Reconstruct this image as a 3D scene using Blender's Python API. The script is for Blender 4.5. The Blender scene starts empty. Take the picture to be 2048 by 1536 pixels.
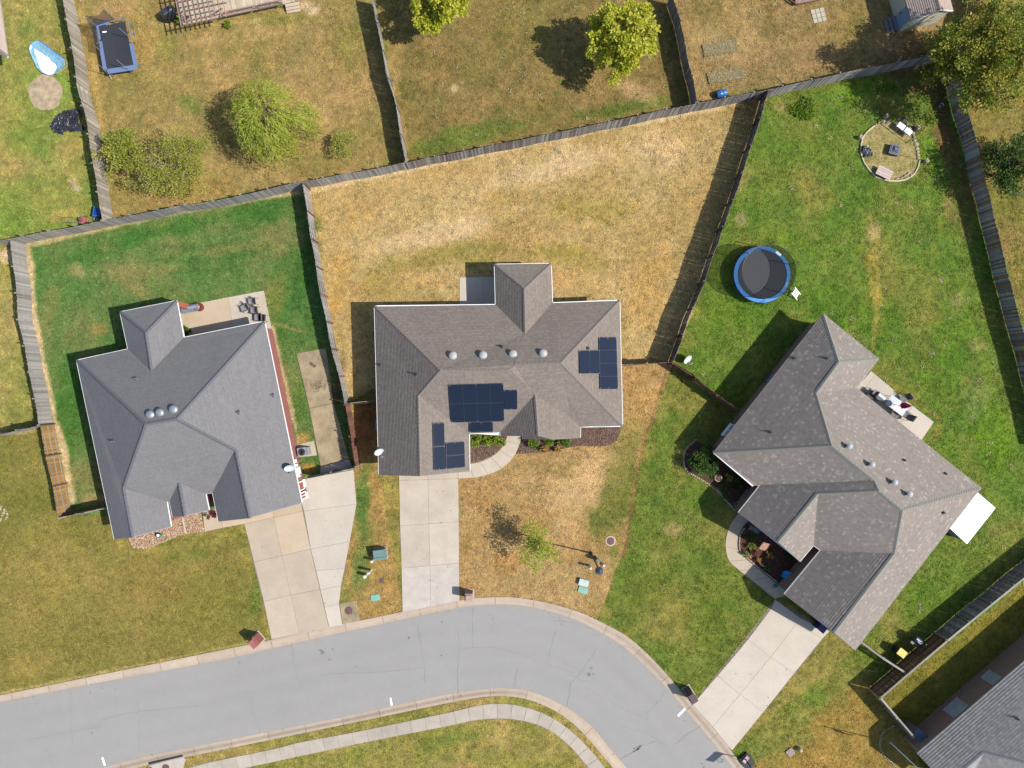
import bpy, bmesh, math, random
import numpy as np
from mathutils import Vector, Matrix
from mathutils.geometry import tessellate_polygon
random.seed(7); rng = np.random.default_rng(7)
C = bpy.context.scene.collection
sc = bpy.context.scene

# ------------------------------------------------------------------ camera, sky, sun, exposure
H = 60.0                      # drone height in metres
S = 43.2 / 1024               # metres on the ground per photo pixel (straight below the drone)
cam_d = bpy.data.cameras.new('camera'); cam = bpy.data.objects.new('camera', cam_d); C.objects.link(cam)
cam.location = (0, 0, H); cam.rotation_euler = (0, 0, 0)
cam_d.sensor_width = 36; cam_d.lens = 25.0; cam_d.clip_end = 3000
sc.camera = cam
SUN = Vector((0.905, -0.215, 1.0)).normalized()
w = bpy.data.worlds.new("World"); sc.world = w; w.use_nodes = True
nt = w.node_tree; nt.nodes.clear()
sky = nt.nodes.new('ShaderNodeTexSky'); sky.sky_type = 'NISHITA'; sky.sun_disc = False
sky.sun_elevation = math.asin(SUN.z); sky.sun_rotation = math.atan2(SUN.x, SUN.y)
bg = nt.nodes.new('ShaderNodeBackground'); bg.inputs[1].default_value = 0.13
wo = nt.nodes.new('ShaderNodeOutputWorld')
nt.links.new(sky.outputs[0], bg.inputs[0]); nt.links.new(bg.outputs[0], wo.inputs[0])
sd = bpy.data.lights.new('sun', 'SUN'); sd.energy = 4.6; sd.angle = math.radians(0.53); sd.color = (1, 0.955, 0.88)
so = bpy.data.objects.new('sun', sd); C.objects.link(so); so.location = SUN * 100
so.rotation_euler = SUN.to_track_quat('Z', 'Y').to_euler()
sc.view_settings.view_transform = 'Standard'; sc.view_settings.look = 'None'
sc.view_settings.gamma = 1; sc.view_settings.use_curve_mapping = False
sc.view_settings.exposure = 0.9
FEXP = 2.35                   # how much brighter sunlit ground shows than its own base colour

# ------------------------------------------------------------------ helpers
def P(px, py, z=0.0):
    k = (H - z) / H * S
    return Vector(((px - 1024) * k, (768 - py) * k, z))
def lin(c):
    c = c / 255.0
    return c / 12.92 if c <= 0.04045 else ((c + 0.055) / 1.055) ** 2.4
def obs(r, g, b):             # base colour of a surface that shows as this sRGB value in full sun
    return tuple(min(0.85, lin(x) / FEXP) for x in (r, g, b))
def tag(o, label=None, cat=None, group=None, kind=None):
    if label: o['label'] = label
    if cat: o['category'] = cat
    if group: o['group'] = group
    if kind: o['kind'] = kind
    return o
def thing(name, label, cat, loc=(0, 0, 0), rz=0.0, group=None, kind=None):
    o = bpy.data.objects.new(name, None); C.objects.link(o)
    o.empty_display_size = 0.2
    o.location = loc; o.rotation_euler = (0, 0, rz)
    return tag(o, label, cat, group, kind)
def link(name, me, parent=None, loc=None, rz=0.0):
    o = bpy.data.objects.new(name, me); C.objects.link(o)
    if parent is not None: o.parent = parent
    if loc is not None: o.location = loc
    if rz: o.rotation_euler = (0, 0, rz)
    return o
def copy_tree(o, parent=None):
    c = o.copy(); C.objects.link(c); c.parent = parent
    for ch in list(o.children): copy_tree(ch, c)
    return c

class MB:
    """collects shapes; build() links them as one mesh object"""
    def __init__(s): s.v = []; s.f = []; s.uv = {}
    def add(s, vs, fs):
        n = len(s.v); s.v += [tuple(x) for x in vs]
        for f in fs: s.f.append(tuple(i + n for i in f))
        return n
    def quad(s, a, b, c, d, uv=None):
        n = s.add([a, b, c, d], [(0, 1, 2, 3)])
        if uv: s.uv[len(s.f) - 1] = uv
    def poly(s, pts, uv=None):
        s.add(pts, [tuple(range(len(pts)))])
        if uv: s.uv[len(s.f) - 1] = uv
    def box(s, c, d, rz=0, m=None):
        x, y, z = d[0] / 2, d[1] / 2, d[2] / 2
        R = m if m is not None else Matrix.Rotation(rz, 3, 'Z')
        vs = [Vector(c) + R @ Vector((i, j, k)) for k in (-z, z) for j in (-y, y) for i in (-x, x)]
        s.add(vs, [(0, 2, 3, 1), (4, 5, 7, 6), (0, 1, 5, 4), (1, 3, 7, 5), (3, 2, 6, 7), (2, 0, 4, 6)])
        return s
    def bar(s, a, b, w, h):
        """box beam from a to b, w wide (sideways), h deep"""
        a, b = Vector(a), Vector(b); d = b - a; L = d.length
        if L < 1e-6: return s
        d /= L
        u = d.cross(Vector((0, 0, 1)))
        u = Vector((1, 0, 0)) if u.length < 1e-4 else u.normalized()
        n = u.cross(d).normalized()
        m = Matrix((d, u, n)).transposed()
        return s.box((a + b) / 2, (L, w, h), m=m)
    def tube(s, pts, r, n=6, cap=True):
        pts = [Vector(p) for p in pts]; K = len(pts)
        rs = [r] * K if not hasattr(r, '__len__') else r
        base = len(s.v); up = Vector((0, 0, 1))
        for i, p in enumerate(pts):
            d = (pts[min(i + 1, K - 1)] - pts[max(i - 1, 0)])
            d = d.normalized() if d.length > 1e-9 else up
            u = d.cross(up)
            u = d.cross(Vector((1, 0, 0))) if u.length < 1e-3 else u
            u.normalize(); q = d.cross(u)
            for j in range(n):
                a = 2 * math.pi * j / n
                s.v.append(tuple(p + (u * math.cos(a) + q * math.sin(a)) * rs[i]))
        for i in range(K - 1):
            for j in range(n):
                k = (j + 1) % n
                s.f.append((base + i * n + j, base + (i + 1) * n + j, base + (i + 1) * n + k, base + i * n + k))
        if cap:
            s.f.append(tuple(base + j for j in range(n)))
            s.f.append(tuple(base + (K - 1) * n + j for j in reversed(range(n))))
        return s
    def lathe(s, prof, n=16, c=(0, 0, 0), m=None, cap=True):
        base = len(s.v); c = Vector(c)
        for r, z in prof:
            for j in range(n):
                a = 2 * math.pi * j / n
                p = Vector((r * math.cos(a), r * math.sin(a), z))
                s.v.append(tuple(c + (m @ p if m is not None else p)))
        for i in range(len(prof) - 1):
            for j in range(n):
                k = (j + 1) % n
                s.f.append((base + i * n + j, base + i * n + k, base + (i + 1) * n + k, base + (i + 1) * n + j))
        if cap and prof[0][0] > 1e-4: s.f.append(tuple(base + j for j in reversed(range(n))))
        if cap and prof[-1][0] > 1e-4: s.f.append(tuple(base + (len(prof) - 1) * n + j for j in range(n)))
        return s
    def cyl(s, c, r, h, n=12, r2=None):
        return s.lathe([(r, 0), (r if r2 is None else r2, h)], n, c)
    def prism(s, poly, z0, z1, bottom=False):
        n = len(poly); b = len(s.v)
        if sum(poly[i][0] * poly[(i + 1) % n][1] - poly[(i + 1) % n][0] * poly[i][1] for i in range(n)) < 0:
            poly = poly[::-1]
        for z in (z0, z1):
            for p in poly: s.v.append((p[0], p[1], z))
        s.f.append(tuple(b + n + i for i in range(n)))
        if bottom: s.f.append(tuple(b + i for i in reversed(range(n))))
        for i in range(n):
            j = (i + 1) % n
            s.f.append((b + i, b + j, b + n + j, b + n + i))
        return s
    def rock(s, c, d, rz=0, seed=0):
        r = random.Random(seed)
        t = (1 + 5 ** .5) / 2
        vs = [(-1, t, 0), (1, t, 0), (-1, -t, 0), (1, -t, 0), (0, -1, t), (0, 1, t), (0, -1, -t), (0, 1, -t), (t, 0, -1), (t, 0, 1), (-t, 0, -1), (-t, 0, 1)]
        fs = [(0, 11, 5), (0, 5, 1), (0, 1, 7), (0, 7, 10), (0, 10, 11), (1, 5, 9), (5, 11, 4), (11, 10, 2), (10, 7, 6), (7, 1, 8), (3, 9, 4), (3, 4, 2), (3, 2, 6), (3, 6, 8), (3, 8, 9), (4, 9, 5), (2, 4, 11), (6, 2, 10), (8, 6, 7), (9, 8, 1)]
        R = Matrix.Rotation(rz, 3, 'Z'); out = []
        for v in vs:
            q = Vector(v).normalized() * r.uniform(.82, 1.15)
            out.append(Vector(c) + R @ Vector((q.x * d[0] / 2, q.y * d[1] / 2, q.z * d[2] / 2)))
        s.add(out, fs); return s
    def mesh(s, name, mat=None, smooth=False, off=None):
        me = bpy.data.meshes.new(name)
        vs = s.v if off is None else [(x - off[0], y - off[1], z - off[2]) for x, y, z in s.v]
        me.from_pydata(vs, [], s.f)
        if s.uv:
            ul = me.uv_layers.new(name='UVMap')
            for fi, uvs in s.uv.items():
                p = me.polygons[fi]
                for k, li in enumerate(p.loop_indices): ul.data[li].uv = uvs[k]
        if mat: me.materials.append(mat)
        if smooth:
            me.polygons.foreach_set('use_smooth', [True] * len(me.polygons))
            try: me.set_sharp_from_angle(angle=math.radians(40))
            except Exception: pass
        me.update()
        return me
    def build(s, name, mat, parent=None, smooth=False, world=False):
        off = None
        if world and parent is not None:
            off = parent.location.copy(); q = parent.parent
            while q is not None: off += q.location; q = q.parent
        return link(name, s.mesh(name, mat, smooth, off), parent)

def np_mesh(name, V, F, mat=None, attrs=None, smooth=False):
    """V (n,3), F (m,k) arrays; attrs = {name: (type, array per vertex)}"""
    me = bpy.data.meshes.new(name); n, m, k = len(V), len(F), F.shape[1]
    me.vertices.add(n); me.vertices.foreach_set('co', np.ascontiguousarray(V, dtype=np.float32).ravel())
    me.loops.add(m * k); me.loops.foreach_set('vertex_index', np.ascontiguousarray(F, dtype=np.int32).ravel())
    me.polygons.add(m); me.polygons.foreach_set('loop_start', np.arange(0, m * k, k, dtype=np.int32))
    me.update(calc_edges=True)
    for an, (typ, arr) in (attrs or {}).items():
        a = me.attributes.new(an, typ, 'POINT')
        if typ == 'FLOAT_COLOR': a.data.foreach_set('color', np.ascontiguousarray(arr, dtype=np.float32).ravel())
        else: a.data.foreach_set('value', np.ascontiguousarray(arr, dtype=np.float32).ravel())
    if smooth: me.polygons.foreach_set('use_smooth', np.ones(m, dtype=bool))
    if mat: me.materials.append(mat)
    return me

# numpy value noise (used to grow the grass and to lay out its colours)
_T = np.random.default_rng(3).random((256, 256)).astype(np.float32)
def vnoise(x, y, scale, seed=0):
    x = x / scale + seed * 17.31; y = y / scale + seed * 9.77
    xi = np.floor(x).astype(np.int64); yi = np.floor(y).astype(np.int64)
    fx = x - xi; fy = y - yi; fx = fx * fx * (3 - 2 * fx); fy = fy * fy * (3 - 2 * fy)
    a = _T[yi & 255, xi & 255]; b = _T[yi & 255, (xi + 1) & 255]
    c = _T[(yi + 1) & 255, xi & 255]; d = _T[(yi + 1) & 255, (xi + 1) & 255]
    return (a * (1 - fx) + b * fx) * (1 - fy) + (c * (1 - fx) + d * fx) * fy
def fbm(x, y, scale, seed=0, octv=4):
    t = 0; amp = .5; tot = 0
    for o in range(octv):
        t = t + amp * vnoise(x, y, scale / 2 ** o, seed + o * 5); tot += amp; amp *= .55
    return t / tot

# ------------------------------------------------------------------ materials
MATS = {}
def newmat(name):
    m = bpy.data.materials.new(name); m.use_nodes = True
    n = m.node_tree; b = n.nodes['Principled BSDF']
    return m, n, b
def N(nt, t, **kw):
    x = nt.nodes.new(t)
    for k, v in kw.items():
        if k.startswith('i_'):
            key = k[2:]; key = int(key) if key.isdigit() else key
            x.inputs[key].default_value = v
        else: setattr(x, k, v)
    return x
def mixc(nt, fac, a, b, blend='MIX'):
    x = nt.nodes.new('ShaderNodeMix'); x.data_type = 'RGBA'; x.blend_type = blend; x.clamp_factor = True
    for sock, val in ((0, fac), (6, a), (7, b)):
        if isinstance(val, bpy.types.NodeSocket): nt.links.new(val, x.inputs[sock])
        elif sock == 0: x.inputs[0].default_value = val
        else: x.inputs[sock].default_value = (*val[:3], 1)
    return x.outputs[2]
def math_n(nt, op, a, b=0.0, clamp=False):
    x = nt.nodes.new('ShaderNodeMath'); x.operation = op; x.use_clamp = clamp
    for i, val in ((0, a), (1, b)):
        if isinstance(val, bpy.types.NodeSocket): nt.links.new(val, x.inputs[i])
        else: x.inputs[i].default_value = val
    return x.outputs[0]
def noise_n(nt, scale, detail=4, rough=.55, vec=None, lo=.3, hi=.7):
    x = nt.nodes.new('ShaderNodeTexNoise'); x.inputs['Scale'].default_value = scale
    x.inputs['Detail'].default_value = detail; x.inputs['Roughness'].default_value = rough
    if vec is not None: nt.links.new(vec, x.inputs['Vector'])
    r = nt.nodes.new('ShaderNodeMapRange'); r.inputs[1].default_value = lo; r.inputs[2].default_value = hi
    nt.links.new(x.outputs[0], r.inputs[0]); return r.outputs[0]
def bump_n(nt, h, strength=.3, dist=.02):
    x = nt.nodes.new('ShaderNodeBump'); x.inputs['Strength'].default_value = strength; x.inputs['Distance'].default_value = dist
    nt.links.new(h, x.inputs['Height']); return x.outputs[0]
def plain(name, col, rough=.6, var=.12, scale=6, metal=0, bump=.15, col2=None, spec=.3, rnd=0, gen='Object'):
    """weathered paint/plastic/metal/stone: base colour with grain, wear and fine relief"""
    if name in MATS: return MATS[name]
    m, nt, b = newmat(name)
    vec = nt.nodes.new('ShaderNodeNewGeometry').outputs['Position'] if gen == 'World' else nt.nodes.new('ShaderNodeTexCoord').outputs[gen]
    n1 = noise_n(nt, scale, 5, .6, vec); n2 = noise_n(nt, scale * 7, 3, .6, vec)
    dark = tuple(x * (1 - var * 1.3) for x in col); lite = tuple(min(.9, x * (1 + var)) for x in col)
    c = mixc(nt, n1, dark, col2 if col2 else lite)
    c = mixc(nt, math_n(nt, 'MULTIPLY', n2, var), c, tuple(x * .55 for x in col))
    if rnd:
        oi = nt.nodes.new('ShaderNodeObjectInfo')
        v = math_n(nt, 'ADD', math_n(nt, 'MULTIPLY', oi.outputs['Random'], 2 * rnd), 1 - rnd)
        hs = N(nt, 'ShaderNodeHueSaturation'); nt.links.new(v, hs.inputs['Value']); nt.links.new(c, hs.inputs['Color']); c = hs.outputs[0]
    nt.links.new(c, b.inputs['Base Color'])
    b.inputs['Roughness'].default_value = rough; b.inputs['Metallic'].default_value = metal
    b.inputs['Specular IOR Level'].default_value = spec
    if bump: nt.links.new(bump_n(nt, n2, bump, .01), b.inputs['Normal'])
    MATS[name] = m; return m
def shingle(name, cols, wid, h, rough=.9, fleck=None, fleck_amt=.1, streak=.25, course=.2):
    m, nt, b = newmat(name)
    uv = nt.nodes.new('ShaderNodeUVMap'); uv.uv_map = 'UVMap'
    sp = nt.nodes.new('ShaderNodeSeparateXYZ'); nt.links.new(uv.outputs[0], sp.inputs[0])
    row = math_n(nt, 'FLOOR', math_n(nt, 'DIVIDE', sp.outputs[1], h))
    off = math_n(nt, 'FRACT', math_n(nt, 'MULTIPLY', row, 0.371))
    u2 = math_n(nt, 'ADD', math_n(nt, 'DIVIDE', sp.outputs[0], wid), off)
    col = math_n(nt, 'FLOOR', u2)
    cv = nt.nodes.new('ShaderNodeCombineXYZ'); nt.links.new(col, cv.inputs[0]); nt.links.new(row, cv.inputs[1])
    wn = nt.nodes.new('ShaderNodeTexWhiteNoise'); wn.noise_dimensions = '2D'; nt.links.new(cv.outputs[0], wn.inputs[0])
    ramp = nt.nodes.new('ShaderNodeValToRGB'); ramp.color_ramp.interpolation = 'CONSTANT'
    els = ramp.color_ramp.elements
    n = len(cols)
    els[0].position = 0; els[0].color = (*cols[0], 1); els[1].position = 1 / n; els[1].color = (*cols[1], 1)
    for i in range(2, n):
        e = els.new(i / n); e.color = (*cols[i], 1)
    nt.links.new(wn.outputs[0], ramp.inputs[0]); c = ramp.outputs[0]
    if fleck:
        sc_ = N(nt, 'ShaderNodeVectorMath', operation='ADD'); sc_.inputs[1].default_value = (31.7, 11.3, 0)
        nt.links.new(cv.outputs[0], sc_.inputs[0])
        w2 = nt.nodes.new('ShaderNodeTexWhiteNoise'); w2.noise_dimensions = '2D'; nt.links.new(sc_.outputs[0], w2.inputs[0])
        c = mixc(nt, math_n(nt, 'MULTIPLY', math_n(nt, 'LESS_THAN', w2.outputs[0], fleck_amt), .85), c, fleck)
    wr = nt.nodes.new('ShaderNodeTexWhiteNoise'); wr.noise_dimensions = '1D'; nt.links.new(row, wr.inputs['W'])
    alt = math_n(nt, 'FRACT', math_n(nt, 'MULTIPLY', row, .5))
    c = mixc(nt, math_n(nt, 'ADD', math_n(nt, 'MULTIPLY', wr.outputs[0], course), math_n(nt, 'MULTIPLY', alt, course)), c, tuple(x * .6 for x in cols[0]))
    gap = math_n(nt, 'LESS_THAN', math_n(nt, 'FRACT', u2), .05)
    c = mixc(nt, math_n(nt, 'MULTIPLY', gap, .35), c, tuple(x * .35 for x in cols[0]))
    tc = nt.nodes.new('ShaderNodeTexCoord')
    st = nt.nodes.new('ShaderNodeMapping'); st.inputs['Scale'].default_value = (.5, .14, 1); nt.links.new(uv.outputs[0], st.inputs[0])
    s1 = noise_n(nt, 1.0, 5, .6, st.outputs[0], .42, .75)
    c = mixc(nt, math_n(nt, 'MULTIPLY', s1, streak), c, tuple(x * .55 for x in cols[0]))
    s2 = noise_n(nt, .35, 4, .55, tc.outputs['Object'], .35, .7)
    c = mixc(nt, math_n(nt, 'MULTIPLY', s2, .16), c, tuple(min(.9, x * 1.5) for x in cols[1]))
    g = noise_n(nt, 60, 2, .7, tc.outputs['Object'], .2, .8)
    c = mixc(nt, math_n(nt, 'MULTIPLY', g, .22), c, tuple(x * .65 for x in cols[0]))
    nt.links.new(c, b.inputs['Base Color']); b.inputs['Roughness'].default_value = rough
    b.inputs['Specular IOR Level'].default_value = .15
    nt.links.new(bump_n(nt, math_n(nt, 'ADD', g, math_n(nt, 'MULTIPLY', wn.outputs[0], 1.2)), .5, .012), b.inputs['Normal'])
    return m

def brick_mat(name, c1, c2, mortar):
    m, nt, b = newmat(name)
    uv = nt.nodes.new('ShaderNodeUVMap'); uv.uv_map = 'UVMap'
    br = N(nt, 'ShaderNodeTexBrick', offset=.5); nt.links.new(uv.outputs[0], br.inputs['Vector'])
    br.inputs['Color1'].default_value = (*c1, 1); br.inputs['Color2'].default_value = (*c2, 1); br.inputs['Mortar'].default_value = (*mortar, 1)
    br.inputs['Scale'].default_value = 1; br.inputs['Mortar Size'].default_value = .008; br.inputs['Bias'].default_value = -.1
    br.inputs['Brick Width'].default_value = .21; br.inputs['Row Height'].default_value = .075
    n1 = noise_n(nt, 30, 4, .6, uv.outputs[0])
    c = mixc(nt, math_n(nt, 'MULTIPLY', n1, .4), br.outputs[0], tuple(x * .5 for x in c1))
    nt.links.new(c, b.inputs['Base Color']); b.inputs['Roughness'].default_value = .85
    nt.links.new(bump_n(nt, math_n(nt, 'SUBTRACT', 1.0, br.outputs['Fac']), .6, .01), b.inputs['Normal'])
    return m

def wood(name, col, col2, rnd=.25, grain=(30, 30, 1.5), rough=.85):
    """boards: colour differs from board to board, grain runs up the board, rain stains"""
    m, nt, b = newmat(name)
    oi = nt.nodes.new('ShaderNodeObjectInfo'); tc = nt.nodes.new('ShaderNodeTexCoord')
    mp = nt.nodes.new('ShaderNodeMapping'); mp.inputs['Scale'].default_value = grain
    add = N(nt, 'ShaderNodeVectorMath', operation='ADD'); nt.links.new(tc.outputs['Object'], add.inputs[0])
    sc_ = N(nt, 'ShaderNodeVectorMath', operation='SCALE'); sc_.inputs[0].default_value = (37, 19, 53); nt.links.new(oi.outputs['Random'], sc_.inputs['Scale'])
    nt.links.new(sc_.outputs[0], add.inputs[1]); nt.links.new(add.outputs[0], mp.inputs[0])
    g = noise_n(nt, 1, 5, .65, mp.outputs[0], .3, .7)
    c = mixc(nt, g, col, col2)
    wn = N(nt, 'ShaderNodeTexWhiteNoise', noise_dimensions='1D'); nt.links.new(math_n(nt, 'MULTIPLY', oi.outputs['Random'], 91.7), wn.inputs['W'])
    c = mixc(nt, math_n(nt, 'MULTIPLY', wn.outputs[0], .55), c, tuple(x * .5 for x in col))
    big = noise_n(nt, .9, 3, .6, tc.outputs['Object'], .4, .7)
    c = mixc(nt, math_n(nt, 'MULTIPLY', big, .25), c, tuple(min(.8, x * 1.35) for x in col2))
    hs = N(nt, 'ShaderNodeHueSaturation')
    nt.links.new(math_n(nt, 'ADD', math_n(nt, 'MULTIPLY', oi.outputs['Random'], 2 * rnd), 1 - rnd), hs.inputs['Value']); nt.links.new(c, hs.inputs['Color'])
    nt.links.new(hs.outputs[0], b.inputs['Base Color']); b.inputs['Roughness'].default_value = rough
    b.inputs['Specular IOR Level'].default_value = .15
    nt.links.new(bump_n(nt, g, .4, .006), b.inputs['Normal'])
    return m

def leaf_mat(name, cols, trans=.35):
    """leaf colour picked leaf by leaf from cols by the attribute 'pick'"""
    m, nt, b = newmat(name)
    at = nt.nodes.new('ShaderNodeAttribute'); at.attribute_name = 'pick'
    ramp = nt.nodes.new('ShaderNodeValToRGB'); els = ramp.color_ramp.elements
    els[0].position = 0; els[0].color = (*cols[0], 1); els[1].position = 1; els[1].color = (*cols[-1], 1)
    for i in range(1, len(cols) - 1):
        e = els.new(i / (len(cols) - 1)); e.color = (*cols[i], 1)
    nt.links.new(at.outputs['Fac'], ramp.inputs[0])
    tc = nt.nodes.new('ShaderNodeTexCoord'); g = noise_n(nt, 5, 3, .6, tc.outputs['Object'], .3, .7)
    c = mixc(nt, math_n(nt, 'MULTIPLY', g, .15), ramp.outputs[0], tuple(x * .6 for x in cols[0]))
    nt.links.new(c, b.inputs['Base Color']); b.inputs['Roughness'].default_value = .55; b.inputs['Specular IOR Level'].default_value = .25
    tr = nt.nodes.new('ShaderNodeBsdfTranslucent'); nt.links.new(c, tr.inputs[0])
    mx = nt.nodes.new('ShaderNodeMixShader'); mx.inputs[0].default_value = trans
    nt.links.new(b.outputs[0], mx.inputs[1]); nt.links.new(tr.outputs[0], mx.inputs[2])
    nt.links.new(mx.outputs[0], nt.nodes['Material Output'].inputs[0])
    return m

def concrete(name, col, stain=.35, stain_col=None, rnd=.06, sscale=.6):
    m, nt, b = newmat(name)
    oi = nt.nodes.new('ShaderNodeObjectInfo'); geo = nt.nodes.new('ShaderNodeNewGeometry'); v = geo.outputs['Position']
    n1 = noise_n(nt, sscale, 6, .62, v, .38, .72); n2 = noise_n(nt, 5, 5, .65, v, .35, .75); n3 = noise_n(nt, 45, 2, .7, v, .2, .8)
    sc_ = stain_col or tuple(x * .55 for x in col)
    c = mixc(nt, math_n(nt, 'MULTIPLY', n1, stain), col, sc_)
    c = mixc(nt, math_n(nt, 'MULTIPLY', n2, .18), c, tuple(x * .5 for x in col))
    c = mixc(nt, math_n(nt, 'MULTIPLY', n3, .16), c, tuple(min(.85, x * 1.3) for x in col))
    hs = N(nt, 'ShaderNodeHueSaturation')
    nt.links.new(math_n(nt, 'ADD', math_n(nt, 'MULTIPLY', oi.outputs['Random'], 2 * rnd), 1 - rnd), hs.inputs['Value']); nt.links.new(c, hs.inputs['Color'])
    nt.links.new(hs.outputs[0], b.inputs['Base Color']); b.inputs['Roughness'].default_value = .88; b.inputs['Specular IOR Level'].default_value = .2
    nt.links.new(bump_n(nt, n3, .25, .006), b.inputs['Normal'])
    return m

def asphalt(name, col):
    m, nt, b = newmat(name)
    geo = nt.nodes.new('ShaderNodeNewGeometry'); v = geo.outputs['Position']
    n1 = noise_n(nt, .12, 6, .65, v, .35, .7); n2 = noise_n(nt, 1.6, 6, .7, v, .35, .75); n3 = noise_n(nt, 38, 3, .75, v, .15, .85)
    c = mixc(nt, math_n(nt, 'MULTIPLY', n1, .28), col, tuple(x * .72 for x in col))
    c = mixc(nt, math_n(nt, 'MULTIPLY', n2, .22), c, (col[0] * 1.25, col[1] * 1.22, col[2] * 1.18))
    c = mixc(nt, math_n(nt, 'MULTIPLY', n3, .3), c, tuple(x * .62 for x in col))
    # wheel tracks and dusty edges follow the street (v runs across it)
    uv = nt.nodes.new('ShaderNodeUVMap'); uv.uv_map = 'UVMap'; sp = nt.nodes.new('ShaderNodeSeparateXYZ'); nt.links.new(uv.outputs[0], sp.inputs[0])
    tr = math_n(nt, 'ADD', math_n(nt, 'MULTIPLY', math_n(nt, 'COSINE', math_n(nt, 'MULTIPLY', sp.outputs[1], 25.1)), .5), .5)
    nl = noise_n(nt, .35, 4, .6, v, .3, .7)
    c = mixc(nt, math_n(nt, 'MULTIPLY', math_n(nt, 'MULTIPLY', tr, nl), .16), c, tuple(x * .6 for x in col))
    ed = math_n(nt, 'MULTIPLY', math_n(nt, 'SUBTRACT', math_n(nt, 'ABSOLUTE', math_n(nt, 'SUBTRACT', sp.outputs[1], .5)), .40), 9.0, True)
    c = mixc(nt, math_n(nt, 'MULTIPLY', math_n(nt, 'MULTIPLY', ed, n2), .55), c, (col[0] * 1.12, col[1] * 1.0, col[2] * .84))
    # oil and leaf stains
    n4 = noise_n(nt, .8, 3, .5, v, .70, .76)
    c = mixc(nt, math_n(nt, 'MULTIPLY', n4, .3), c, tuple(x * .5 for x in col))
    nt.links.new(c, b.inputs['Base Color']); b.inputs['Roughness'].default_value = .9; b.inputs['Specular IOR Level'].default_value = .2
    nt.links.new(bump_n(nt, n3, .35, .006), b.inputs['Normal'])
    return m

def grass_mat(name, ground):
    m, nt, b = newmat(name)
    at = nt.nodes.new('ShaderNodeAttribute'); at.attribute_name = 'tint'
    c = at.outputs['Color']
    if ground:
        geo = nt.nodes.new('ShaderNodeNewGeometry'); v = geo.outputs['Position']
        mp = nt.nodes.new('ShaderNodeMapping'); mp.inputs['Rotation'].default_value = (0, 0, .5); mp.inputs['Scale'].default_value = (1, .45, 1)
        nt.links.new(v, mp.inputs[0])
        n1 = noise_n(nt, 2.6, 5, .7, v, .32, .68); n2 = noise_n(nt, 9, 4, .7, mp.outputs[0], .3, .7); n3 = noise_n(nt, 26, 3, .75, v, .25, .75)
        f = math_n(nt, 'ADD', math_n(nt, 'MULTIPLY', n1, .34), math_n(nt, 'MULTIPLY', n2, .62))
        f = math_n(nt, 'ADD', f, math_n(nt, 'MULTIPLY', n3, .55))           # 0 .. 1.5, mean .75
        hs = N(nt, 'ShaderNodeHueSaturation'); nt.links.new(math_n(nt, 'ADD', math_n(nt, 'MULTIPLY', f, .8), .42), hs.inputs['Value'])
        nt.links.new(math_n(nt, 'ADD', math_n(nt, 'MULTIPLY', n2, .05), .475), hs.inputs['Hue'])
        nt.links.new(c, hs.inputs['Color']); c = hs.outputs[0]
        nt.links.new(bump_n(nt, math_n(nt, 'ADD', n2, n3), .55, .05), b.inputs['Normal'])
    nt.links.new(c, b.inputs['Base Color']); b.inputs['Roughness'].default_value = .85; b.inputs['Specular IOR Level'].default_value = .1
    return m

M_GROUND = grass_mat('lawn soil', True); M_BLADE = grass_mat('grass blade', False)
M_ASPH = asphalt('aged asphalt', obs(182, 179, 175))
M_CONC = concrete('pale concrete', obs(223, 209, 190), .5, obs(182, 164, 142))
M_CONC_W = concrete('new concrete', obs(227, 214, 197), .3)
M_CONC_T = concrete('tan concrete', obs(218, 200, 176), .4)
M_CONC_O = concrete('rust stained concrete', obs(223, 204, 178), .6, obs(208, 176, 130))
M_CONC_G = concrete('grey worn concrete', obs(221, 209, 196), .5, obs(174, 163, 152), sscale=1.2)
M_CONC_M = concrete('mouldy concrete', obs(196, 176, 142), .8, obs(120, 108, 80), sscale=1.0)
M_CURB = concrete('curb concrete', obs(212, 193, 172), .4, obs(180, 148, 115), sscale=1.2)
M_WALK = concrete('sidewalk concrete', obs(208, 196, 180), .55, obs(160, 148, 132), rnd=.09, sscale=.8)
M_JOINT = plain('joint soil', obs(158, 144, 124), .95, .25, 4, gen='World')
M_MULCH = plain('bark mulch', obs(118, 92, 76), .95, .5, 14, bump=1, gen='World', col2=obs(165, 130, 112))
M_MULCH_R = plain('red bark mulch', obs(105, 68, 55), .95, .5, 14, bump=1, gen='World', col2=obs(140, 95, 78))
W_GREY = wood('weathered grey boards', obs(176, 170, 164), obs(206, 200, 193))
W_TAN = wood('weathered tan boards', obs(186, 174, 156), obs(212, 201, 184))
W_DARK = wood('dark weathered boards', obs(142, 132, 126), obs(172, 163, 156))
W_BROWN = wood('stained brown boards', obs(164, 126, 96), obs(190, 150, 118))
W_CEDAR = wood('golden cedar boards', obs(190, 146, 86), obs(214, 172, 112), .2)
W_RED = wood('red brown boards', obs(140, 96, 82), obs(176, 130, 112))
W_RAIL = wood('grey rails', obs(176, 168, 158), obs(200, 192, 182), .1, (3, 3, 3))
W_RAILD = wood('dark rails', obs(112, 92, 78), obs(140, 118, 100), .1, (3, 3, 3))
W_PINK = wood('faded red deck paint', obs(176, 142, 132), obs(198, 164, 152), .12, (4, 4, 4))
W_DECK = wood('pale deck planks', obs(224, 204, 172), obs(236, 218, 190), .08, (3, 20, 3))
WHITE = plain('white paint', (.74, .74, .73), .45, .05)
GUTTER = plain('white gutter enamel', (.62, .62, .61), .4, .05)
BLACK = plain('black plastic', (.018, .018, .02), .45, .2)
DKGREY = plain('dark grey metal', (.06, .062, .068), .45, .2)
GREYM = plain('galvanised metal', (.36, .37, .38), .38, .12, metal=.8)
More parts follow.
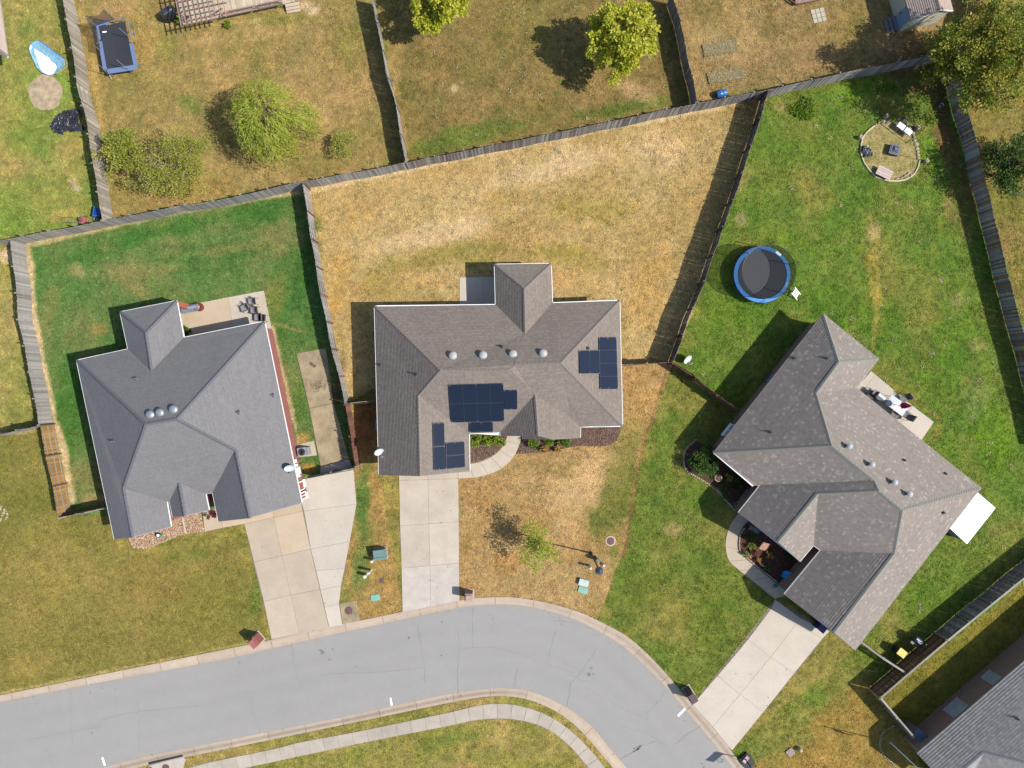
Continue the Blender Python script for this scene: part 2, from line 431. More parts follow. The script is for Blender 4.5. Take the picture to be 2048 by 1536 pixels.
IRON = plain('rusty cast iron', obs(128, 92, 92), .7, .25, 9)
SOLAR = None
# ------------------------------------------------------------------ survey lines (photo pixels -> metres through P)
def resample(pts, n):
    pts = np.array(pts, float); k = len(pts)
    d = np.concatenate([[0], np.cumsum(np.hypot(*np.diff(pts, axis=0).T))])
    # Catmull-Rom through the points, then even spacing
    out = []
    for i in range(k - 1):
        p0, p1, p2, p3 = pts[max(i - 1, 0)], pts[i], pts[i + 1], pts[min(i + 2, k - 1)]
        for t in np.linspace(0, 1, 12, endpoint=False):
            out.append(.5 * ((2 * p1) + (p2 - p0) * t + (2 * p0 - 5 * p1 + 4 * p2 - p3) * t * t + (3 * p1 - p0 - 3 * p2 + p3) * t ** 3))
    out.append(pts[-1]); out = np.array(out)
    d = np.concatenate([[0], np.cumsum(np.hypot(*np.diff(out, axis=0).T))])
    s = np.linspace(0, d[-1], n)
    return np.stack([np.interp(s, d, out[:, 0]), np.interp(s, d, out[:, 1])], 1)
UA = [(-420, 1490), (0, 1404), (215, 1361.6), (437, 1320.5), (581, 1288), (700, 1261), (839, 1231.5), (921, 1214.5), (966, 1209.5), (1020, 1209), (1078, 1217), (1144, 1236.5), (1192, 1259), (1246, 1292), (1298, 1339), (1334, 1375.6), (1376, 1425), (1425.5, 1483.7), (1467, 1536), (1800, 1952)]
UB = [(-420, 1476), (0, 1390.6), (205, 1348.6), (427, 1303.5), (543, 1279.5), (649, 1255.6), (716, 1242), (805, 1223.5), (919.6, 1201), (959, 1195.6), (1010, 1194), (1048, 1197), (1103, 1207.6), (1161, 1225), (1210, 1248.3), (1256, 1274), (1303, 1315.7), (1350, 1367.8), (1384, 1408), (1425.5, 1455), (1464.6, 1502), (1490, 1536), (1822, 1938)]
LA = [(-420, 1690), (202, 1536), (284, 1515), (427, 1486), (547, 1462), (694, 1432.3), (790, 1411.4), (893, 1389.4), (966, 1379), (1010, 1376.8), (1057, 1382), (1106, 1401), (1148, 1424.5), (1189, 1458), (1212, 1487.6), (1240.6, 1521), (1253.6, 1536), (1602, 1942)]
LB = [(-420, 1708), (202, 1554), (300, 1529), (427, 1503), (547, 1478.5), (694, 1448), (790, 1428), (893, 1406.5), (966, 1394), (1010, 1392.4), (1057, 1399.5), (1104, 1418.7), (1142, 1443.6), (1176, 1477), (1200, 1505), (1226, 1536), (1574, 1942)]
SO = [(-420, 1745), (280, 1567), (393, 1531), (547, 1498), (600, 1484.7), (717, 1462.7), (893, 1426), (966, 1409.5), (1020, 1408.5), (1069, 1420), (1113, 1440.7), (1151, 1470), (1187, 1507), (1200, 1523), (1235, 1565), (1520, 1900)]
SI = [(-420, 1776), (280, 1598), (420, 1553), (547, 1524), (600, 1512.5), (746, 1481.7), (887, 1454), (951.6, 1440.5), (1010, 1437.5), (1063, 1446), (1104, 1464), (1142, 1495), (1171, 1528.6), (1200, 1567), (1480, 1905)]
NR = 260
rUA, rUB, rLA, rLB = [resample(c, NR) for c in (UA, UB, LA, LB)]

PAVE = []                     # pixel polygons where no grass grows
def inset(poly, d):
    n = len(poly); poly = [Vector((p[0], p[1])) for p in poly]
    if sum(poly[i].x * poly[(i + 1) % n].y - poly[(i + 1) % n].x * poly[i].y for i in range(n)) < 0: poly = poly[::-1]
    out = []
    for i in range(n):
        a, b, c = poly[i - 1], poly[i], poly[(i + 1) % n]
        e1 = (b - a).normalized(); e2 = (c - b).normalized()
        n1 = Vector((-e1.y, e1.x)); n2 = Vector((-e2.y, e2.x))
        k = 1 + n1.dot(n2)
        out.append(b + (n1 + n2) * (d / max(k, .25)))
    return out
def slab(parent, px, mat, z=.03, gap=.009, name='slab', z0=-.12):
    PAVE.append(px)
    pts = [P(x, y, z) for x, y in px]
    q = inset([(p.x, p.y) for p in pts], gap)
    m = MB(); m.prism([(p.x, p.y) for p in q], z0, z)
    return m.build(name, mat, parent, world=True)
def bed(name, px, mat, z, kind='structure', z0=-.15, parent=None):
    pts = [P(x, y, z) for x, y in px]
    m = MB(); m.prism([(p.x, p.y) for p in pts], z0, z)
    return tag(m.build(name, mat, parent), kind=kind)
def strip_slabs(parent, A, B, n, mat, name='slab', z=.03, gap=.012, sub=4, mats=None, near=False):
    a = resample(A, n * sub + 1); b = resample(B, n * sub + 1)
    if near:
        bb = resample(B, 3000); b = np.array([bb[int(np.argmin(np.hypot(bb[:, 0] - q[0], bb[:, 1] - q[1])))] for q in a])
    for j in range(n):
        ia = a[j * sub:(j + 1) * sub + 1]; ib = b[j * sub:(j + 1) * sub + 1]
        slab(parent, [tuple(p) for p in ia] + [tuple(p) for p in ib[::-1]], mats[j] if mats and j in mats else mat, z, gap, name)

# ------------------------------------------------------------------ grass colours (what grows where)
ZONES = [
 # polygon, colour 1, colour 2, patch size (m), bias, contrast
 ([(-200, -200), (140, -200), (125, 0), (205, 440), (0, 480), (-200, 520)], (168, 150, 84), (128, 146, 64), 5, .42, 2.6),
 ([(140, -200), (735, -200), (743, 0), (811, 325), (600, 370), (205, 440), (150, 0)], (172, 144, 90), (146, 132, 72), 4, .40, 2.0),
 ([(735, -200), (1310, -200), (1348, 0), (1393, 207), (1130, 262), (811, 325)], (150, 126, 76), (130, 116, 62), 3, .42, 2.2),
 ([(1310, -200), (2048, -200), (1962, 0), (1905, 105), (1538, 183), (1393, 207)], (166, 138, 90), (148, 126, 72), 4, .4, 2.2),
 ([(-200, 520), (20, 480), (60, 700), (80, 850), (-200, 900)], (150, 146, 74), (168, 152, 90), 4, .5, 2.4),
 ([(-200, 900), (80, 850), (117, 1035), (215, 1018), (240, 1110), (470, 1085), (540, 1282), (-300, 1480)], (148, 132, 70), (128, 124, 58), 5, .42, 2.0),
 ([(20, 478), (205, 440), (604, 366), (640, 560), (690, 807), (712, 937), (600, 960), (400, 1060), (200, 1030), (117, 1034), (80, 850)], (92, 126, 62), (130, 132, 76), 4, .34, 2.8),
 ([(604, 366), (811, 325), (1393, 207), (1538, 182), (1444, 460), (1347, 727), (1243, 730), (1240, 1000), (900, 700), (690, 807), (640, 560)], (184, 154, 95), (196, 168, 112), 4, .45, 2.4),
 ([(690, 807), (760, 800), (760, 960), (805, 1225), (712, 1242), (690, 1140), (714, 1000)], (178, 144, 84), (164, 136, 76), 3, .5, 2),
 ([(900, 860), (1243, 730), (1347, 727), (1318, 800), (1275, 930), (1252, 1090), (1190, 1250), (919, 1202)], (176, 142, 90), (190, 158, 106), 3, .45, 2.4),
 ([(1347, 727), (1482, 823), (1700, 1290), (1560, 1200), (1385, 1409), (1190, 1254), (1215, 1180), (1252, 1090), (1275, 930), (1318, 800)], (106, 126, 48), (136, 134, 62), 4, .43, 2.4),
 ([(1538, 182), (1905, 102), (1934, 216), (1970, 364), (2020, 560), (2120, 860), (2120, 1110), (1760, 1396), (1722, 1284), (1482, 823), (1347, 727), (1444, 460)], (102, 130, 46), (138, 138, 62), 3.5, .42, 2.4),
 ([(1905, 102), (2300, -100), (2300, 1100), (2120, 1110), (2120, 860), (2020, 560), (1970, 364), (1934, 216)], (128, 126, 54), (160, 136, 76), 4, .5, 2.4),
 ([(1560, 1420), (1722, 1290), (1814, 1348), (1760, 1396), (1700, 1390), (1560, 1500), (1480, 1560), (1464, 1502)], (112, 130, 46), (140, 136, 64), 3.5, .4, 2.4),
 ([(1722, 1356), (1760, 1396), (1831, 1477), (1850, 1800), (1600, 1800), (1490, 1540), (1600, 1464)], (168, 138, 70), (150, 130, 62), 2.5, .45, 2),
 ([(2120, 1110), (2300, 1300), (2300, 1900), (1850, 1600), (1831, 1477), (1760, 1396)], (146, 136, 52), (124, 118, 48), 3, .5, 2.2),
 ([(-420, 1690), (427, 1486), (790, 1411), (966, 1379), (1106, 1401), (1240, 1521), (1700, 2100), (-500, 2100)], (142, 138, 64), (172, 150, 88), 2.8, .45, 2.6),
]
BLOBS = [
 (1238, 960, 44, 130, .18, (134, 128, 62), .6), (1215, 1060, 40, 60, .2, (140, 128, 64), .5), (1280, 850, 26, 60, .2, (150, 136, 70), .5),
 # px, py, rx, ry, angle, colour, strength
 (90, 185, 44, 44, 0, (132, 160, 62), .8), (60, 60, 30, 70, 0, (124, 140, 66), .5), (24, 60, 18, 90, 0, (190, 165, 105), .4), (150, 370, 22, 12, .8, (205, 178, 128), .8),
 (60, 330, 60, 24, .2, (186, 156, 98), .5), (120, 430, 40, 16, -.2, (190, 152, 92), .6), (30, 420, 40, 25, 0, (138, 148, 66), .5),
 (370, 205, 28, 20, .3, (112, 122, 58), .8), (540, 190, 60, 25, .3, (186, 150, 92), .4), (300, 60, 40, 60, 0, (188, 150, 82), .45), (330, 90, 25, 40, 0, (136, 138, 62), .4),
 (650, 240, 22, 60, .1, (200, 160, 108), .6), (470, 75, 90, 22, -.15, (196, 164, 108), .4), (560, 40, 60, 14, 0, (128, 136, 60), .5), (620, 12, 26, 16, .4, (214, 188, 150), .7), (700, 100, 30, 60, .3, (150, 140, 68), .5),
 (400, 380, 100, 24, -.15, (176, 140, 78), .5), (180, 150, 14, 130, .15, (188, 152, 84), .5),
 (950, 270, 160, 26, -.2, (112, 126, 52), .85), (1250, 215, 120, 16, -.2, (104, 124, 50), .75), (1265, 182, 44, 24, .3, (190, 158, 112), .75), (908, 178, 9, 9, 0, (206, 184, 150), .7), (800, 100, 14, 90, .15, (186, 154, 100), .5), (1060, 40, 60, 40, 0, (150, 140, 72), .4), (905, 110, 20, 40, .5, (140, 110, 70), .3),
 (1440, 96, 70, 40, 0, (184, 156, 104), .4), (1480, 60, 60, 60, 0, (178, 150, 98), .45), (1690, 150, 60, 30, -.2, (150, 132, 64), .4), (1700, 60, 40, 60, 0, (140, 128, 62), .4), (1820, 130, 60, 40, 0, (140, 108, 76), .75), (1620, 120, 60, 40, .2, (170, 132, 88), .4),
 (1480, 190, 40, 8, -.2, (120, 128, 54), .6),
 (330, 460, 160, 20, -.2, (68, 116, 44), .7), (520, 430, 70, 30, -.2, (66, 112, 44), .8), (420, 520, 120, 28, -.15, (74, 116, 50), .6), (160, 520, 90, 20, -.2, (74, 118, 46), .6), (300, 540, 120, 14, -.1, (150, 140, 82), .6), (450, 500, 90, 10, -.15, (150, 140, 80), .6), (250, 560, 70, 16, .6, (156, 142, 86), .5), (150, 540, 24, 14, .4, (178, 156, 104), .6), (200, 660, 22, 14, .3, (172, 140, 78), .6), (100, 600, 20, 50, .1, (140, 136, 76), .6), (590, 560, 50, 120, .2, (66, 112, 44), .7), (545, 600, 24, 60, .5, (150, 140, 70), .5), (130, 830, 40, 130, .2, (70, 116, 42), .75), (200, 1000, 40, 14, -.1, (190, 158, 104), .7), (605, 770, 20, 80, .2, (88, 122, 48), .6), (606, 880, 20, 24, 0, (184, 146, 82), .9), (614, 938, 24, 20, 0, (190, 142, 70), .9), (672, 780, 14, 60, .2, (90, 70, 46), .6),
 (860, 470, 130, 26, -.2, (222, 192, 148), .6), (1130, 330, 140, 34, -.25, (222, 194, 150), .6), (1320, 300, 60, 60, 0, (218, 188, 138), .5), (870, 520, 180, 26, -.2, (158, 142, 72), .75), (790, 570, 80, 28, -.1, (170, 146, 80), .6), (1180, 420, 80, 34, 0, (168, 150, 76), .6), (1090, 505, 60, 20, 0, (158, 144, 68), .6), (1170, 520, 60, 22, .2, (166, 146, 74), .6), (720, 420, 60, 30, .4, (204, 162, 98), .5), (680, 560, 24, 120, .15, (196, 154, 84), .6), (840, 560, 60, 20, 0, (216, 172, 112), .5), (1300, 560, 40, 120, .2, (206, 162, 92), .5), (1160, 560, 60, 20, 0, (208, 166, 104), .5), (1000, 400, 80, 20, -.2, (180, 152, 84), .5), (1290, 800, 40, 60, .2, (204, 162, 98), .6),
 (727, 860, 26, 60, .1, (150, 100, 62), .7), (745, 930, 20, 16, 0, (150, 128, 62), .5), (725, 1010, 18, 70, .06, (98, 126, 56), .9), (722, 1130, 22, 60, .1, (102, 126, 58), .85), (735, 1080, 16, 40, 0, (110, 124, 58), .5), (780, 1150, 14, 90, 0, (182, 146, 86), .5), (770, 1215, 40, 10, -.2, (180, 148, 82), .5),
 (1130, 940, 30, 22, 0, (140, 124, 66), .7), (1180, 930, 60, 30, -.3, (216, 178, 124), .6), (1160, 985, 70, 40, -.3, (218, 180, 128), .6), (960, 990, 30, 30, 0, (182, 138, 84), .5), (1010, 1130, 60, 30, 0, (178, 134, 76), .6), (1225, 1000, 30, 80, .2, (120, 122, 56), .8), (1200, 1045, 34, 26, .3, (116, 122, 56), .7), (1130, 1060, 40, 30, 0, (206, 168, 116), .5), (1150, 1150, 30, 24, 0, (204, 170, 118), .6), (1222, 1082, 26, 22, .6, (186, 146, 84), .6), (935, 1080, 10, 30, 0, (150, 128, 68), .5), (1260, 960, 14, 80, .15, (112, 122, 50), .7),
 (1320, 1180, 60, 40, .3, (122, 124, 50), .5), (1340, 1250, 70, 50, .4, (156, 140, 72), .6), (1290, 1200, 40, 30, 0, (108, 120, 44), .5), (1420, 1250, 60, 50, 0, (104, 126, 40), .6), (1460, 1190, 60, 40, 0, (98, 122, 38), .6), (1350, 1060, 30, 16, 0, (176, 150, 104), .6), (1330, 1100, 50, 30, .3, (150, 136, 68), .5), (1400, 990, 40, 40, 0, (92, 124, 38), .6), (1330, 900, 40, 80, .2, (92, 126, 40), .6), (1210, 1225, 40, 16, .5, (168, 144, 76), .6), (1240, 1160, 18, 60, -.2, (112, 130, 48), .6),
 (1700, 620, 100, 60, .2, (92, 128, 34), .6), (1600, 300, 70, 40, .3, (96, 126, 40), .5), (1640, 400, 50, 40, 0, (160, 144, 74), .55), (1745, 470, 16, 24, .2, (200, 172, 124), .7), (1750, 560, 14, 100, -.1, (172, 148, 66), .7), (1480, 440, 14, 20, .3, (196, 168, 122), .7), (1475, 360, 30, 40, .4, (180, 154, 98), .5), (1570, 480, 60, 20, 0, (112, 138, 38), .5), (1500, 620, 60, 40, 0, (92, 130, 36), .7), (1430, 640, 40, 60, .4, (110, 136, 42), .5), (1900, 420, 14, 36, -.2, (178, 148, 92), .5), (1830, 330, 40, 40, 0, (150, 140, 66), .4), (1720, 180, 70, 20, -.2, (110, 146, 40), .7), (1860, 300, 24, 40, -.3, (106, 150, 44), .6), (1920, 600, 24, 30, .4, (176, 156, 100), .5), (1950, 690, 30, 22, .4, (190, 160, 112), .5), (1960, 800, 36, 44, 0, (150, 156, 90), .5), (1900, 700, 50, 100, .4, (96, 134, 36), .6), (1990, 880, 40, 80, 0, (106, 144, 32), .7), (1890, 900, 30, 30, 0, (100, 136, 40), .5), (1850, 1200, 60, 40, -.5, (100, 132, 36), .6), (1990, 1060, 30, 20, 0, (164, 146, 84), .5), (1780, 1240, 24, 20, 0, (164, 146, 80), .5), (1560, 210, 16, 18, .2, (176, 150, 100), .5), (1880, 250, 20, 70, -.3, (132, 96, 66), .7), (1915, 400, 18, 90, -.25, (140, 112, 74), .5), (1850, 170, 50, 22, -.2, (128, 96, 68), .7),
 (1960, 190, 40, 40, 0, (176, 132, 72), .5), (2010, 480, 30, 60, 0, (172, 134, 82), .5),
 (1580, 1480, 60, 30, -.6, (132, 134, 62), .6), (1640, 1390, 40, 30, -.6, (98, 130, 38), .6), (1500, 1510, 24, 20, 0, (150, 138, 88), .5),
 (1640, 1500, 60, 24, -.6, (182, 144, 74), .5),
 (1000, 1480, 90, 24, -.1, (178, 154, 92), .5), (1060, 1500, 60, 30, 0, (172, 148, 88), .5), (900, 1480, 70, 12, -.2, (120, 132, 56), .6), (700, 1510, 80, 14, -.2, (126, 136, 58), .5),
 (310, 1160, 60, 60, 0, (148, 128, 64), .5), (430, 1200, 60, 70, 0, (126, 124, 52), .5), (120, 1160, 60, 70, 0, (166, 146, 76), .5), (40, 1330, 60, 30, -.2, (166, 142, 76), .6), (100, 930, 30, 30, 0, (172, 150, 90), .5), (380, 1110, 80, 14, -.1, (116, 126, 50), .6), (520, 1180, 20, 70, .2, (106, 124, 50), .7), (60, 1080, 50, 24, 0, (154, 140, 68), .4),
 (40, 640, 18, 60, 0, (168, 152, 86), .5), (10, 510, 18, 16, 0, (214, 184, 148), .8), (50, 862, 30, 8, -.1, (206, 174, 126), .7),
]
STROKES = [
 ([(53, 490), (64, 560), (68, 640), (80, 700), (99, 780), (112, 850), (126, 900), (144, 1000)], 8, (214, 186, 140), .95),
 ([(60, 489), (205, 456), (380, 419), (480, 401), (600, 383)], 6, (206, 180, 130), .8),
 ([(612, 385), (812, 339), (1018, 299), (1215, 258), (1392, 223), (1480, 205)], 6, (222, 194, 146), .8),
 ([(545, 655), (570, 760), (590, 850), (600, 900)], 4, (208, 178, 136), .8),
 ([(1335, 735), (1312, 810), (1290, 880), (1272, 950), (1262, 1010), (1255, 1080), (1247, 1110)], 3, (150, 108, 66), .7),
 ([(1240, 1105), (1228, 1140), (1215, 1180), (1196, 1215)], 4, (186, 150, 96), .7),
 ([(1752, 470), (1757, 560), (1750, 640), (1745, 700)], 4, (178, 156, 80), .6),
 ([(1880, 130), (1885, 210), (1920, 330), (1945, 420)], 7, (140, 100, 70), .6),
 ([(1740, 735), (1800, 775), (1880, 840), (1870, 880)], 4, (150, 132, 60), .7),
 ([(1905, 520), (1940, 640), (1970, 740), (2020, 860)], 5, (120, 150, 44), .5),
 ([(0, 1387), (205, 1345), (427, 1300), (540, 1277)], 3, (190, 164, 106), .6),
 ([(165, 0), (185, 110), (200, 240), (220, 380)], 5, (196, 164, 100), .5),
 ([(760, 10), (790, 150), (815, 300)], 4, (180, 148, 92), .5),
 ([(430, 250), (520, 215), (560, 190)], 3, (196, 162, 108), .4),
 ([(1020, 1195), (1100, 1205), (1160, 1222), (1250, 1268), (1345, 1360)], 3, (176, 150, 92), .5),
 ([(1600, 1464), (1640, 1425), (1700, 1372)], 3, (166, 132, 66), .4),
 ([(500, 640), (560, 650), (610, 665)], 3, (164, 148, 84), .5),
 ([(300, 47), (400, 52), (520, 40)], 3, (206, 180, 128), .4),
]
def in_poly(x, y, poly):
    r = np.zeros(x.shape, bool); n = len(poly); j = n - 1
    for i in range(n):
        xi, yi = poly[i]; xj, yj = poly[j]
        if yi != yj:
            r ^= ((yi > y) != (yj > y)) & (x < (xj - xi) * (y - yi) / (yj - yi) + xi)
        j = i
    return r
def np_lin(c):
    c = c / 255.0
    return np.where(c <= .04045, c / 12.92, ((c + .055) / 1.055) ** 2.4)
def paint(px, py):
    """colour of the turf at photo pixel positions -> linear base colour"""
    x = px * S; y = py * S
    wx = px + (fbm(x, y, 1.2, 1, 3) - .5) * 9; wy = py + (fbm(x, y, 1.2, 2, 3) - .5) * 9
    col = np.empty(px.shape + (3,), np.float32); col[...] = (150, 138, 70); amp = np.ones(px.shape, np.float32)
    edge = fbm(x, y, 1.6, 8, 4) - .5
    for k, (poly, c1, c2, sc_, bias, con) in enumerate(ZONES):
        m = in_poly(wx, wy, poly)
        if not m.any(): continue
        amp[m] = .4 if k in (5, 6) else (.5 if k in (7, 9) else .72)
        t = np.clip((fbm(x[m], y[m], sc_, 20 + k, 5) - .5) * con + bias + edge[m] * .35, 0, 1)[:, None]
        col[m] = np.array(c1) * (1 - t) + np.array(c2) * t
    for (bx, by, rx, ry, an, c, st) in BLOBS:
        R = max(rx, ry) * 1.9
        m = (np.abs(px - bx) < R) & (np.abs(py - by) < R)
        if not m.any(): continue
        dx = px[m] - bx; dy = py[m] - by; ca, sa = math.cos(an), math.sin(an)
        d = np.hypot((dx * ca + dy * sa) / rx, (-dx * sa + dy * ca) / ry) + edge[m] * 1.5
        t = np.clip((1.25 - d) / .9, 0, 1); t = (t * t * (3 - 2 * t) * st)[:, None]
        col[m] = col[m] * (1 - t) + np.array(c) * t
    for pts, wd, c, st in STROKES:
        xs = [p[0] for p in pts]; ys = [p[1] for p in pts]
        m = (px > min(xs) - 20) & (px < max(xs) + 20) & (py > min(ys) - 20) & (py < max(ys) + 20)
        if not m.any(): continue
        X = px[m]; Y = py[m]; dm = np.full(X.shape, 1e9)
        for (ax, ay), (bx, by) in zip(pts[:-1], pts[1:]):
            L = (bx - ax) ** 2 + (by - ay) ** 2
            t = np.clip(((X - ax) * (bx - ax) + (Y - ay) * (by - ay)) / L, 0, 1)
            dm = np.minimum(dm, np.hypot(X - ax - t * (bx - ax), Y - ay - t * (by - ay)))
        d = dm / wd + edge[m] * 1.8
        t = (np.clip((1.3 - d) / .8, 0, 1) * st)[:, None]
        col[m] = col[m] * (1 - t) + np.array(c) * t
    # small scale mottling: tufts of living grass among straw, worn and thick spots
    a = (fbm(x, y, .9, 70, 4) - .5) * amp; b = (fbm(x, y, .35, 75, 3) - .5) * (amp * .6 + .4); g = (fbm(x, y, 1.5, 80, 4) - .5) * amp
    col = col * (1 + .24 * a + .36 * b)[..., None]
    col = col + (g * 38)[..., None] * np.array([1.0, .42, .42], np.float32) + (a * 30)[..., None] * np.array([.6, .1, .2], np.float32)
    return np_lin(np.clip(col, 12, 250)) * 1.17 / FEXP

# ------------------------------------------------------------------ ground sheet
ROADPOLY = [tuple(p) for p in (rUA * .13 + rUB * .87)] + [tuple(p) for p in (rLA * .13 + rLB * .87)[::-1]]
def make_ground():
    gx = np.concatenate([[-900, -300, -120, -70, -58, -52], np.arange(-48, 48.01, .16), [52, 58, 70, 120, 300, 900]])
    gy = np.concatenate([[-900, -300, -120, -60, -44, -40], np.arange(-37, 37.01, .16), [40, 44, 60, 120, 300, 900]])
    X, Y = np.meshgrid(gx, gy); n, m = X.shape
    px = X / S + 1024; py = 768 - Y / S
    Z = (fbm(X, Y, 1.1, 40, 3) - .5) * .03 - .012
    Z[in_poly(px, py, ROADPOLY)] = -.3
    V = np.stack([X, Y, Z], -1).reshape(-1, 3)
    i = np.arange(n * m).reshape(n, m)
    F = np.stack([i[:-1, :-1], i[:-1, 1:], i[1:, 1:], i[1:, :-1]], -1).reshape(-1, 4)
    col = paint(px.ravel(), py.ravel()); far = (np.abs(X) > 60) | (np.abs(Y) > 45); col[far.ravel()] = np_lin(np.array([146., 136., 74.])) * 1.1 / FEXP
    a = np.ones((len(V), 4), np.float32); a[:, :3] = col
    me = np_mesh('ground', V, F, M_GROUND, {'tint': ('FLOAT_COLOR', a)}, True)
    tag(link('ground', me), kind='structure')
make_ground()

# ------------------------------------------------------------------ road, kerbs, sidewalk
def make_road():
    m = MB()
    K = 6
    for i in range(NR - 1):
        for k in range(K):
            def q(j, t):
                p = rUA[j] * (1 - t) + rLA[j] * t
                crown = .05 * (1 - (2 * t - 1) ** 2)
                return P(p[0], p[1], -.125 + crown)
            m.quad(q(i, k / K), q(i, (k + 1) / K), q(i + 1, (k + 1) / K), q(i + 1, k / K), [(i, k / K), (i, (k + 1) / K), (i + 1, (k + 1) / K), (i + 1, k / K)])
    tag(m.build('road', M_ASPH), kind='structure')
make_road()
PROF = [(0, -.20), (0, -.121), (.28, -.112), (.44, -.075), (.62, -.01), (.76, .018), (1, .03), (1, -.2)]
def kerb(A, B, seglen_px):
    t = thing('curb', None, None, kind='structure')
    L = float(np.hypot(*np.diff(A, axis=0).T).sum()); n = int(L / seglen_px); a = resample(A, n * 5 + 1); bb = resample(B, 3000)
    b = np.array([bb[int(np.argmin(np.hypot(bb[:, 0] - q[0], bb[:, 1] - q[1])))] for q in a])
    for j in range(n):
        if not (-60 < a[j * 5][0] < 2100 and a[j * 5][1] < 1620): continue
        m = MB(); K = len(PROF); rows = 6
        for r in range(rows):
            f = j * 5 + r
            if r == 0: f += .018
            if r == rows - 1: f -= .018
            i0 = min(int(f), len(a) - 2); fr = f - i0
            pa = a[i0] * (1 - fr) + a[i0 + 1] * fr; pb = b[i0] * (1 - fr) + b[i0 + 1] * fr
            for s_, z in PROF:
                p = pa * (1 - s_) + pb * s_; m.v.append(tuple(P(p[0], p[1], z)))
        for r in range(rows - 1):
            for k in range(K - 1): m.f.append((r * K + k, r * K + k + 1, (r + 1) * K + k + 1, (r + 1) * K + k))
        m.f.append(tuple(range(K))); m.f.append(tuple((rows - 1) * K + k for k in reversed(range(K))))
        m.build('curb_segment', M_CURB, t)
kerb(resample(UA, 300), resample(UB, 300), 74); kerb(resample(LA, 300), resample(LB, 300), 74)
PAVE.append([tuple(p) for p in rUB] + [tuple(p) for p in rLB[::-1]])

def painted(name, pts, label):
    m = MB(); q = [P(x, y, 0) for x, y in pts]; m.prism([(p.x, p.y) for p in q], -.1, -.078 if False else -.074)
    return m
walk = thing('sidewalk', None, None, kind='structure')
strip_slabs(walk, SO, SI, 74, M_WALK, near=True)
def sheet(name, px, z, mat):
    m = MB(); m.poly([P(x, y, z) for x, y in px][::-1]); return tag(m.build(name, mat), kind='structure')
sheet('joint_bed', [tuple(p) for p in resample(SO, 80)] + [tuple(p) for p in resample(SI, 80)[::-1]], .008, M_JOINT)

# storm drain with its throat in the kerb, and iron covers
sd_ = thing('storm_drain', 'concrete storm drain with a dark slot in the curb at the bottom edge', 'drain', P(330, 1530, 0))
m = MB(); m.prism([tuple(P(*p)[:2]) for p in [(296, 1531), (366, 1513.5), (372, 1518), (356, 1570), (310, 1570), (304, 1533)]], -.2, .05); m.build('top_slab', M_CONC_G, sd_, world=True)
m = MB(); m.prism([tuple(P(*p)[:2]) for p in [(297, 1524.5), (365, 1509.5), (366, 1512.5), (298, 1528.5)]], -.2, .041); m.build('throat', BLACK, sd_, world=True)
PAVE.append([(296, 1528), (366, 1510), (356, 1590), (310, 1590)])
def cover(px, py, r, label, ring=None, parent=None, z=.03):
    t = thing('manhole_cover', label, 'manhole', P(px, py, 0))
    if ring: MB().lathe([(ring, -.1), (ring, z - .005), (r + .01, z)], 24).build('concrete_ring', M_CONC_W, t)
    m = MB().lathe([(r, -.05), (r, z + .006), (r * .93, z + .012), (r * .9, z + .008), (r * .62, z + .008), (r * .58, z + .014), (r * .3, z + .014), (r * .27, z + .008), (0, z + .008)], 28); m.build('iron_lid', IRON, t)
cover(697.4, 1221, .335, 'brown iron manhole cover in a square concrete pad beside the left driveway')
cover(1221, 1082, .33, 'iron manhole cover in a round concrete collar on the front lawn', .44)
cover(332, 1535, .31, 'iron manhole cover on the storm drain at the bottom edge', z=.055)

# painted street marks
for px, lab in (([(779.5, 1396.5), (782.5, 1395.5), (785.3, 1410.5), (781.8, 1412)], 'short white painted tick on the road by the inner curb bend'),
                ([(1354, 1431), (1368.5, 1416.5), (1372, 1418.8), (1357, 1434)], 'short white painted tick on the road by the right driveway'),
                ([(201.5, 1511.5), (205.5, 1510.5), (211.5, 1530.5), (208, 1532)], 'short white painted tick on the road at the bottom left')):
    m = MB(); m.poly([P(x, y, -.105) for x, y in px][::-1])
    o = m.build('road_mark', WHITE); tag(o, lab, 'road marking', 'white ticks painted at the road edge')

# ------------------------------------------------------------------ driveways, paths, patios, slabs
def quads(parent, colsL, rowsets, mat_f):
    """rowsets: list of rows, each a list of (x, y) across; slabs between neighbours"""
    for r in range(len(rowsets) - 1):
        for c in range(len(rowsets[r]) - 1):
            slab(parent, [rowsets[r][c], rowsets[r][c + 1], rowsets[r + 1][c + 1], rowsets[r + 1][c]], mat_f(r, c))
# middle driveway
D1 = thing('driveway', None, None, kind='structure')
quads(D1, 0, [[(797.5, 942), (855.5, 941), (916, 938)], [(798, 961), (856, 959), (916.5, 957)], [(800, 1051.5), (858, 1047.5), (917.5, 1043.5)], [(803, 1136.5), (860, 1131.5), (918, 1126.5)], [(805, 1224), (861.5, 1213), (919, 1201.5)]],
      lambda r, c: M_CONC_G if r == 3 else M_CONC)
sheet('joint_bed', [(797.5, 942), (916, 938), (919, 1201.5), (805, 1224)], .008, M_JOINT)
P1 = thing('path', None, None, kind='structure')
strip_slabs(P1, [(916.5, 957), (938, 956), (960, 953.7), (998.5, 940), (1025.5, 916), (1039, 889), (1045, 860)], [(916, 930), (939, 928), (960, 923.5), (983.5, 913), (1001.5, 898), (1012, 880), (1016, 860)], 6, M_CONC)
sheet('joint_bed', [(916.5, 957), (938, 956), (960, 953.7), (998.5, 940), (1025.5, 916), (1039, 889), (1045, 860), (1016, 860), (1012, 880), (1001.5, 898), (983.5, 913), (960, 923.5), (939, 928), (916, 930)], .008, M_JOINT)
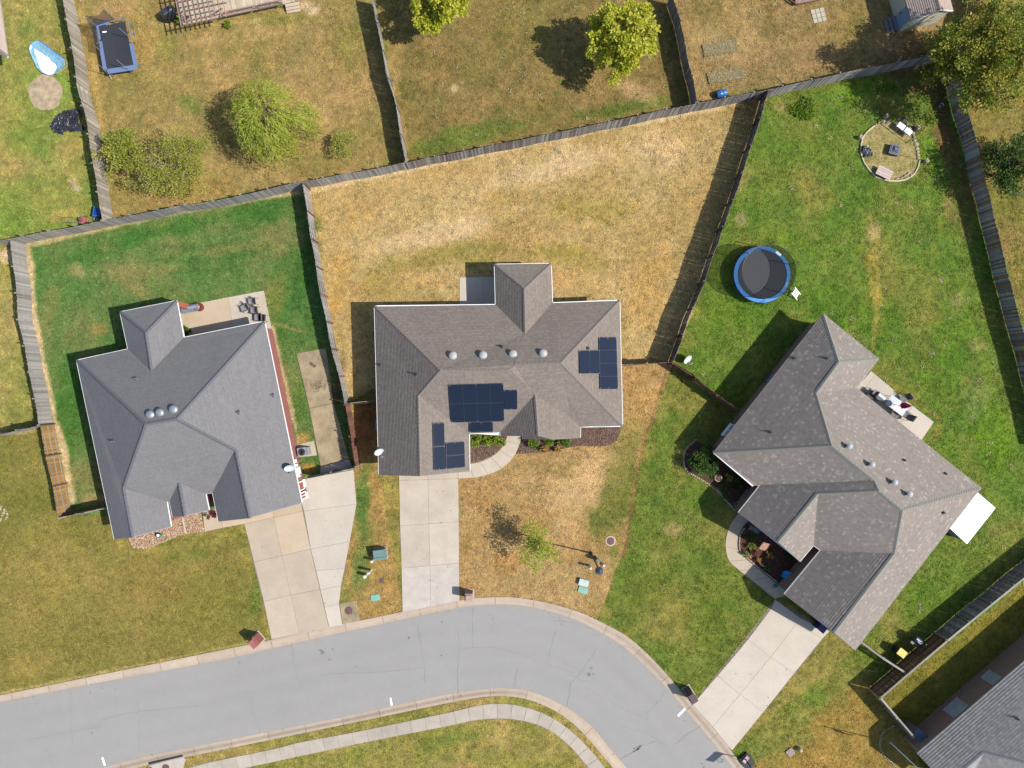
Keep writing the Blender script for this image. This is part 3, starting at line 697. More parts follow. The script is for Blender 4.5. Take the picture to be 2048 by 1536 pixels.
# left driveway, apron and the newer white lane
D2 = thing('driveway', None, None, kind='structure')
slab(D2, [(409, 1063.5), (405, 1020), (418, 1015), (440, 1035), (446, 1055.5)], M_CONC_O)
slab(D2, [(446, 1055.5), (440, 1030), (500, 1030), (545, 1018), (547, 1035), (488.5, 1047.5)], M_CONC_O)
slab(D2, [(547, 1035), (545, 1018), (600, 990), (605, 1022)], M_CONC_O)
quads(D2, 0, [[(488.5, 1047.5), (547, 1035), (605, 1022)], [(508, 1124), (564, 1111), (621, 1098)], [(527.6, 1203), (581, 1190), (639.6, 1179)], [(543, 1279), (599, 1267), (658, 1255)]],
      lambda r, c: M_CONC_O if (r, c) == (0, 1) else M_CONC_T)
sheet('joint_bed', [(409, 1063.5), (405, 1020), (600, 985), (605, 1022), (658, 1255), (543, 1279), (488.5, 1047.5)], .008, M_JOINT)
quads(D2, 0, [[(590, 962), (707, 939.5)], [(608, 1022), (713, 1008)], [(621.5, 1098), (699.5, 1083)], [(632, 1141), (689, 1137)], [(641, 1180), (682, 1171)], [(649, 1214), (678, 1208)], [(658.5, 1255), (684.5, 1250)]], lambda r, c: M_CONC_W)
sheet('joint_bed', [(590, 962), (707, 939.5), (713, 1008), (678, 1208), (684.5, 1250), (658.5, 1255)], .010, M_JOINT)
slab(D2, [(679, 1207.5), (712.5, 1201), (720, 1241.5), (685, 1249.5)], M_CONC_M, .022)
# right driveway and curved walk
D3 = thing('driveway', None, None, kind='structure')
quads(D3, 0, [[(1550, 1199), (1600, 1236), (1660, 1262)], [(1542.7, 1216.7), (1592, 1249), (1645, 1277)], [(1496, 1279), (1541.4, 1314.4), (1588, 1347)], [(1434.6, 1352), (1480, 1388.6), (1527, 1424)], [(1385, 1409), (1425.5, 1454), (1464, 1501)]], lambda r, c: M_CONC_W)
sheet('joint_bed', [(1550, 1199), (1660, 1262), (1464, 1501), (1385, 1409)], .008, M_JOINT)
P3 = thing('path', None, None, kind='structure')
strip_slabs(P3, [(1507, 992), (1477, 1026.6), (1459, 1052.6), (1451, 1086.5), (1456, 1117.7), (1469, 1133), (1495, 1154), (1550, 1198)], [(1530, 1012), (1505, 1034), (1485, 1055), (1477, 1076), (1477, 1099.5), (1492.7, 1117.7), (1534, 1151.6), (1580, 1188)], 9, M_CONC_T)
sheet('joint_bed', [(1507, 992), (1477, 1026.6), (1459, 1052.6), (1451, 1086.5), (1456, 1117.7), (1469, 1133), (1495, 1154), (1550, 1198), (1580, 1188), (1534, 1151.6), (1492.7, 1117.7), (1477, 1099.5), (1477, 1076), (1485, 1055), (1505, 1034), (1530, 1012)], .008, M_JOINT)
slab(P3, [(1475, 1003), (1496, 975), (1535, 985), (1507, 1024)], M_CONC_G, .042)
# patios
T1 = thing('patio', None, None, kind='structure')
slab(T1, [(355, 614), (456, 594.5), (469, 672), (366, 692)], M_CONC_O); slab(T1, [(456, 594.5), (527.6, 581), (543, 656), (532, 662), (469, 672)], M_CONC)
T2 = thing('patio', None, None, kind='structure')
slab(T2, [(919, 555), (966, 554), (967, 612), (919, 613)], M_CONC_W); slab(T2, [(966, 554), (1000, 553), (1000, 612), (967, 612)], M_CONC_W)
T3 = thing('patio', None, None, kind='structure')
slab(T3, [(1742, 742), (1751, 749), (1717, 793), (1704, 785)], M_CONC_W); slab(T3, [(1751, 749), (1826, 812), (1800, 850), (1717, 793)], M_CONC_W); slab(T3, [(1826, 812), (1868, 844), (1842, 882), (1800, 850)], M_CONC_W)
T4 = thing('side_yard_slab', None, None, kind='structure')
slab(T4, [(592.7, 707), (652, 696), (667, 806), (618.7, 816.5)], M_CONC_M, .05); slab(T4, [(618.7, 817), (667, 806.5), (698, 918), (641, 932.4)], M_CONC_M, .05)
slab(T4, [(641, 933), (698, 918.5), (706, 938), (640, 953)], M_CONC_G, .04); slab(T4, [(589, 890), (628, 881), (634, 911), (592, 915)], M_CONC_T, .05)

# planting beds
bed('mulch_bed', [(938, 863), (1015, 863), (1011, 880), (1001, 897), (983, 912), (960, 922), (939, 927)], M_MULCH, .022)
bed('mulch_bed', [(1045, 864), (1160, 866), (1162, 850), (1238, 850), (1240, 866), (1234, 880), (1222, 889), (1205, 893), (1180, 890), (1150, 893), (1120, 899), (1095, 904), (1032, 908), (1042, 886)], M_MULCH, .022)
bed('mulch_bed', [(1486, 1056), (1510, 1028), (1640, 1100), (1590, 1190), (1576, 1183), (1534, 1151.6), (1493, 1117.7), (1478, 1099), (1478, 1076)], M_MULCH_R, .022)
bed('mulch_bed', [(1373, 945), (1366, 925), (1370, 905), (1390, 880), (1430, 900), (1506, 968), (1480, 1000), (1470, 1016), (1440, 978), (1400, 955)], M_MULCH_R, .022)
for pl in ([(938, 850), (1015, 863), (1011, 880), (1001, 897), (983, 912), (960, 922), (939, 927)], [(1045, 864), (1238, 850), (1240, 866), (1222, 889), (1180, 890), (1095, 904), (1032, 908)],
           [(1486, 1056), (1510, 1028), (1640, 1100), (1590, 1190), (1534, 1151), (1478, 1099)], [(1373, 945), (1366, 925), (1390, 880), (1430, 900), (1506, 968), (1470, 1016), (1400, 955)],
           [(255, 1076), (264, 1060), (418, 1010), (420, 1055), (380, 1066), (345, 1078), (300, 1096), (275, 1097), (258, 1088)], [(-40, 1010), (8, 1012), (18, 1024), (14, 1040), (0, 1045), (-40, 1045)]): PAVE.append(pl)
DEBUG = False
# ------------------------------------------------------------------ houses
def solve_roof(V, faces, pitch, ze):
    """eave corners lie at ze; every other roof corner is raised until it lies on the slopes that meet there"""
    pos = {}
    for k, v in V.items():
        if len(v) > 2: pos[k] = P(v[0], v[1], ze)
    info = {}
    for fn, names, eave, use in faces:
        a, b = pos[eave[0]], pos[eave[1]]
        d = Vector((b.x - a.x, b.y - a.y)).normalized(); n = Vector((-d.y, d.x))
        hi_ = [P(V[k][0], V[k][1], ze + 2.2) for k in names if len(V[k]) == 2]
        cx = sum(q.x for q in hi_) / len(hi_); cy = sum(q.y for q in hi_) / len(hi_)
        if n.dot(Vector((cx - a.x, cy - a.y))) < 0: n = -n
        info[fn] = (a, n)
    pit = {f[0]: pitch for f in faces}; zs = {k: ze + 1.5 for k in V if len(V[k]) == 2}
    for it in range(300):
        acc = {}
        for fn, names, eave, use in faces:
            a, n = info[fn]
            for k in names:
                if k in zs:
                    q = P(V[k][0], V[k][1], zs[k]); dist = n.x * (q.x - a.x) + n.y * (q.y - a.y)
                    acc.setdefault(k, []).append((ze + pit[fn] * dist, 1.0 if use else .3))
        for k, l in acc.items(): zs[k] = zs[k] * .5 + .5 * sum(z * w_ for z, w_ in l) / sum(w_ for z, w_ in l)
        for fn, names, eave, use in faces:              # each slope may settle on its own pitch near the common one
            a, n = info[fn]; num = pitch * 6.0; den = 6.0
            for k in names:
                if k in zs:
                    q = P(V[k][0], V[k][1], zs[k]); dist = n.x * (q.x - a.x) + n.y * (q.y - a.y)
                    num += (zs[k] - ze) * dist; den += dist * dist
            pit[fn] = num / den
    for k, z in zs.items(): pos[k] = P(V[k][0], V[k][1], z)
    if DEBUG:
        print('PITCH', {k: round(v, 2) for k, v in pit.items()}); print({k: (round(float(zs[k]), 2), [round(q[0] - zs[k], 2) for q in acc.get(k, [])]) for k in zs})
    return pos

def newell(pts):
    n = Vector((0, 0, 0))
    for i, a in enumerate(pts):
        b = pts[(i + 1) % len(pts)]
        n += Vector(((a.y - b.y) * (a.z + b.z), (a.z - b.z) * (a.x + b.x), (a.x - b.x) * (a.y + b.y)))
    return n.normalized()
def clip(poly, v, lim, keep_above):
    out = []
    for i in range(len(poly)):
        a, b = poly[i], poly[(i + 1) % len(poly)]
        ia = (a[1] >= lim) if keep_above else (a[1] <= lim); ib = (b[1] >= lim) if keep_above else (b[1] <= lim)
        if ia: out.append(a)
        if ia != ib:
            t = (lim - a[1]) / (b[1] - a[1]); out.append((a[0] + (b[0] - a[0]) * t, lim))
    return out

def make_roof(root, pos, faces, mat, h, lift, capmat, caps, ov=.0):
    """each slope laid in overlapping courses of shingles over a deck"""
    m = MB(); deck = MB(); planes = {}
    for fi, (fn, names, eave, use) in enumerate(faces):
        pts = [pos[k] for k in names]
        n = newell(pts)
        if n.z < 0: n = -n; pts = pts[::-1]
        o = sum(pts, Vector()) / len(pts)
        planes[fn] = (o, n)
        tris = tessellate_polygon([pts])
        deck.add([p - Vector((0, 0, .09)) for p in pts], [t if (pts[t[1]] - pts[t[0]]).cross(pts[t[2]] - pts[t[0]]).z > 0 else t[::-1] for t in tris])
        u = Vector((0, 0, 1)).cross(n).normalized(); v = n.cross(u)
        if v.z < 0: u = -u; v = -v
        uv = [((p - o).dot(u), (p - o).dot(v)) for p in pts]
        v0 = min(q[1] for q in uv); v1 = max(q[1] for q in uv)
        for t in tris:
            tri = [uv[i] for i in t]
            if (tri[1][0] - tri[0][0]) * (tri[2][1] - tri[0][1]) - (tri[2][0] - tri[0][0]) * (tri[1][1] - tri[0][1]) < 0: tri = tri[::-1]
            lo = min(q[1] for q in tri); hi = max(q[1] for q in tri)
            k = int((lo - v0) / h)
            while v0 + k * h < hi - 1e-5:
                a = v0 + k * h; b = a + h
                pc = clip(clip(tri, 1, a, True), 1, b, False)
                if len(pc) >= 3:
                    A3, B3, C3 = (pts[i] for i in t); nt_ = (B3 - A3).cross(C3 - A3)
                    if abs(nt_.z) < 1e-6: k += 1; continue
                    P3d = []
                    for x, y in pc:
                        q = o + u * x + v * y
                        q.z = A3.z - (nt_.x * (q.x - A3.x) + nt_.y * (q.y - A3.y)) / nt_.z
                        P3d.append(q + n * (lift * (1 - (y - a) / h) + .004))
                    m.poly(P3d, [(x + fi * 37.3, min(max(y - v0, k * h + 1e-4), k * h + h - 1e-4) + fi * 3 * h * 40) for x, y in pc])
                k += 1
    r = m.build('roof', mat, root, world=True)
    deck.build('roof_deck', capmat, r, world=True)
    for a, b in caps:
        c = MB(); a, b = pos[a], pos[b]; d = b - a; L = d.length; d /= L
        s = d.cross(Vector((0, 0, 1))).normalized(); nrm = s.cross(d).normalized()
        if nrm.z < 0: nrm = -nrm
        nseg = max(1, int(L / .3))
        for i in range(nseg):
            p = a + d * (L * i / nseg); q = a + d * (L * (i + 1.12) / nseg)
            z0 = .035 if True else 0
            vs = []
            for pt, zz in ((p, .055), (q, .03)):
                vs += [pt + s * .14 + nrm * (zz - .075), pt + nrm * (zz + .015), pt - s * .14 + nrm * (zz - .075)]
            c.add(vs, [(0, 1, 4, 3), (1, 2, 5, 4), (0, 2, 1)])
        c.build('ridge_cap', capmat, r, world=True)
    return r, planes

def make_walls(root, pos, outline, mat, ze, inset_d=.4, gables=(), soffit=None, name='wall'):
    pts = [(pos[k].x, pos[k].y) for k in outline]
    q = inset(pts, inset_d)
    m = MB(); n = len(q); run = 0
    for i in range(n):
        a, b = q[i], q[(i + 1) % n]; L = (b - a).length
        m.quad((a.x, a.y, -.1), (b.x, b.y, -.1), (b.x, b.y, ze - .1), (a.x, a.y, ze - .1), [(run, 0), (run + L, 0), (run + L, ze), (run, ze)])
        run += L
    cen = Vector((sum(p[0] for p in pts) / n, sum(p[1] for p in pts) / n, 0))
    for e1, rg, e2 in gables:
        a, r_, b = pos[e1].copy(), pos[rg].copy(), pos[e2].copy()
        d = Vector((b.x - a.x, b.y - a.y, 0)).normalized(); nn = Vector((-d.y, d.x, 0))
        mid = (a + b) / 2
        if nn.dot(cen - Vector((mid.x, mid.y, 0))) < 0: nn = -nn
        off = nn * .3
        k = .94
        A = a.lerp(mid, .06) + off; B = b.lerp(mid, .06) + off; R_ = Vector((r_.x, r_.y, r_.z - .14)) + off
        A.z -= .1; B.z -= .1
        m.poly([A, B, R_], [(0, 0), ((B - A).length, 0), ((R_ - A).dot(d), R_.z - A.z)])
        m.poly([R_ , B, A], [((R_ - A).dot(d), R_.z - A.z), ((B - A).length, 0), (0, 0)])
    o = m.build(name, mat, root, world=True)
    s = MB(); s.poly([(p[0], p[1], ze - .13) for p in pts][::-1])
    if soffit: s.build('soffit', soffit, root, world=True)
    return q

def make_trim(root, pos, edges, mat, w=.11, h=.13, name='gutter', out=True):
    for a, b in edges:
        a, b = pos[a], pos[b]
        d = Vector((b.x - a.x, b.y - a.y, 0)).normalized(); n = Vector((d.y, -d.x, 0))
        MB().bar(a + Vector((0, 0, -.055)), b + Vector((0, 0, -.055)), w, h).build(name, mat, root, world=True)

def on_plane(px, py, pl, off=0.0):
    o, n = pl; o = o + n * off
    q = P(px, py, 0); cam_p = Vector((0, 0, H)); d = q - cam_p
    t = (o - cam_p).dot(n) / d.dot(n)
    return cam_p + d * t
def window(root, pos3, facing, wdt, hgt, name='window', frame=None, pane=None, bars=1, label=None):
    """pos3: middle of the window on the wall; facing: outward unit vector"""
    f = Vector(facing).normalized(); s = Vector((-f.y, f.x, 0)); c = Vector(pos3)
    m = MB(); t = .07
    R = Matrix((s, f, Vector((0, 0, 1)))).transposed()
    for dx, dz, sx, sz in ((0, hgt / 2, wdt + t, t), (0, -hgt / 2, wdt + t, t), (-wdt / 2, 0, t, hgt - t), (wdt / 2, 0, t, hgt - t)):
        m.box(c + s * dx + Vector((0, 0, dz)) + f * .03, (sx, .09, sz), m=R)
    for i in range(bars): m.box(c + s * (-wdt / 2 + wdt * (i + 1) / (bars + 1)) + f * .02, (t * .7, .06, hgt - t), m=R)
    m.box(c + Vector((0, 0, -hgt / 2 - .06)) + f * .07, (wdt + .18, .17, .05), m=R)
    o = m.build(name, frame or WHITE, root, world=True)
    p = MB().box(c + f * .006, (wdt - t, .012, hgt - t), m=R); p.build('pane', pane or GLASS, o, world=True)
    return o

GLASS = plain('window glass', (.22, .26, .28), .1, .1, 2, bump=0, spec=.8)
def vent_dome(root, p, r, h, mat, name='roof_vent'):
    v = MB().lathe([(r * .9, -.25), (r * .9, h * .35), (r * 1.0, h * .4), (r * 1.0, h * .5), (r * .86, h * .75), (r * .5, h * .95), (r * .22, h), (r * .2, h * 1.06), (0, h * 1.07)], 20, p)
    o = v.build(name, mat, root, True, world=True)
    MB().lathe([(r * .86, -.1), (r * .86, h * .3)], 14, p).build('vent_collar', DKGREY, o, world=True)
    return o
def vent_turret(root, p, mat):
    o = MB().lathe([(.13, -.3), (.13, .42)], 14, p).build('roof_vent', GREYM, root, True, world=True)
    MB().lathe([(.14, .40), (.22, .44), (.23, .50), (.17, .56), (.07, .60), (0, .61)], 18, p).build('vent_cap', mat, o, True, world=True)
def vent_pipe(root, p, r=.05, h=.38, mat=None):
    o = MB().lathe([(r, -.2), (r, h), (r * .75, h), (r * .75, h - .1), (0, h - .1)], 10, p).build('vent_pipe', mat or DKGREY, root, True, world=True)
    MB().lathe([(r * 3, .03), (r * 2.2, .06), (r * 1.1, .14)], 12, p).build('flashing', DKGREY, o, world=True)
def dish(root, p, az, size=.42, name='satellite_dish', foot=None):
    """pan-shaped reflector on a bent mast with a feed arm; az = compass heading it faces"""
    f = Vector((math.sin(az), math.cos(az), 0)); tilt = (f * .80 + Vector((0, 0, .6))).normalized()
    s = f.cross(Vector((0, 0, 1))).normalized(); up = s.cross(tilt).normalized()
    R = Matrix((s, up, tilt)).transposed()
    c = p + Vector((0, 0, .55))
    m = MB(); prof = [(0, 0), (size * .5, .02), (size * .85, .065), (size, .1), (size * 1.0, .115), (size * .85, .08), (size * .5, .035), (0, .012)]
    m.lathe(prof, 24, c, R)
    o = m.build('reflector', plain('dish enamel', (.36, .39, .41), .45, .06), root, True, world=True)
    a = MB().tube([p, p + Vector((0, 0, .3)), c - tilt * .06], .028, 8); a.build('mast', GREYM, root, world=True)
    a = MB().tube([c - up * size * .9 + tilt * .08, c - up * size * .75 + tilt * .42], .018, 6)
    a.box(c - up * size * .72 + tilt * .46, (.09, .09, .14), m=R); a.tube([c - up * size * .72 + tilt * .46 - s * .1, c - up * size * .72 + tilt * .46 + s * .1], .035, 8); a.build('feed_arm', GREYM, root, True, world=True)
    return o

def solar_array(root, quad, pl, cols, rows, group):
    """dark glass panels with thin frames on rails above the slope"""
    c = [on_plane(x, y, pl, .13) for x, y in quad]          # TL TR BR BL
    n = pl[1]
    def at(u, v): return (c[0].lerp(c[1], u)).lerp(c[3].lerp(c[2], u), v)
    for r in range(rows):
        for k in range(cols):
            g = .012
            e = [at((k + du) / cols, (r + dv) / rows) for du, dv in ((0, 0), (1, 0), (1, 1), (0, 1))]
            cen = sum(e, Vector()) / 4
            def ins(d): return [p + (cen - p).normalized() * d for p in e]
            o_, i_ = ins(.016), ins(.045)
            m = MB(); T = n * .02; B = -n * .02
            vs = [p + B for p in o_] + [p + T for p in o_] + [p + T for p in i_] + [p + T * .4 for p in i_]
            fs = []
            for a in range(4):
                b = (a + 1) % 4
                fs += [(a, b, 4 + b, 4 + a), (4 + a, 4 + b, 8 + b, 8 + a), (8 + a, 8 + b, 12 + b, 12 + a)]
            m.add(vs, fs)
            f = m.build('solar_panel', M_PFRAME, root, world=True)
            gl = MB(); q = [p + T * .4 for p in i_][::-1]
            gl.quad(*q, uv=[(0, 0), (1, 0), (1, 1), (0, 1)]); gl.build('solar_cell_glass', M_SOLAR, f, world=True)
    for v in (.25 / rows, 1 - .25 / rows):
        MB().bar(at(.02, v) - n * .06, at(.98, v) - n * .06, .04, .06).build('panel_rail', GREYM, root, world=True)
    for u, v in ((.02, .02), (.5, .02), (.98, .02), (.98, .98), (.5, .98), (.02, .98)): MB().box(at(u, v) + n * .012, (.05, .05, .03)).build('panel_clamp', GREYM, root, world=True)
def solar_mat():
    m, nt, b = newmat('solar cells')
    uv = nt.nodes.new('ShaderNodeUVMap'); uv.uv_map = 'UVMap'
    br = N(nt, 'ShaderNodeTexBrick', offset=0); nt.links.new(uv.outputs[0], br.inputs['Vector'])
    br.inputs['Color1'].default_value = (.008, .012, .024, 1); br.inputs['Color2'].default_value = (.007, .011, .022, 1); br.inputs['Mortar'].default_value = (.009, .014, .027, 1)
    br.inputs['Scale'].default_value = 1; br.inputs['Brick Width'].default_value = 1 / 6; br.inputs['Row Height'].default_value = .1; br.inputs['Mortar Size'].default_value = .004
    nt.links.new(br.outputs[0], b.inputs['Base Color']); b.inputs['Roughness'].default_value = .15; b.inputs['Specular IOR Level'].default_value = .14
    return m
M_SOLAR = solar_mat(); M_PFRAME = plain('panel frame', (.02, .03, .045), .4, .1)

SH_L = shingle('blue grey shingles', [obs(148, 146, 147), obs(142, 140, 141), obs(145, 143, 144), obs(139, 137, 138)], .17, .143, streak=.12, course=.16)
SH_C = shingle('brown grey shingles', [obs(160, 148, 138), obs(150, 138, 128), obs(155, 143, 133), obs(146, 134, 124), obs(164, 152, 142)], .18, .15, streak=.25, course=.22)
SH_R = shingle('speckled taupe shingles', [obs(172, 161, 152), obs(163, 152, 143), obs(167, 156, 147), obs(158, 147, 138)], .2, .2, fleck=obs(198, 188, 178), fleck_amt=.09, streak=.08, course=.2)
SH_B = shingle('slate grey shingles', [obs(188, 184, 180), obs(170, 166, 162), obs(180, 176, 172), obs(164, 160, 156)], .24, .2, streak=.12, course=.14)
SH_P = shingle('pinkish shingles', [obs(218, 196, 184), obs(206, 184, 172), obs(211, 190, 178), obs(200, 180, 168)], .18, .15, course=.25)
CAP_L = plain('blue grey ridge caps', obs(118, 117, 124), .9, .15, 9); CAP_C = plain('brown ridge caps', obs(150, 138, 130), .9, .2, 9)
CAP_R = plain('mossy grey ridge caps', obs(158, 156, 146), .9, .15, 9); CAP_B = plain('slate ridge caps', obs(150, 150, 150), .9, .15, 9)
BR_RED = brick_mat('red brick', obs(196, 104, 94), obs(164, 78, 72), obs(214, 170, 158))
BR_TAN = brick_mat('brown brick', obs(176, 140, 120), obs(146, 112, 96), obs(196, 180, 164))
SOFF = plain('soffit', (.6, .59, .57), .7, .05)
ZE = 2.75; PITCH = .68

def porch_cols(root, pos, front, b0, b1, cm):
    a, b = pos[front[0]], pos[front[1]]; mid = (a + b + pos[b0] + pos[b1]) / 4
    for p in (a, b):
        q = p.lerp(mid, .12); MB().box((q.x, q.y, ZE / 2 - .05), (.42, .42, ZE - .1)).build('porch_column', cm, root, world=True)
    m = MB(); m.poly([Vector((q.x, q.y, ZE - .12)) for q in (a, b, pos[b1], pos[b0])]); m.build('porch_ceiling', SOFF, root, world=True)
# --- middle house with the solar panels
def house_c():
    V = dict(NW=(749.3, 612.3, 'e'), PW=(991.6, 609.5, 'e'), P1=(989.2, 529, 'e'), P2=(1101.9, 527.6, 'e'), PE=(1104.5, 606, 'e'), NE=(1239, 601, 'e'), SE=(1244.7, 851.9, 'e'), S1=(1160.8, 853.4, 'e'), S2=(1160.3, 875, 'e'), S3=(1001.5, 871, 'e'), S4=(1000, 865, 'e'), S5=(938.3, 867, 'e'), G1=(939.2, 942, 'e'), G0=(758.3, 949.2, 'e'),
             R1=(880.2, 740.5), R2=(1019.5, 739.6), R3=(1030, 727.6), R4=(1121, 726), PH=(1048.5, 577.3), PR=(1050.3, 668.3), FG=(1070.4, 789), FGE=(1076.4, 871.8), V1=(1142, 835.4), GR=(836.8, 791), GE=(840.4, 951.6), NB=(1103, 878.6), B1=(1045, 877.5, 'e'), B2=(1045, 871.8, 'e'))
    F = [('N', ['PW', 'NW', 'R1', 'R2', 'R3', 'R4', 'NE', 'PE', 'PR'], ('NW', 'PW'), 1), ('W', ['NW', 'G0', 'GE', 'GR', 'R1'], ('NW', 'G0'), 1),
         ('PW', ['P1', 'PW', 'PR', 'PH'], ('P1', 'PW'), 1), ('PN', ['P1', 'P2', 'PH'], ('P1', 'P2'), 1), ('PE', ['PE', 'P2', 'PH', 'PR'], ('PE', 'P2'), 1),
         ('E', ['NE', 'SE', 'R4'], ('NE', 'SE'), 1), ('S', ['SE', 'S1', 'V1', 'FG', 'R3', 'R4'], ('SE', 'S1'), 1),
         ('FE', ['S1', 'S2', 'NB', 'FGE', 'FG', 'V1'], ('S1', 'S2'), 1), ('FW', ['S4', 'S3', 'FGE', 'FG'], ('S4', 'S3'), 0),
         ('SW', ['S4', 'S5', 'GR', 'R1', 'R2', 'R3', 'FG'], ('S4', 'S5'), 1), ('GE', ['S5', 'G1', 'GE', 'GR'], ('S5', 'G1'), 1)]
    pos = solve_roof(V, F, PITCH, ZE)
    pos['NB2'] = P(1103, 872.2, pos['NB'].z); 
    F2 = F + [('NBW', ['B2', 'B1', 'NB', 'NB2'], ('B2', 'B1'), 0)]
    t = thing('brick_house', 'house with brown shingle roof carrying dark solar panels, in the middle between two driveways', 'house', P(1000, 740, 0), group='houses along the street')
    r, pl = make_roof(t, pos, F2, SH_C, .15, .028, CAP_C, [('NW', 'R1'), ('R1', 'R2'), ('R3', 'R4'), ('NE', 'R4'), ('SE', 'R4'), ('P1', 'PH'), ('P2', 'PH'), ('PH', 'PR'), ('R1', 'GR'), ('GR', 'GE'), ('R3', 'FG'), ('FG', 'FGE')])
    make_walls(t, pos, ['NW', 'PW', 'PE', 'NE', 'SE', 'S1', 'S2', 'S3', 'S5', 'G1', 'G0'], BR_TAN, ZE, gables=[('G0', 'GE', 'G1'), ('S3', 'FGE', 'S2'), ('B1', 'NB', 'S2')], soffit=SOFF)
    make_trim(t, pos, [('NW', 'PW'), ('PW', 'P1'), ('P1', 'P2'), ('P2', 'PE'), ('PE', 'NE'), ('NE', 'SE'), ('SE', 'S1'), ('S1', 'S2'), ('S4', 'S5'), ('S3', 'S4'), ('S5', 'G1'), ('NW', 'G0')], GUTTER)
    make_trim(t, pos, [('G0', 'GE'), ('GE', 'G1'), ('S3', 'FGE'), ('S2', 'NB'), ('B1', 'NB')], plain('brown fascia', obs(150, 140, 134), .7, .1), .06, .14, 'rake_board')
    for x, y in ((905.7, 711.5), (966, 710.5), (1025.8, 708.5), (1086, 707)): vent_dome(t, on_plane(x, y, pl['N']), .33, .32, plain('vent enamel', (.25, .25, .245), .55, .15, 9))
    for x, y, f in ((762, 730, 'W'), (834, 749, 'W'), (1004.5, 693.5, 'N')): vent_pipe(t, on_plane(x, y, pl[f]))
    MB().box(on_plane(1175.8, 696.5, pl['E'], .08), (.22, .2, .2)).build('vent_hood', BLACK, t, world=True)
    Z = lambda *q: [(720 + x / 3.339, 500 + y / 3.339) for x, y in q]
    solar_array(t, Z((590, 900), (957, 889), (963, 1144), (610, 1152)), pl['SW'], 4, 2, '')
    solar_array(t, Z((964, 936), (1050, 935), (1051, 1064), (966, 1066)), pl['SW'], 1, 1, '')
    solar_array(t, Z((730, 1154), (888, 1150), (890, 1214), (732, 1217)), pl['SW'], 1, 1, '')
    solar_array(t, Z((485, 1155), (562, 1152), (570, 1467), (492, 1472)), pl['GE'], 1, 2, '')
    solar_array(t, Z((572, 1288), (698, 1280), (703, 1450), (575, 1464)), pl['GE'], 1, 2, '')
    solar_array(t, Z((1594, 583), (1712, 582), (1723, 929), (1604, 930)), pl['E'], 1, 4, '')
    solar_array(t, Z((1464, 671), (1598, 669), (1602, 825), (1467, 827)), pl['E'], 2, 1, '')
    porch_cols(t, pos, ('P1', 'P2'), 'PW', 'PE', plain('tan brick pier', obs(180, 146, 126), .85, .25, 14))
    d = thing('satellite_dish', None, None, (0, 0, 0)); d.parent = t
    d.location = Vector((0, 0, 0))
    dish(d, P(760, 901, ZE - .1), math.radians(147), .40)
    return pos, pl
POS_C, PL_C = house_c()

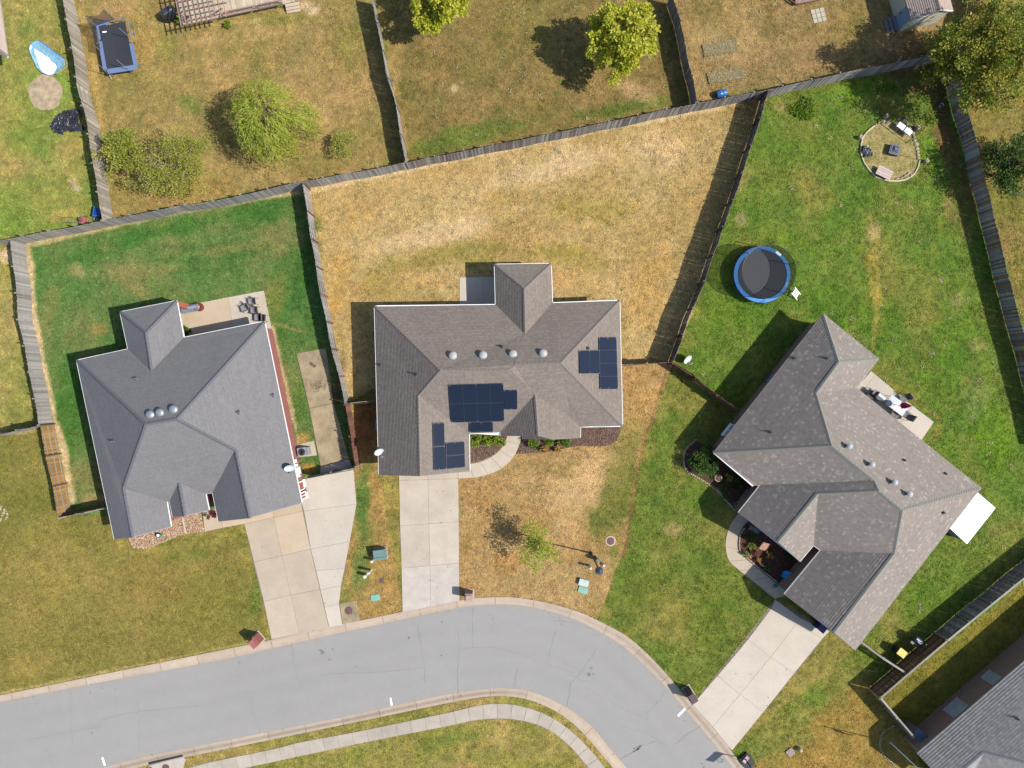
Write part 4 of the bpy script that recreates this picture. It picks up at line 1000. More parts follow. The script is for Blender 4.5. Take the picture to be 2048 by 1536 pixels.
# --- left house with the blue grey roof
def house_l():
    V = dict(NW=(153, 720.6, 'e'), SW=(228.6, 1078, 'e'), WG=(264.3, 1074.5), WX=(246, 974.7), PK1=(290.4, 848.4), PK2=(352.9, 838), NE=(529, 643, 'e'), SE=(603.9, 1006, 'e'), GE=(499, 1035.8), GR=(470.8, 900.5), GW=(437, 1042.7, 'e'), GV=(425, 984.8, 'e'), N1=(367.7, 675, 'e'), N0=(256, 698.2, 'e'), PN0=(240, 624, 'e'), PN1=(353.4, 601.4, 'e'), PH=(291.1, 665.2), PR=(302.6, 742.5), C1=(411, 987.5, 'e'), C2=(418, 1020.3, 'e'), CG=(369, 1031.5), CW=(345.5, 1034, 'e'), CV=(339, 1002, 'e'), CR=(357.3, 965.6), D1=(333.8, 1003.2, 'e'), D2=(342, 1053.5, 'e'))
    F = [('W', ['NW', 'SW', 'WG', 'WX', 'PK1'], ('NW', 'SW'), 1), ('WE', ['D1', 'D2', 'WG', 'WX'], ('D1', 'D2'), 1),
         ('S', ['CV', 'D1', 'WX', 'PK1', 'PK2', 'GR', 'GV', 'C1', 'CR'], ('D1', 'GV'), 1), ('CW', ['CV', 'CW', 'CG', 'CR'], ('CV', 'CW'), 1), ('CE', ['C2', 'C1', 'CR', 'CG'], ('C2', 'C1'), 1),
         ('GW', ['GV', 'GW', 'GE', 'GR'], ('GV', 'GW'), 1), ('E', ['SE', 'NE', 'PK2', 'GR', 'GE'], ('NE', 'SE'), 1), ('N', ['NW', 'PK1', 'PK2', 'NE', 'N1', 'PR', 'N0'], ('NW', 'NE'), 1),
         ('PW', ['PN0', 'N0', 'PR', 'PH'], ('PN0', 'N0'), 1), ('PN', ['PN1', 'PN0', 'PH'], ('PN0', 'PN1'), 1), ('PE', ['N1', 'PN1', 'PH', 'PR'], ('N1', 'PN1'), 1)]
    pos = solve_roof(V, F, PITCH, ZE)
    t = thing('brick_house', 'red brick house with smooth blue grey roof and three silver vents, on the left', 'house', P(380, 860, 0), group='houses along the street')
    r, pl = make_roof(t, pos, F, SH_L, .143, .016, CAP_L, [('NW', 'PK1'), ('PK1', 'PK2'), ('NE', 'PK2'), ('PK1', 'WX'), ('WX', 'WG'), ('PK2', 'GR'), ('GR', 'GE'), ('CR', 'CG'), ('PN0', 'PH'), ('PN1', 'PH'), ('PH', 'PR')])
    make_walls(t, pos, ['NW', 'N0', 'N1', 'NE', 'SE', 'GW', 'GV', 'C1', 'C2', 'CW', 'CV', 'D1', 'D2', 'SW'], BR_RED, ZE, .36, gables=[('SW', 'WG', 'D2'), ('CW', 'CG', 'C2'), ('GW', 'GE', 'SE')], soffit=SOFF)
    make_trim(t, pos, [('NW', 'N0'), ('N0', 'PN0'), ('PN0', 'PN1'), ('PN1', 'N1'), ('N1', 'NE'), ('GW', 'GV'), ('CV', 'CW'), ('D1', 'D2'), ('NW', 'SW'), ('C1', 'C2'), ('C1', 'GV'), ('NE', 'SE')], GUTTER, .08, .12)
    make_trim(t, pos, [('SW', 'WG'), ('WG', 'D2'), ('CW', 'CG'), ('CG', 'C2'), ('GW', 'GE'), ('GE', 'SE')], plain('grey fascia', obs(160, 160, 165), .6, .1), .05, .12, 'rake_board')
    for x, y in ((301.6, 829.4), (320.8, 825.5), (348, 819)): vent_dome(t, on_plane(x, y, pl['N']), .34, .28, plain('brushed steel', (.22, .24, .26), .5, .2, metal=.5))
    for x, y, f in ((272, 757.5, 'N'), (226.6, 883, 'W'), (477, 824.5, 'E'), (545.5, 790.5, 'E')): vent_pipe(t, on_plane(x, y, pl[f]), .06, .3, GREYM)
    d = thing('satellite_dish', None, None); d.parent = t
    dish(d, on_plane(583, 933, pl['E']), math.radians(160), .42)
    porch_cols(t, pos, ('PN0', 'PN1'), 'N0', 'N1', plain('orange brick pier', obs(206, 116, 90), .85, .25, 14))
    # east wall: white trimmed garage windows and meter boxes
    e1, e2 = pos['NE'], pos['SE']; dv = Vector((e2.x - e1.x, e2.y - e1.y, 0)).normalized(); out = Vector((-dv.y, dv.x, 0))
    if out.x < 0: out = -out
    wl = lambda f, z: Vector((e1.x, e1.y, 0)).lerp(Vector((e2.x, e2.y, 0)), f) - out * .36 + Vector((0, 0, z))
    redp = plain('red door panel', obs(190, 92, 80), .5, .15)
    window(t, wl(.925, 1.35), out, .9, 2.1, 'garage_door', WHITE, redp, 0); window(t, wl(.965, 1.35), out, .75, 2.1, 'garage_door', WHITE, redp, 2)
    for f, z, s in ((.775, 1.5, (.18, .32, .5)), (.80, 1.3, (.16, .26, .4)), (.83, 1.4, (.24, .6, .9)), (.855, 1.1, (.2, .34, .6))):
        c = wl(f, z) + out * s[0] / 2
        o = MB().box(c, s, m=Matrix((out, dv, Vector((0, 0, 1)))).transposed()).build('meter_box', plain('grey white enamel', (.5, .5, .49), .5, .08), t, world=True)
        MB().tube([c + Vector((0, 0, -s[2] / 2)), Vector((c.x, c.y, 0))], .03, 6).build('conduit', GREYM, o, world=True)
    m = MB().box(P(392, 666, 1.05) - Vector((0, 0, 0)), (1.5, .06, 2.1), rz=math.radians(12)); 
    return pos, pl
POS_L, PL_L = house_l()

# --- right house with the speckled roof, turned to the bend
def house_r():
    V = dict(A=(1646.4, 628, 'e'), B=(1757, 717.8, 'e'), C=(1712.8, 775.9, 'e'), D=(1961.6, 976, 'e'), F=(1710.3, 1300, 'e'), G=(1568.9, 1188.5, 'e'), VX=(1641.5, 1100.5, 'e'), H=(1599.6, 1122.7, 'e'), V=(1627, 1090, 'e'), I=(1477, 1025.3, 'e'), J=(1521, 969.8, 'e'), K=(1427, 905, 'e'), KJ=(1506, 972, 'e'),
             T=(1636, 987), P=(1757, 981), O=(1748, 961), N=(1663, 891), M=(1632, 787), L=(1677.6, 724.3), Q=(1804.5, 1020), R=(1788.4, 1107), S=(1668.6, 1264.5), S2=(1556.5, 1083.5))
    F = [('NW', ['K', 'A', 'L', 'M', 'N'], ('K', 'A'), 1), ('NEs', ['A', 'B', 'L'], ('A', 'B'), 1), ('SEs', ['B', 'C', 'M', 'L'], ('B', 'C'), 1), ('NE', ['C', 'D', 'Q', 'P', 'O', 'N', 'M'], ('C', 'D'), 1),
         ('SE', ['D', 'F', 'S', 'R', 'Q'], ('D', 'F'), 1), ('SW', ['K', 'KJ', 'J', 'O', 'N'], ('K', 'KJ'), 1), ('WN', ['I', 'J', 'O', 'P', 'T', 'S2'], ('I', 'J'), 1), ('WS', ['V', 'H', 'S2', 'T'], ('V', 'H'), 1),
         ('SWm', ['T', 'P', 'Q', 'R', 'VX', 'V'], ('V', 'VX'), 1), ('GN', ['VX', 'G', 'S', 'R'], ('VX', 'G'), 1)]
    pos = solve_roof(V, F, PITCH, ZE)
    t = thing('brick_house', 'house with speckled taupe shingle roof set at an angle, on the right', 'house', P(1680, 960, 0), group='houses along the street')
    r, pl = make_roof(t, pos, F, SH_R, .2, .026, CAP_R, [('A', 'L'), ('B', 'L'), ('L', 'M'), ('M', 'N'), ('N', 'K'), ('N', 'O'), ('P', 'Q'), ('P', 'T'), ('O', 'P'), ('T', 'S2'), ('Q', 'D'), ('Q', 'R'), ('R', 'S')])
    q = make_walls(t, pos, ['A', 'B', 'C', 'D', 'F', 'G', 'VX', 'V', 'H', 'I', 'J', 'KJ', 'K'], BR_TAN, ZE, .35, gables=[('I', 'S2', 'H'), ('G', 'S', 'F')], soffit=SOFF)
    make_trim(t, pos, [('G', 'VX'), ('VX', 'V'), ('H', 'V'), ('I', 'J'), ('K', 'KJ')], GUTTER, .1, .12)
    tf = plain('taupe fascia', obs(160, 148, 146), .6, .1)
    make_trim(t, pos, [('K', 'A'), ('A', 'B'), ('B', 'C'), ('C', 'D'), ('D', 'F')], tf, .06, .13)
    make_trim(t, pos, [('I', 'S2'), ('S2', 'H'), ('G', 'S'), ('S', 'F')], tf, .06, .14, 'rake_board')
    for x, y in ((1696.6, 892.5), (1741.4, 928.3), (1786.5, 964), (1816, 987.5)): vent_turret(t, on_plane(x - 3, y - 1, pl['NE']), plain('pale vent cap', (.24, .25, .26), .5, .12))
    for x, y, f in ((1587.8, 716.5, 'NW'), (1653, 716.5, 'NW'), (1540.5, 864.5, 'NW'), (1807.8, 920.6, 'NE'), (1890, 947.4, 'NE'), (1886, 1025, 'SE')): vent_pipe(t, on_plane(x, y, pl[f]), .05, .34)
    a, k = pos['A'], pos['K']; dv = Vector((k.x - a.x, k.y - a.y, 0)).normalized(); out = Vector((dv.y, -dv.x, 0))
    if out.x > 0: out = -out
    wl = lambda f, z: Vector((a.x, a.y, 0)).lerp(Vector((k.x, k.y, 0)), f) - out * .35 + Vector((0, 0, z))
    window(t, wl(.44, 1.35), out, 1.0, 1.3, frame=plain('dark window frame', (.08, .08, .085), .5, .1)); 
    window(t, wl(.83, 1.3), out, 1.1, 1.5)
    return pos, pl
POS_R, PL_R = house_r()

# --- corner house bottom right
def house_b():
    V = dict(W=(1834, 1506, 'e'), N=(2240, 1157, 'e'), S=(2030, 1733, 'e'), E=(2436, 1384, 'e'), RW=(1936, 1626), RM=(1968, 1504.5), RE=(2200, 1330), RN=(2330, 1268), X=(2100, 1519))
    F = [('NW', ['N', 'W', 'RW', 'RM', 'RE'], ('N', 'W'), 1)]
    pos = solve_roof(V, F, PITCH, ZE)
    rw = pos['RM']; 
    d = (pos['W'] - pos['N']).normalized()
    pos['RW'] = rw + d * ((Vector((pos['W'].x, pos['W'].y, 0)) - Vector((rw.x, rw.y, 0))).dot(d))
    out = Vector((-d.y, d.x, 0)); out = -out if out.x > 0 else out            # towards the north-west
    flat = lambda q: Vector((q.x, q.y, 0))
    k = (flat(pos['RW']) - flat(pos['W'])).length
    pos['S'] = flat(pos['RW']) * 2 - flat(pos['W']); pos['S'].z = ZE; up = Vector((0, 0, PITCH))
    pos['RW'].z = pos['RM'].z = rw.z = ZE + PITCH * k; rw = pos['RM']
    pos['RH'] = rw + (-out - d) * 6 + up * 6; pos['RN'] = pos['RH'] - d * 9; pos['N2'] = pos['N'].copy()
    pos['V'] = rw + (-out + d) * k - up * k; pos['VF'] = pos['V'] - out * 10; pos['RF'] = pos['RH'] - out * 4
    F = [('NW', ['N2', 'W', 'RW', 'RM', 'RH', 'RN'], ('N2', 'W'), 0), ('SE', ['RM', 'RW', 'S', 'V'], ('S', 'V'), 0), ('SW', ['RH', 'RM', 'V', 'VF', 'RF'], ('V', 'VF'), 0)]
    t = thing('brick_house', 'brick house with slate grey roof cut off by the bottom right corner', 'house', P(2000, 1450, 0), group='houses along the street')
    r, pl = make_roof(t, pos, F, SH_B, .2, .038, CAP_B, [('RW', 'RM'), ('RM', 'RH'), ('RH', 'RN')])
    m = MB()
    w0 = pos['W'] - out * .35 - d * .3; n0 = pos['N2'] - out * .35; L = (n0 - w0).length
    m.quad((n0.x, n0.y, -.1), (w0.x, w0.y, -.1), (w0.x, w0.y, ZE), (n0.x, n0.y, ZE), [(0, 0), (L, 0), (L, ZE), (0, ZE)])
    s0 = pos['S'] + out * .35 - d * .3; rr = pos['RW'] - d * .3; L2 = (s0 - w0).length
    m.quad((w0.x, w0.y, -.1), (s0.x, s0.y, -.1), (s0.x, s0.y, ZE), (w0.x, w0.y, ZE), [(0, 0), (L2, 0), (L2, ZE), (0, ZE)])
    m.poly([(w0.x, w0.y, ZE - .05), (s0.x, s0.y, ZE - .05), (rr.x, rr.y, rr.z - .12)], [(0, 0), (L2, 0), (L2 / 2, rr.z - ZE)])
    m.build('wall', BR_TAN, t, world=True)
    tf = plain('slate fascia', obs(150, 150, 152), .6, .1)
    make_trim(t, pos, [('N2', 'W')], tf, .06, .13); make_trim(t, pos, [('W', 'RW'), ('RW', 'S')], tf, .06, .14, 'rake_board')
    vent_pipe(t, on_plane(2034, 1437, pl['NW']), .05, .34)
    g = lambda px, py: P(px, py, 1.5)
    base = lambda f, z: w0.lerp(n0, f) * 1.0
    for px, py, wd in ((1914, 1418, 1.5), (1989, 1362, .9)):
        c = P(px, py, 1.5); f_ = (Vector((c.x, c.y, 0)) - Vector((w0.x, w0.y, 0))).dot(-d); q = Vector((w0.x, w0.y, 1.45)) - d * f_
        window(t, q, out, wd, 1.3, frame=plain('tan window frame', (.3, .28, .26), .5, .1), bars=1 if wd > 1 else 0)
    return pos, pl
POS_B, PL_B = house_b()

# --- house whose roof corner shows at the left edge
def house_tl():
    t = thing('brick_house', 'house showing only a pinkish roof corner with white gutter at the left edge', 'house', P(-60, 60, 0), group='houses along the street')
    pos = dict(SE=P(15, 113, ZE), NE=P(-4, -30, ZE), SW=P(-150, 45, ZE), R=P(-95, 30, ZE + 2.2), R2=P(-110, -60, ZE + 2.2))
    F = [('E', ['SE', 'NE', 'R2', 'R'], ('SE', 'NE'), 0), ('S', ['SW', 'SE', 'R'], ('SW', 'SE'), 0)]
    make_roof(t, pos, F, SH_P, .15, .03, CAP_C, [('SE', 'R'), ('R', 'R2')])
    make_trim(t, pos, [('SW', 'SE')], GUTTER, .12, .13); make_trim(t, pos, [('SE', 'NE')], plain('tan fascia', obs(190, 170, 160), .6, .1), .05, .13, 'fascia')
    m = MB(); a, b, c = [Vector((pos[k].x, pos[k].y, 0)) + Vector((-2.4, 1.2, 0)) for k in ('SW', 'SE', 'NE')]
    for p, q in ((a, b), (b, c)): m.quad((p.x, p.y, -.1), (q.x, q.y, -.1), (q.x, q.y, ZE - .05), (p.x, p.y, ZE - .05), [(0, 0), ((q - p).length, 0), ((q - p).length, ZE), (0, ZE)])
    m.build('wall', BR_TAN, t, world=True)
house_tl()
HOUSES_PX = [[(762, 618), (991, 615), (991, 540), (1100, 538), (1100, 612), (1230, 608), (1232, 848), (1154, 850), (1154, 868), (942, 865), (942, 934), (770, 942)],
             [(180, 728), (270, 700), (255, 635), (350, 612), (370, 685), (515, 652), (585, 1000), (440, 1030), (330, 1060), (245, 1070)],
             [(1630, 650), (1725, 725), (1690, 780), (1915, 960), (1685, 1270), (1570, 1190), (1470, 1020), (1500, 980), (1425, 905)],
             [(1830, 1490), (2150, 1200), (2300, 1400), (2000, 1700)]]
# ------------------------------------------------------------------ fences
_PK = {}
def unit_box(name, mat, sx, sy, z0, z1, taper=0.0):
    key = (name, mat.name, round(sx, 3), round(sy, 3), round(z0, 3), round(z1, 3))
    if key not in _PK:
        m = MB()
        if taper:
            x, y = sx / 2, sy / 2; c = .028
            prof = [(-x, z0), (x, z0), (x, z1 - c), (x - c, z1), (-x + c, z1), (-x, z1 - c)]
            m.add([(px, -y, z) for px, z in prof] + [(px, y, z) for px, z in prof], [tuple(range(6)), tuple(range(11, 5, -1))] + [(i, i + 6, (i + 1) % 6 + 6, (i + 1) % 6) for i in range(6)])
        else: m.box((0, 0, (z0 + z1) / 2), (sx, sy, z1 - z0))
        _PK[key] = m.mesh(name, mat)
    return _PK[key]
def fence(label, top_px, h=1.83, mats=None, side=1, post=None, rail=None, rails=(.28, .95, 1.6), cap=None, closed=True, wob=.03, group='wooden fences between the yards', horizontal=False, name='wooden_fence', bay=2.35):
    mats = mats or [W_GREY]; post = post or W_RAIL; rail = rail or W_RAIL
    pts = [P(x, y, h) for x, y in top_px]; pts = [Vector((p.x, p.y, 0)) for p in pts]
    t = thing(name, label, 'fence', pts[0], group=group); o = pts[0]
    seg = [(a, b, (b - a).length) for a, b in zip(pts[:-1], pts[1:])]; tot = sum(s[2] for s in seg)
    def at(s):
        for a, b, L in seg:
            if s <= L + 1e-6: return a.lerp(b, s / L), (b - a).normalized()
            s -= L
        return seg[-1][1], (seg[-1][1] - seg[-1][0]).normalized()
    r = random.Random(int(tot * 1000) + len(top_px))
    vis = lambda p: abs(p.x) < 47 and abs(p.y) < 36
    n = int(tot / .146)
    if not horizontal:
        for i in range(n):
            s = (i + .5) * tot / n; p, d = at(s)
            if not vis(p): continue
            nn = Vector((-d.y, d.x, 0))
            hh = h + r.choice((-.03, -.015, 0, 0, .015))
            me = unit_box('picket', mats[r.randrange(len(mats))] if len(mats) > 1 else mats[0], .1435, .018, .04, hh, 1)
            ob = link('picket', me, t, p - o + nn * (wob * math.sin(s * 1.3 + tot) + r.uniform(-.006, .006)), math.atan2(d.y, d.x) + r.uniform(-.02, .02))
            ob.rotation_euler.x = r.uniform(-.012, .012); ob.rotation_euler.y = r.uniform(-.008, .008)
    k = max(1, round(tot / bay))
    pm = unit_box('post', post, .09, .09, -.1, h + .05)
    prev = None
    for i in range(k + 1):
        p, d = at(min(tot, i * tot / k)); nn = Vector((-d.y, d.x, 0)); q = p + nn * side * .10
        if vis(p): link('post', pm, t, q - o, math.atan2(d.y, d.x))
        if prev is not None and (vis(p) or vis(prev)):
            a = prev; dd = p - a; L = dd.length; dd.normalize(); n2 = Vector((-dd.y, dd.x, 0)); mid = (a + p) / 2 + n2 * side * .035 - o
            if horizontal:
                for zz in horizontal:
                    ob = link('board', unit_box('board', mats[0], 1, .022, -.07, .07), t, mid + Vector((0, 0, zz)), math.atan2(dd.y, dd.x)); ob.scale.x = L - .01
            else:
                for zz in rails:
                    ob = link('rail', unit_box('rail', rail, 1, .04, -.045, .045), t, mid + Vector((0, 0, zz)), math.atan2(dd.y, dd.x)); ob.scale.x = L - .01
            if cap:
                ob = link('cap_board', unit_box('cap_board', cap, 1, .15, 0, .03), t, (a + p) / 2 - o + Vector((0, 0, h + .055)), math.atan2(dd.y, dd.x)); ob.scale.x = L - .004
        prev = p
    return t
BK = [(-12, 483), (0, 480.5), (21, 477.6), (39, 473.8), (88.5, 464.6), (130, 456.8), (203, 442.5)]
fence('grey fence behind the yard with the blue pool at the left edge', BK, mats=[W_TAN, W_GREY], side=1)
fence('grey fence between the willow yard and the green back lawn', [(203.5, 442.4), (224, 438.6), (349, 413.9), (453, 398.2), (518, 382.6), (604, 363.5), (638, 357.5), (721, 343.3), (811, 325.4)], mats=[W_GREY], side=1)
fence('dark weathered fence along the back of the dry yard below the bright yellow tree', [(811.5, 325.3), (1018, 284.5), (1215, 244.8), (1392, 207)], mats=[W_DARK, W_GREY, W_DARK], side=1)
fence('grey fence behind the fire pit yard, ending under the big tree', [(1392.5, 206.9), (1538, 179.7), (1705, 142), (1809, 122), (1866, 110.5), (1912, 100)], mats=[W_DARK, W_GREY], side=1)
fence('tan weathered fence beside the rectangular trampoline', [(121, -20), (125, 0), (140.6, 75.5), (156, 180), (172, 234), (187.5, 338.5), (198, 400), (205, 441)], mats=[W_TAN], side=-1)
fence('thin looking fence seen edge on between the willow yard and the yellow tree yard', [(741, -12), (743.5, 0), (756.5, 57), (771, 140.6), (789, 198), (799.5, 260), (811, 323)], mats=[W_GREY], side=1)
fence('dark fence to the right of the bright yellow tree', [(1343, -14), (1348, 0), (1358.5, 28.6), (1371.6, 99), (1387, 159), (1393.7, 205)], mats=[W_DARK], side=1)
fence('grey fence along the left side of the green back lawn', [(20, 479), (30, 557), (34, 601), (36.5, 640.4), (47, 687), (54, 720), (65, 778), (78, 849.7)], mats=[W_GREY], side=-1)
fence('golden cedar fence with pale rails facing the left house', [(79.4, 851), (98, 943), (117, 1034.6)], mats=[W_CEDAR], side=1, rail=W_RAIL, post=W_RAILD)
fence('short brown fence from the cedar corner to the left house', [(117.5, 1034.6), (212, 1016.4)], mats=[W_BROWN], side=-1)
fence('grey fence coming in from the left edge to the cedar corner', [(-14, 872), (0, 869), (78, 852.5)], mats=[W_GREY], side=1)
fence('fence with pale rails between the green back lawn and the dry middle yard', [(605.5, 367.5), (620, 462), (636, 561), (660.4, 685), (690.4, 807)], mats=[W_GREY], side=1, rail=W_RAIL, post=W_RED)
fence('short dark fence from the divider to the middle house', [(691, 807.5), (722, 806), (754, 802)], mats=[W_DARK], side=1)
fence('reddish brown fence beside the concrete side yard', [(691, 809), (701, 872), (712.3, 936)], mats=[W_RED], side=-1, rail=W_RED, post=W_RED)
fence('grey side yard fence along the top of the white driveway lane', [(711.5, 936.5), (660, 947.5), (612, 957.5)], mats=[W_GREY], side=-1)
fence('tall dark fence with long shadow between the dry middle yard and the round trampoline', [(1538, 181.5), (1509.6, 273), (1487, 340), (1468, 400), (1444.5, 461), (1412, 556), (1378, 637), (1347, 724)], 2.0, mats=[W_DARK, W_DARK, W_GREY], side=-1, rail=W_RAILD, post=W_RAILD)
fence('thin fence between the middle house and the dark divider', [(1242, 730), (1300, 728), (1346, 724.5)], mats=[W_BROWN], side=1)
fence('brown fence curving from the divider to the right house', [(1347, 725), (1385, 748), (1417, 775), (1452, 803), (1480, 822)], mats=[W_RED, W_BROWN], side=-1, post=W_RED, rail=W_RED)
fence('dark boarded fence down the right edge past the fire pit', [(1914, 132), (1934, 216), (1945, 252.6), (1957.7, 294), (1970.7, 364.6), (1982, 400), (2000, 480), (2020, 560), (2033, 612), (2048, 661.6), (2082, 790), (2110, 900)], mats=[W_GREY, W_DARK, W_GREY, W_BROWN], side=1, rail=W_RAILD)
fence('brown fence behind the shed at the top right corner', [(1966, -30), (1958, 20), (1945, 70), (1914, 131)], mats=[W_BROWN], side=1)
fence('pale capped grey fence running down from the right edge', [(2120, 1098), (2048, 1155.5), (1965, 1223), (1894, 1281)], mats=[W_GREY, W_DARK], side=-1, rail=W_RAIL, cap=W_RAIL)
fence('brown fence with pale cap behind the yellow bin', [(1893, 1282), (1827, 1338), (1761, 1395)], mats=[W_BROWN], side=-1, rail=W_RAILD, cap=W_RAIL, post=W_RAILD)
fence('brown fence with pale cap in front of the corner house', [(1761, 1396), (1796, 1437), (1828, 1474)], mats=[W_BROWN], side=-1, cap=W_RAIL)
fence('low pale board fence from the right house to the brown corner fence', [(1722, 1284), (1768, 1318), (1812, 1346)], 1.6, mats=[W_PINK], side=1, post=W_PINK, cap=W_RAIL, horizontal=(.25, .5, .75, 1.0, 1.25, 1.5), name='board_fence')

# ------------------------------------------------------------------ trees, bushes, flowers
def leaves_mesh(name, pts, dirs, size, mat, pick, aspect=.62, flat=1.3, seed=0):
    """one leaf-shaped pair of triangles per point"""
    r = np.random.default_rng(seed); n = len(pts)
    d = dirs / (np.linalg.norm(dirs, axis=1, keepdims=True) + 1e-9)
    up = r.normal(size=(n, 3)); up[:, 2] = np.abs(up[:, 2]) + flat
    s = np.cross(d, up); s /= np.linalg.norm(s, axis=1, keepdims=True) + 1e-9
    L = (size * r.uniform(.65, 1.35, n))[:, None]
    tip = pts + d * L; a = pts + d * L * .45 + s * L * aspect * .5; b = pts + d * L * .45 - s * L * aspect * .5
    V = np.stack([pts, a, tip, b], 1).reshape(-1, 3)
    F = np.arange(4 * n).reshape(-1, 4)
    return np_mesh(name, V, F, mat, {'pick': ('FLOAT', np.repeat(np.clip(pick, 0, 1), 4))})
def tree(name, label, cat, base, ztop, rad, n, size, mat, clusters=60, trunk=.12, bark=None, rz=None, lobes=.35, fill=.55, crel=.22, sub='crown', group=None, limbs=True, seed=1, zc=None, droop=0.0, squash=1.0, pale=.0, clump=None):
    r = np.random.default_rng(seed)
    t = thing(name, label, cat, base, group=group)
    rz = rz or ztop * .42; zc = zc if zc is not None else ztop - rz
    # cluster centres: uneven shell + inside
    ph = r.random(8) * 6.28
    cs = []
    for i in range(clusters):
        v = r.normal(size=3); v /= np.linalg.norm(v)
        if v[2] < -.55: v[2] *= .4
        an = math.atan2(v[1], v[0])
        lob = 1 + lobes * (.5 * math.sin(3 * an + ph[0]) + .35 * math.sin(5 * an + ph[1] + 2 * v[2]) + .3 * math.sin(8 * an + ph[2]))
        rr = (fill + (1 - fill) * r.random() ** .6) * lob * .86
        cs.append((v[0] * rad * rr, v[1] * rad * rr * squash, zc + v[2] * rz * min(rr, 1.05)))
    cs = np.array(cs); cr = rad * crel * r.uniform(.6, 1.35, clusters)
    k = r.integers(0, clusters, n)
    g = r.normal(size=(n, 3)); g /= np.linalg.norm(g, axis=1, keepdims=True); g *= (r.random(n) ** .45)[:, None]
    pts = cs[k] + g * cr[k][:, None] * np.array([1, 1, .75])
    pts[:, 2] = np.maximum(pts[:, 2], .05)
    dirs = g + (pts - np.array([0, 0, zc])) / rad * .6 + r.normal(size=(n, 3)) * .45; dirs[:, 2] -= droop
    ctone = r.random(clusters)
    pick = .55 * ctone[k] + .45 * r.random(n) + pale
    link(sub, leaves_mesh(sub, pts, dirs, size, mat, pick, seed=seed), t)
    m = MB(); bark = bark or BARK
    zt = max(.2, zc - rz * .3)
    if trunk:
        m.tube([(0, 0, -.1), (trunk * .3, trunk * .2, zt * .5), (0, 0, zt)], [trunk * 1.25, trunk, trunk * .75], 8)
        m.build('trunk', bark, t, True)
        if limbs:
            b = MB()
            for i in r.choice(clusters, min(clusters, 26), replace=False):
                e = Vector(cs[i]); st = Vector((0, 0, zt * r.uniform(.55, 1.0)))
                mid = st.lerp(e, .5) + Vector((r.normal() * .12, r.normal() * .12, .15 * rad * .3))
                b.tube([st, mid, e], [trunk * .5, trunk * .3, trunk * .08], 5, False)
                for q in range(3):
                    e2 = e + Vector(r.normal(size=3) * cr[i] * .9); b.tube([mid.lerp(e, .5), e2], [trunk * .16, trunk * .05], 4, False)
            b.build('branch', bark, t)
    return t
BARK = plain('grey brown bark', obs(128, 108, 90), .9, .35, 9, bump=.8)
BARKW = plain('pale bark', obs(172, 152, 134), .9, .3, 9, bump=.6)
LF_Y = leaf_mat('yellow green leaves', [obs(176, 190, 48), obs(232, 236, 66), obs(250, 248, 84), obs(255, 252, 120)], .45)
LF_W = leaf_mat('willow leaves', [obs(164, 188, 54), obs(204, 218, 78), obs(222, 230, 96), obs(232, 236, 122)], .42)
LF_O = leaf_mat('olive leaves', [obs(140, 160, 54), obs(182, 196, 72), obs(212, 212, 92), obs(240, 228, 128)], .4)
LF_T = leaf_mat('turning leaves', [obs(100, 124, 38), obs(150, 168, 54), obs(202, 200, 72), obs(240, 212, 92)], .4)
LF_D = leaf_mat('deep green leaves', [obs(54, 84, 30), obs(80, 114, 40), obs(106, 142, 52), obs(136, 168, 66)], .35)
LF_G = leaf_mat('fresh green leaves', [obs(96, 138, 36), obs(134, 174, 50), obs(170, 200, 66), obs(204, 216, 84)], .42)
LF_R = leaf_mat('orange leaves', [obs(200, 126, 60), obs(230, 164, 72), obs(240, 190, 90), obs(220, 172, 108)])
LF_P = leaf_mat('dark red leaves', [obs(110, 44, 54), obs(156, 66, 74), obs(124, 70, 60)])
FLOW = leaf_mat('pink and yellow petals', [obs(226, 140, 150), obs(236, 210, 130), obs(240, 190, 170), obs(206, 80, 120)], .15)
def at_(px, py, z=0): q = P(px, py, z); return Vector((q.x, q.y, 0))
tree('shade_tree', 'bright yellow green round tree in the dry yard right of the thin fence', 'tree', at_(1243, 72, 3.9), 6.3, 3.25, 10500, .25, LF_Y, 120, .16, rz=2.6, crel=.115, lobes=.2, fill=.42, seed=11, droop=.3, group='yellow green trees')
tree('shade_tree', 'bright yellow green tree cut off by the top edge', 'tree', at_(878, -8, 3.6), 6.0, 2.85, 8600, .25, LF_Y, 105, .15, rz=2.3, crel=.12, lobes=.2, fill=.35, seed=12, droop=.3, group='yellow green trees')
tree('broadleaf_tree', 'big tree turning orange in the top right corner', 'tree', at_(1968, 112, 5), 9.0, 4.6, 26000, .19, LF_T, 240, .24, rz=3.6, crel=.13, lobes=.3, fill=.35, seed=13)
tree('broadleaf_tree', 'dark green tree by the right edge beyond the boarded fence', 'tree', at_(2030, 330, 2.8), 5.0, 2.9, 9000, .17, LF_D, 80, .15, rz=2.1, seed=14, fill=.35, lobes=.35)
tree('broadleaf_tree', 'sparse olive tree with bare pale twigs beside the tan fence', 'tree', at_(345, 335, 2.6), 4.6, 3.4, 9000, .12, LF_O, 110, .1, BARKW, rz=2.0, seed=15, fill=.3, lobes=.35, crel=.2, squash=.95)
tree('broadleaf_tree', 'dense olive tree close against the tan fence', 'tree', at_(246, 305, 2.0), 3.8, 2.0, 5600, .14, LF_O, 60, .1, rz=1.7, seed=16, fill=.3, squash=1.25)
tree('shrub', 'small sparse round shrub below the willow', 'shrub', at_(682, 291, .9), 1.9, 1.2, 2200, .1, LF_O, 34, .05, rz=.9, seed=17, fill=.3, crel=.3, pale=.12)
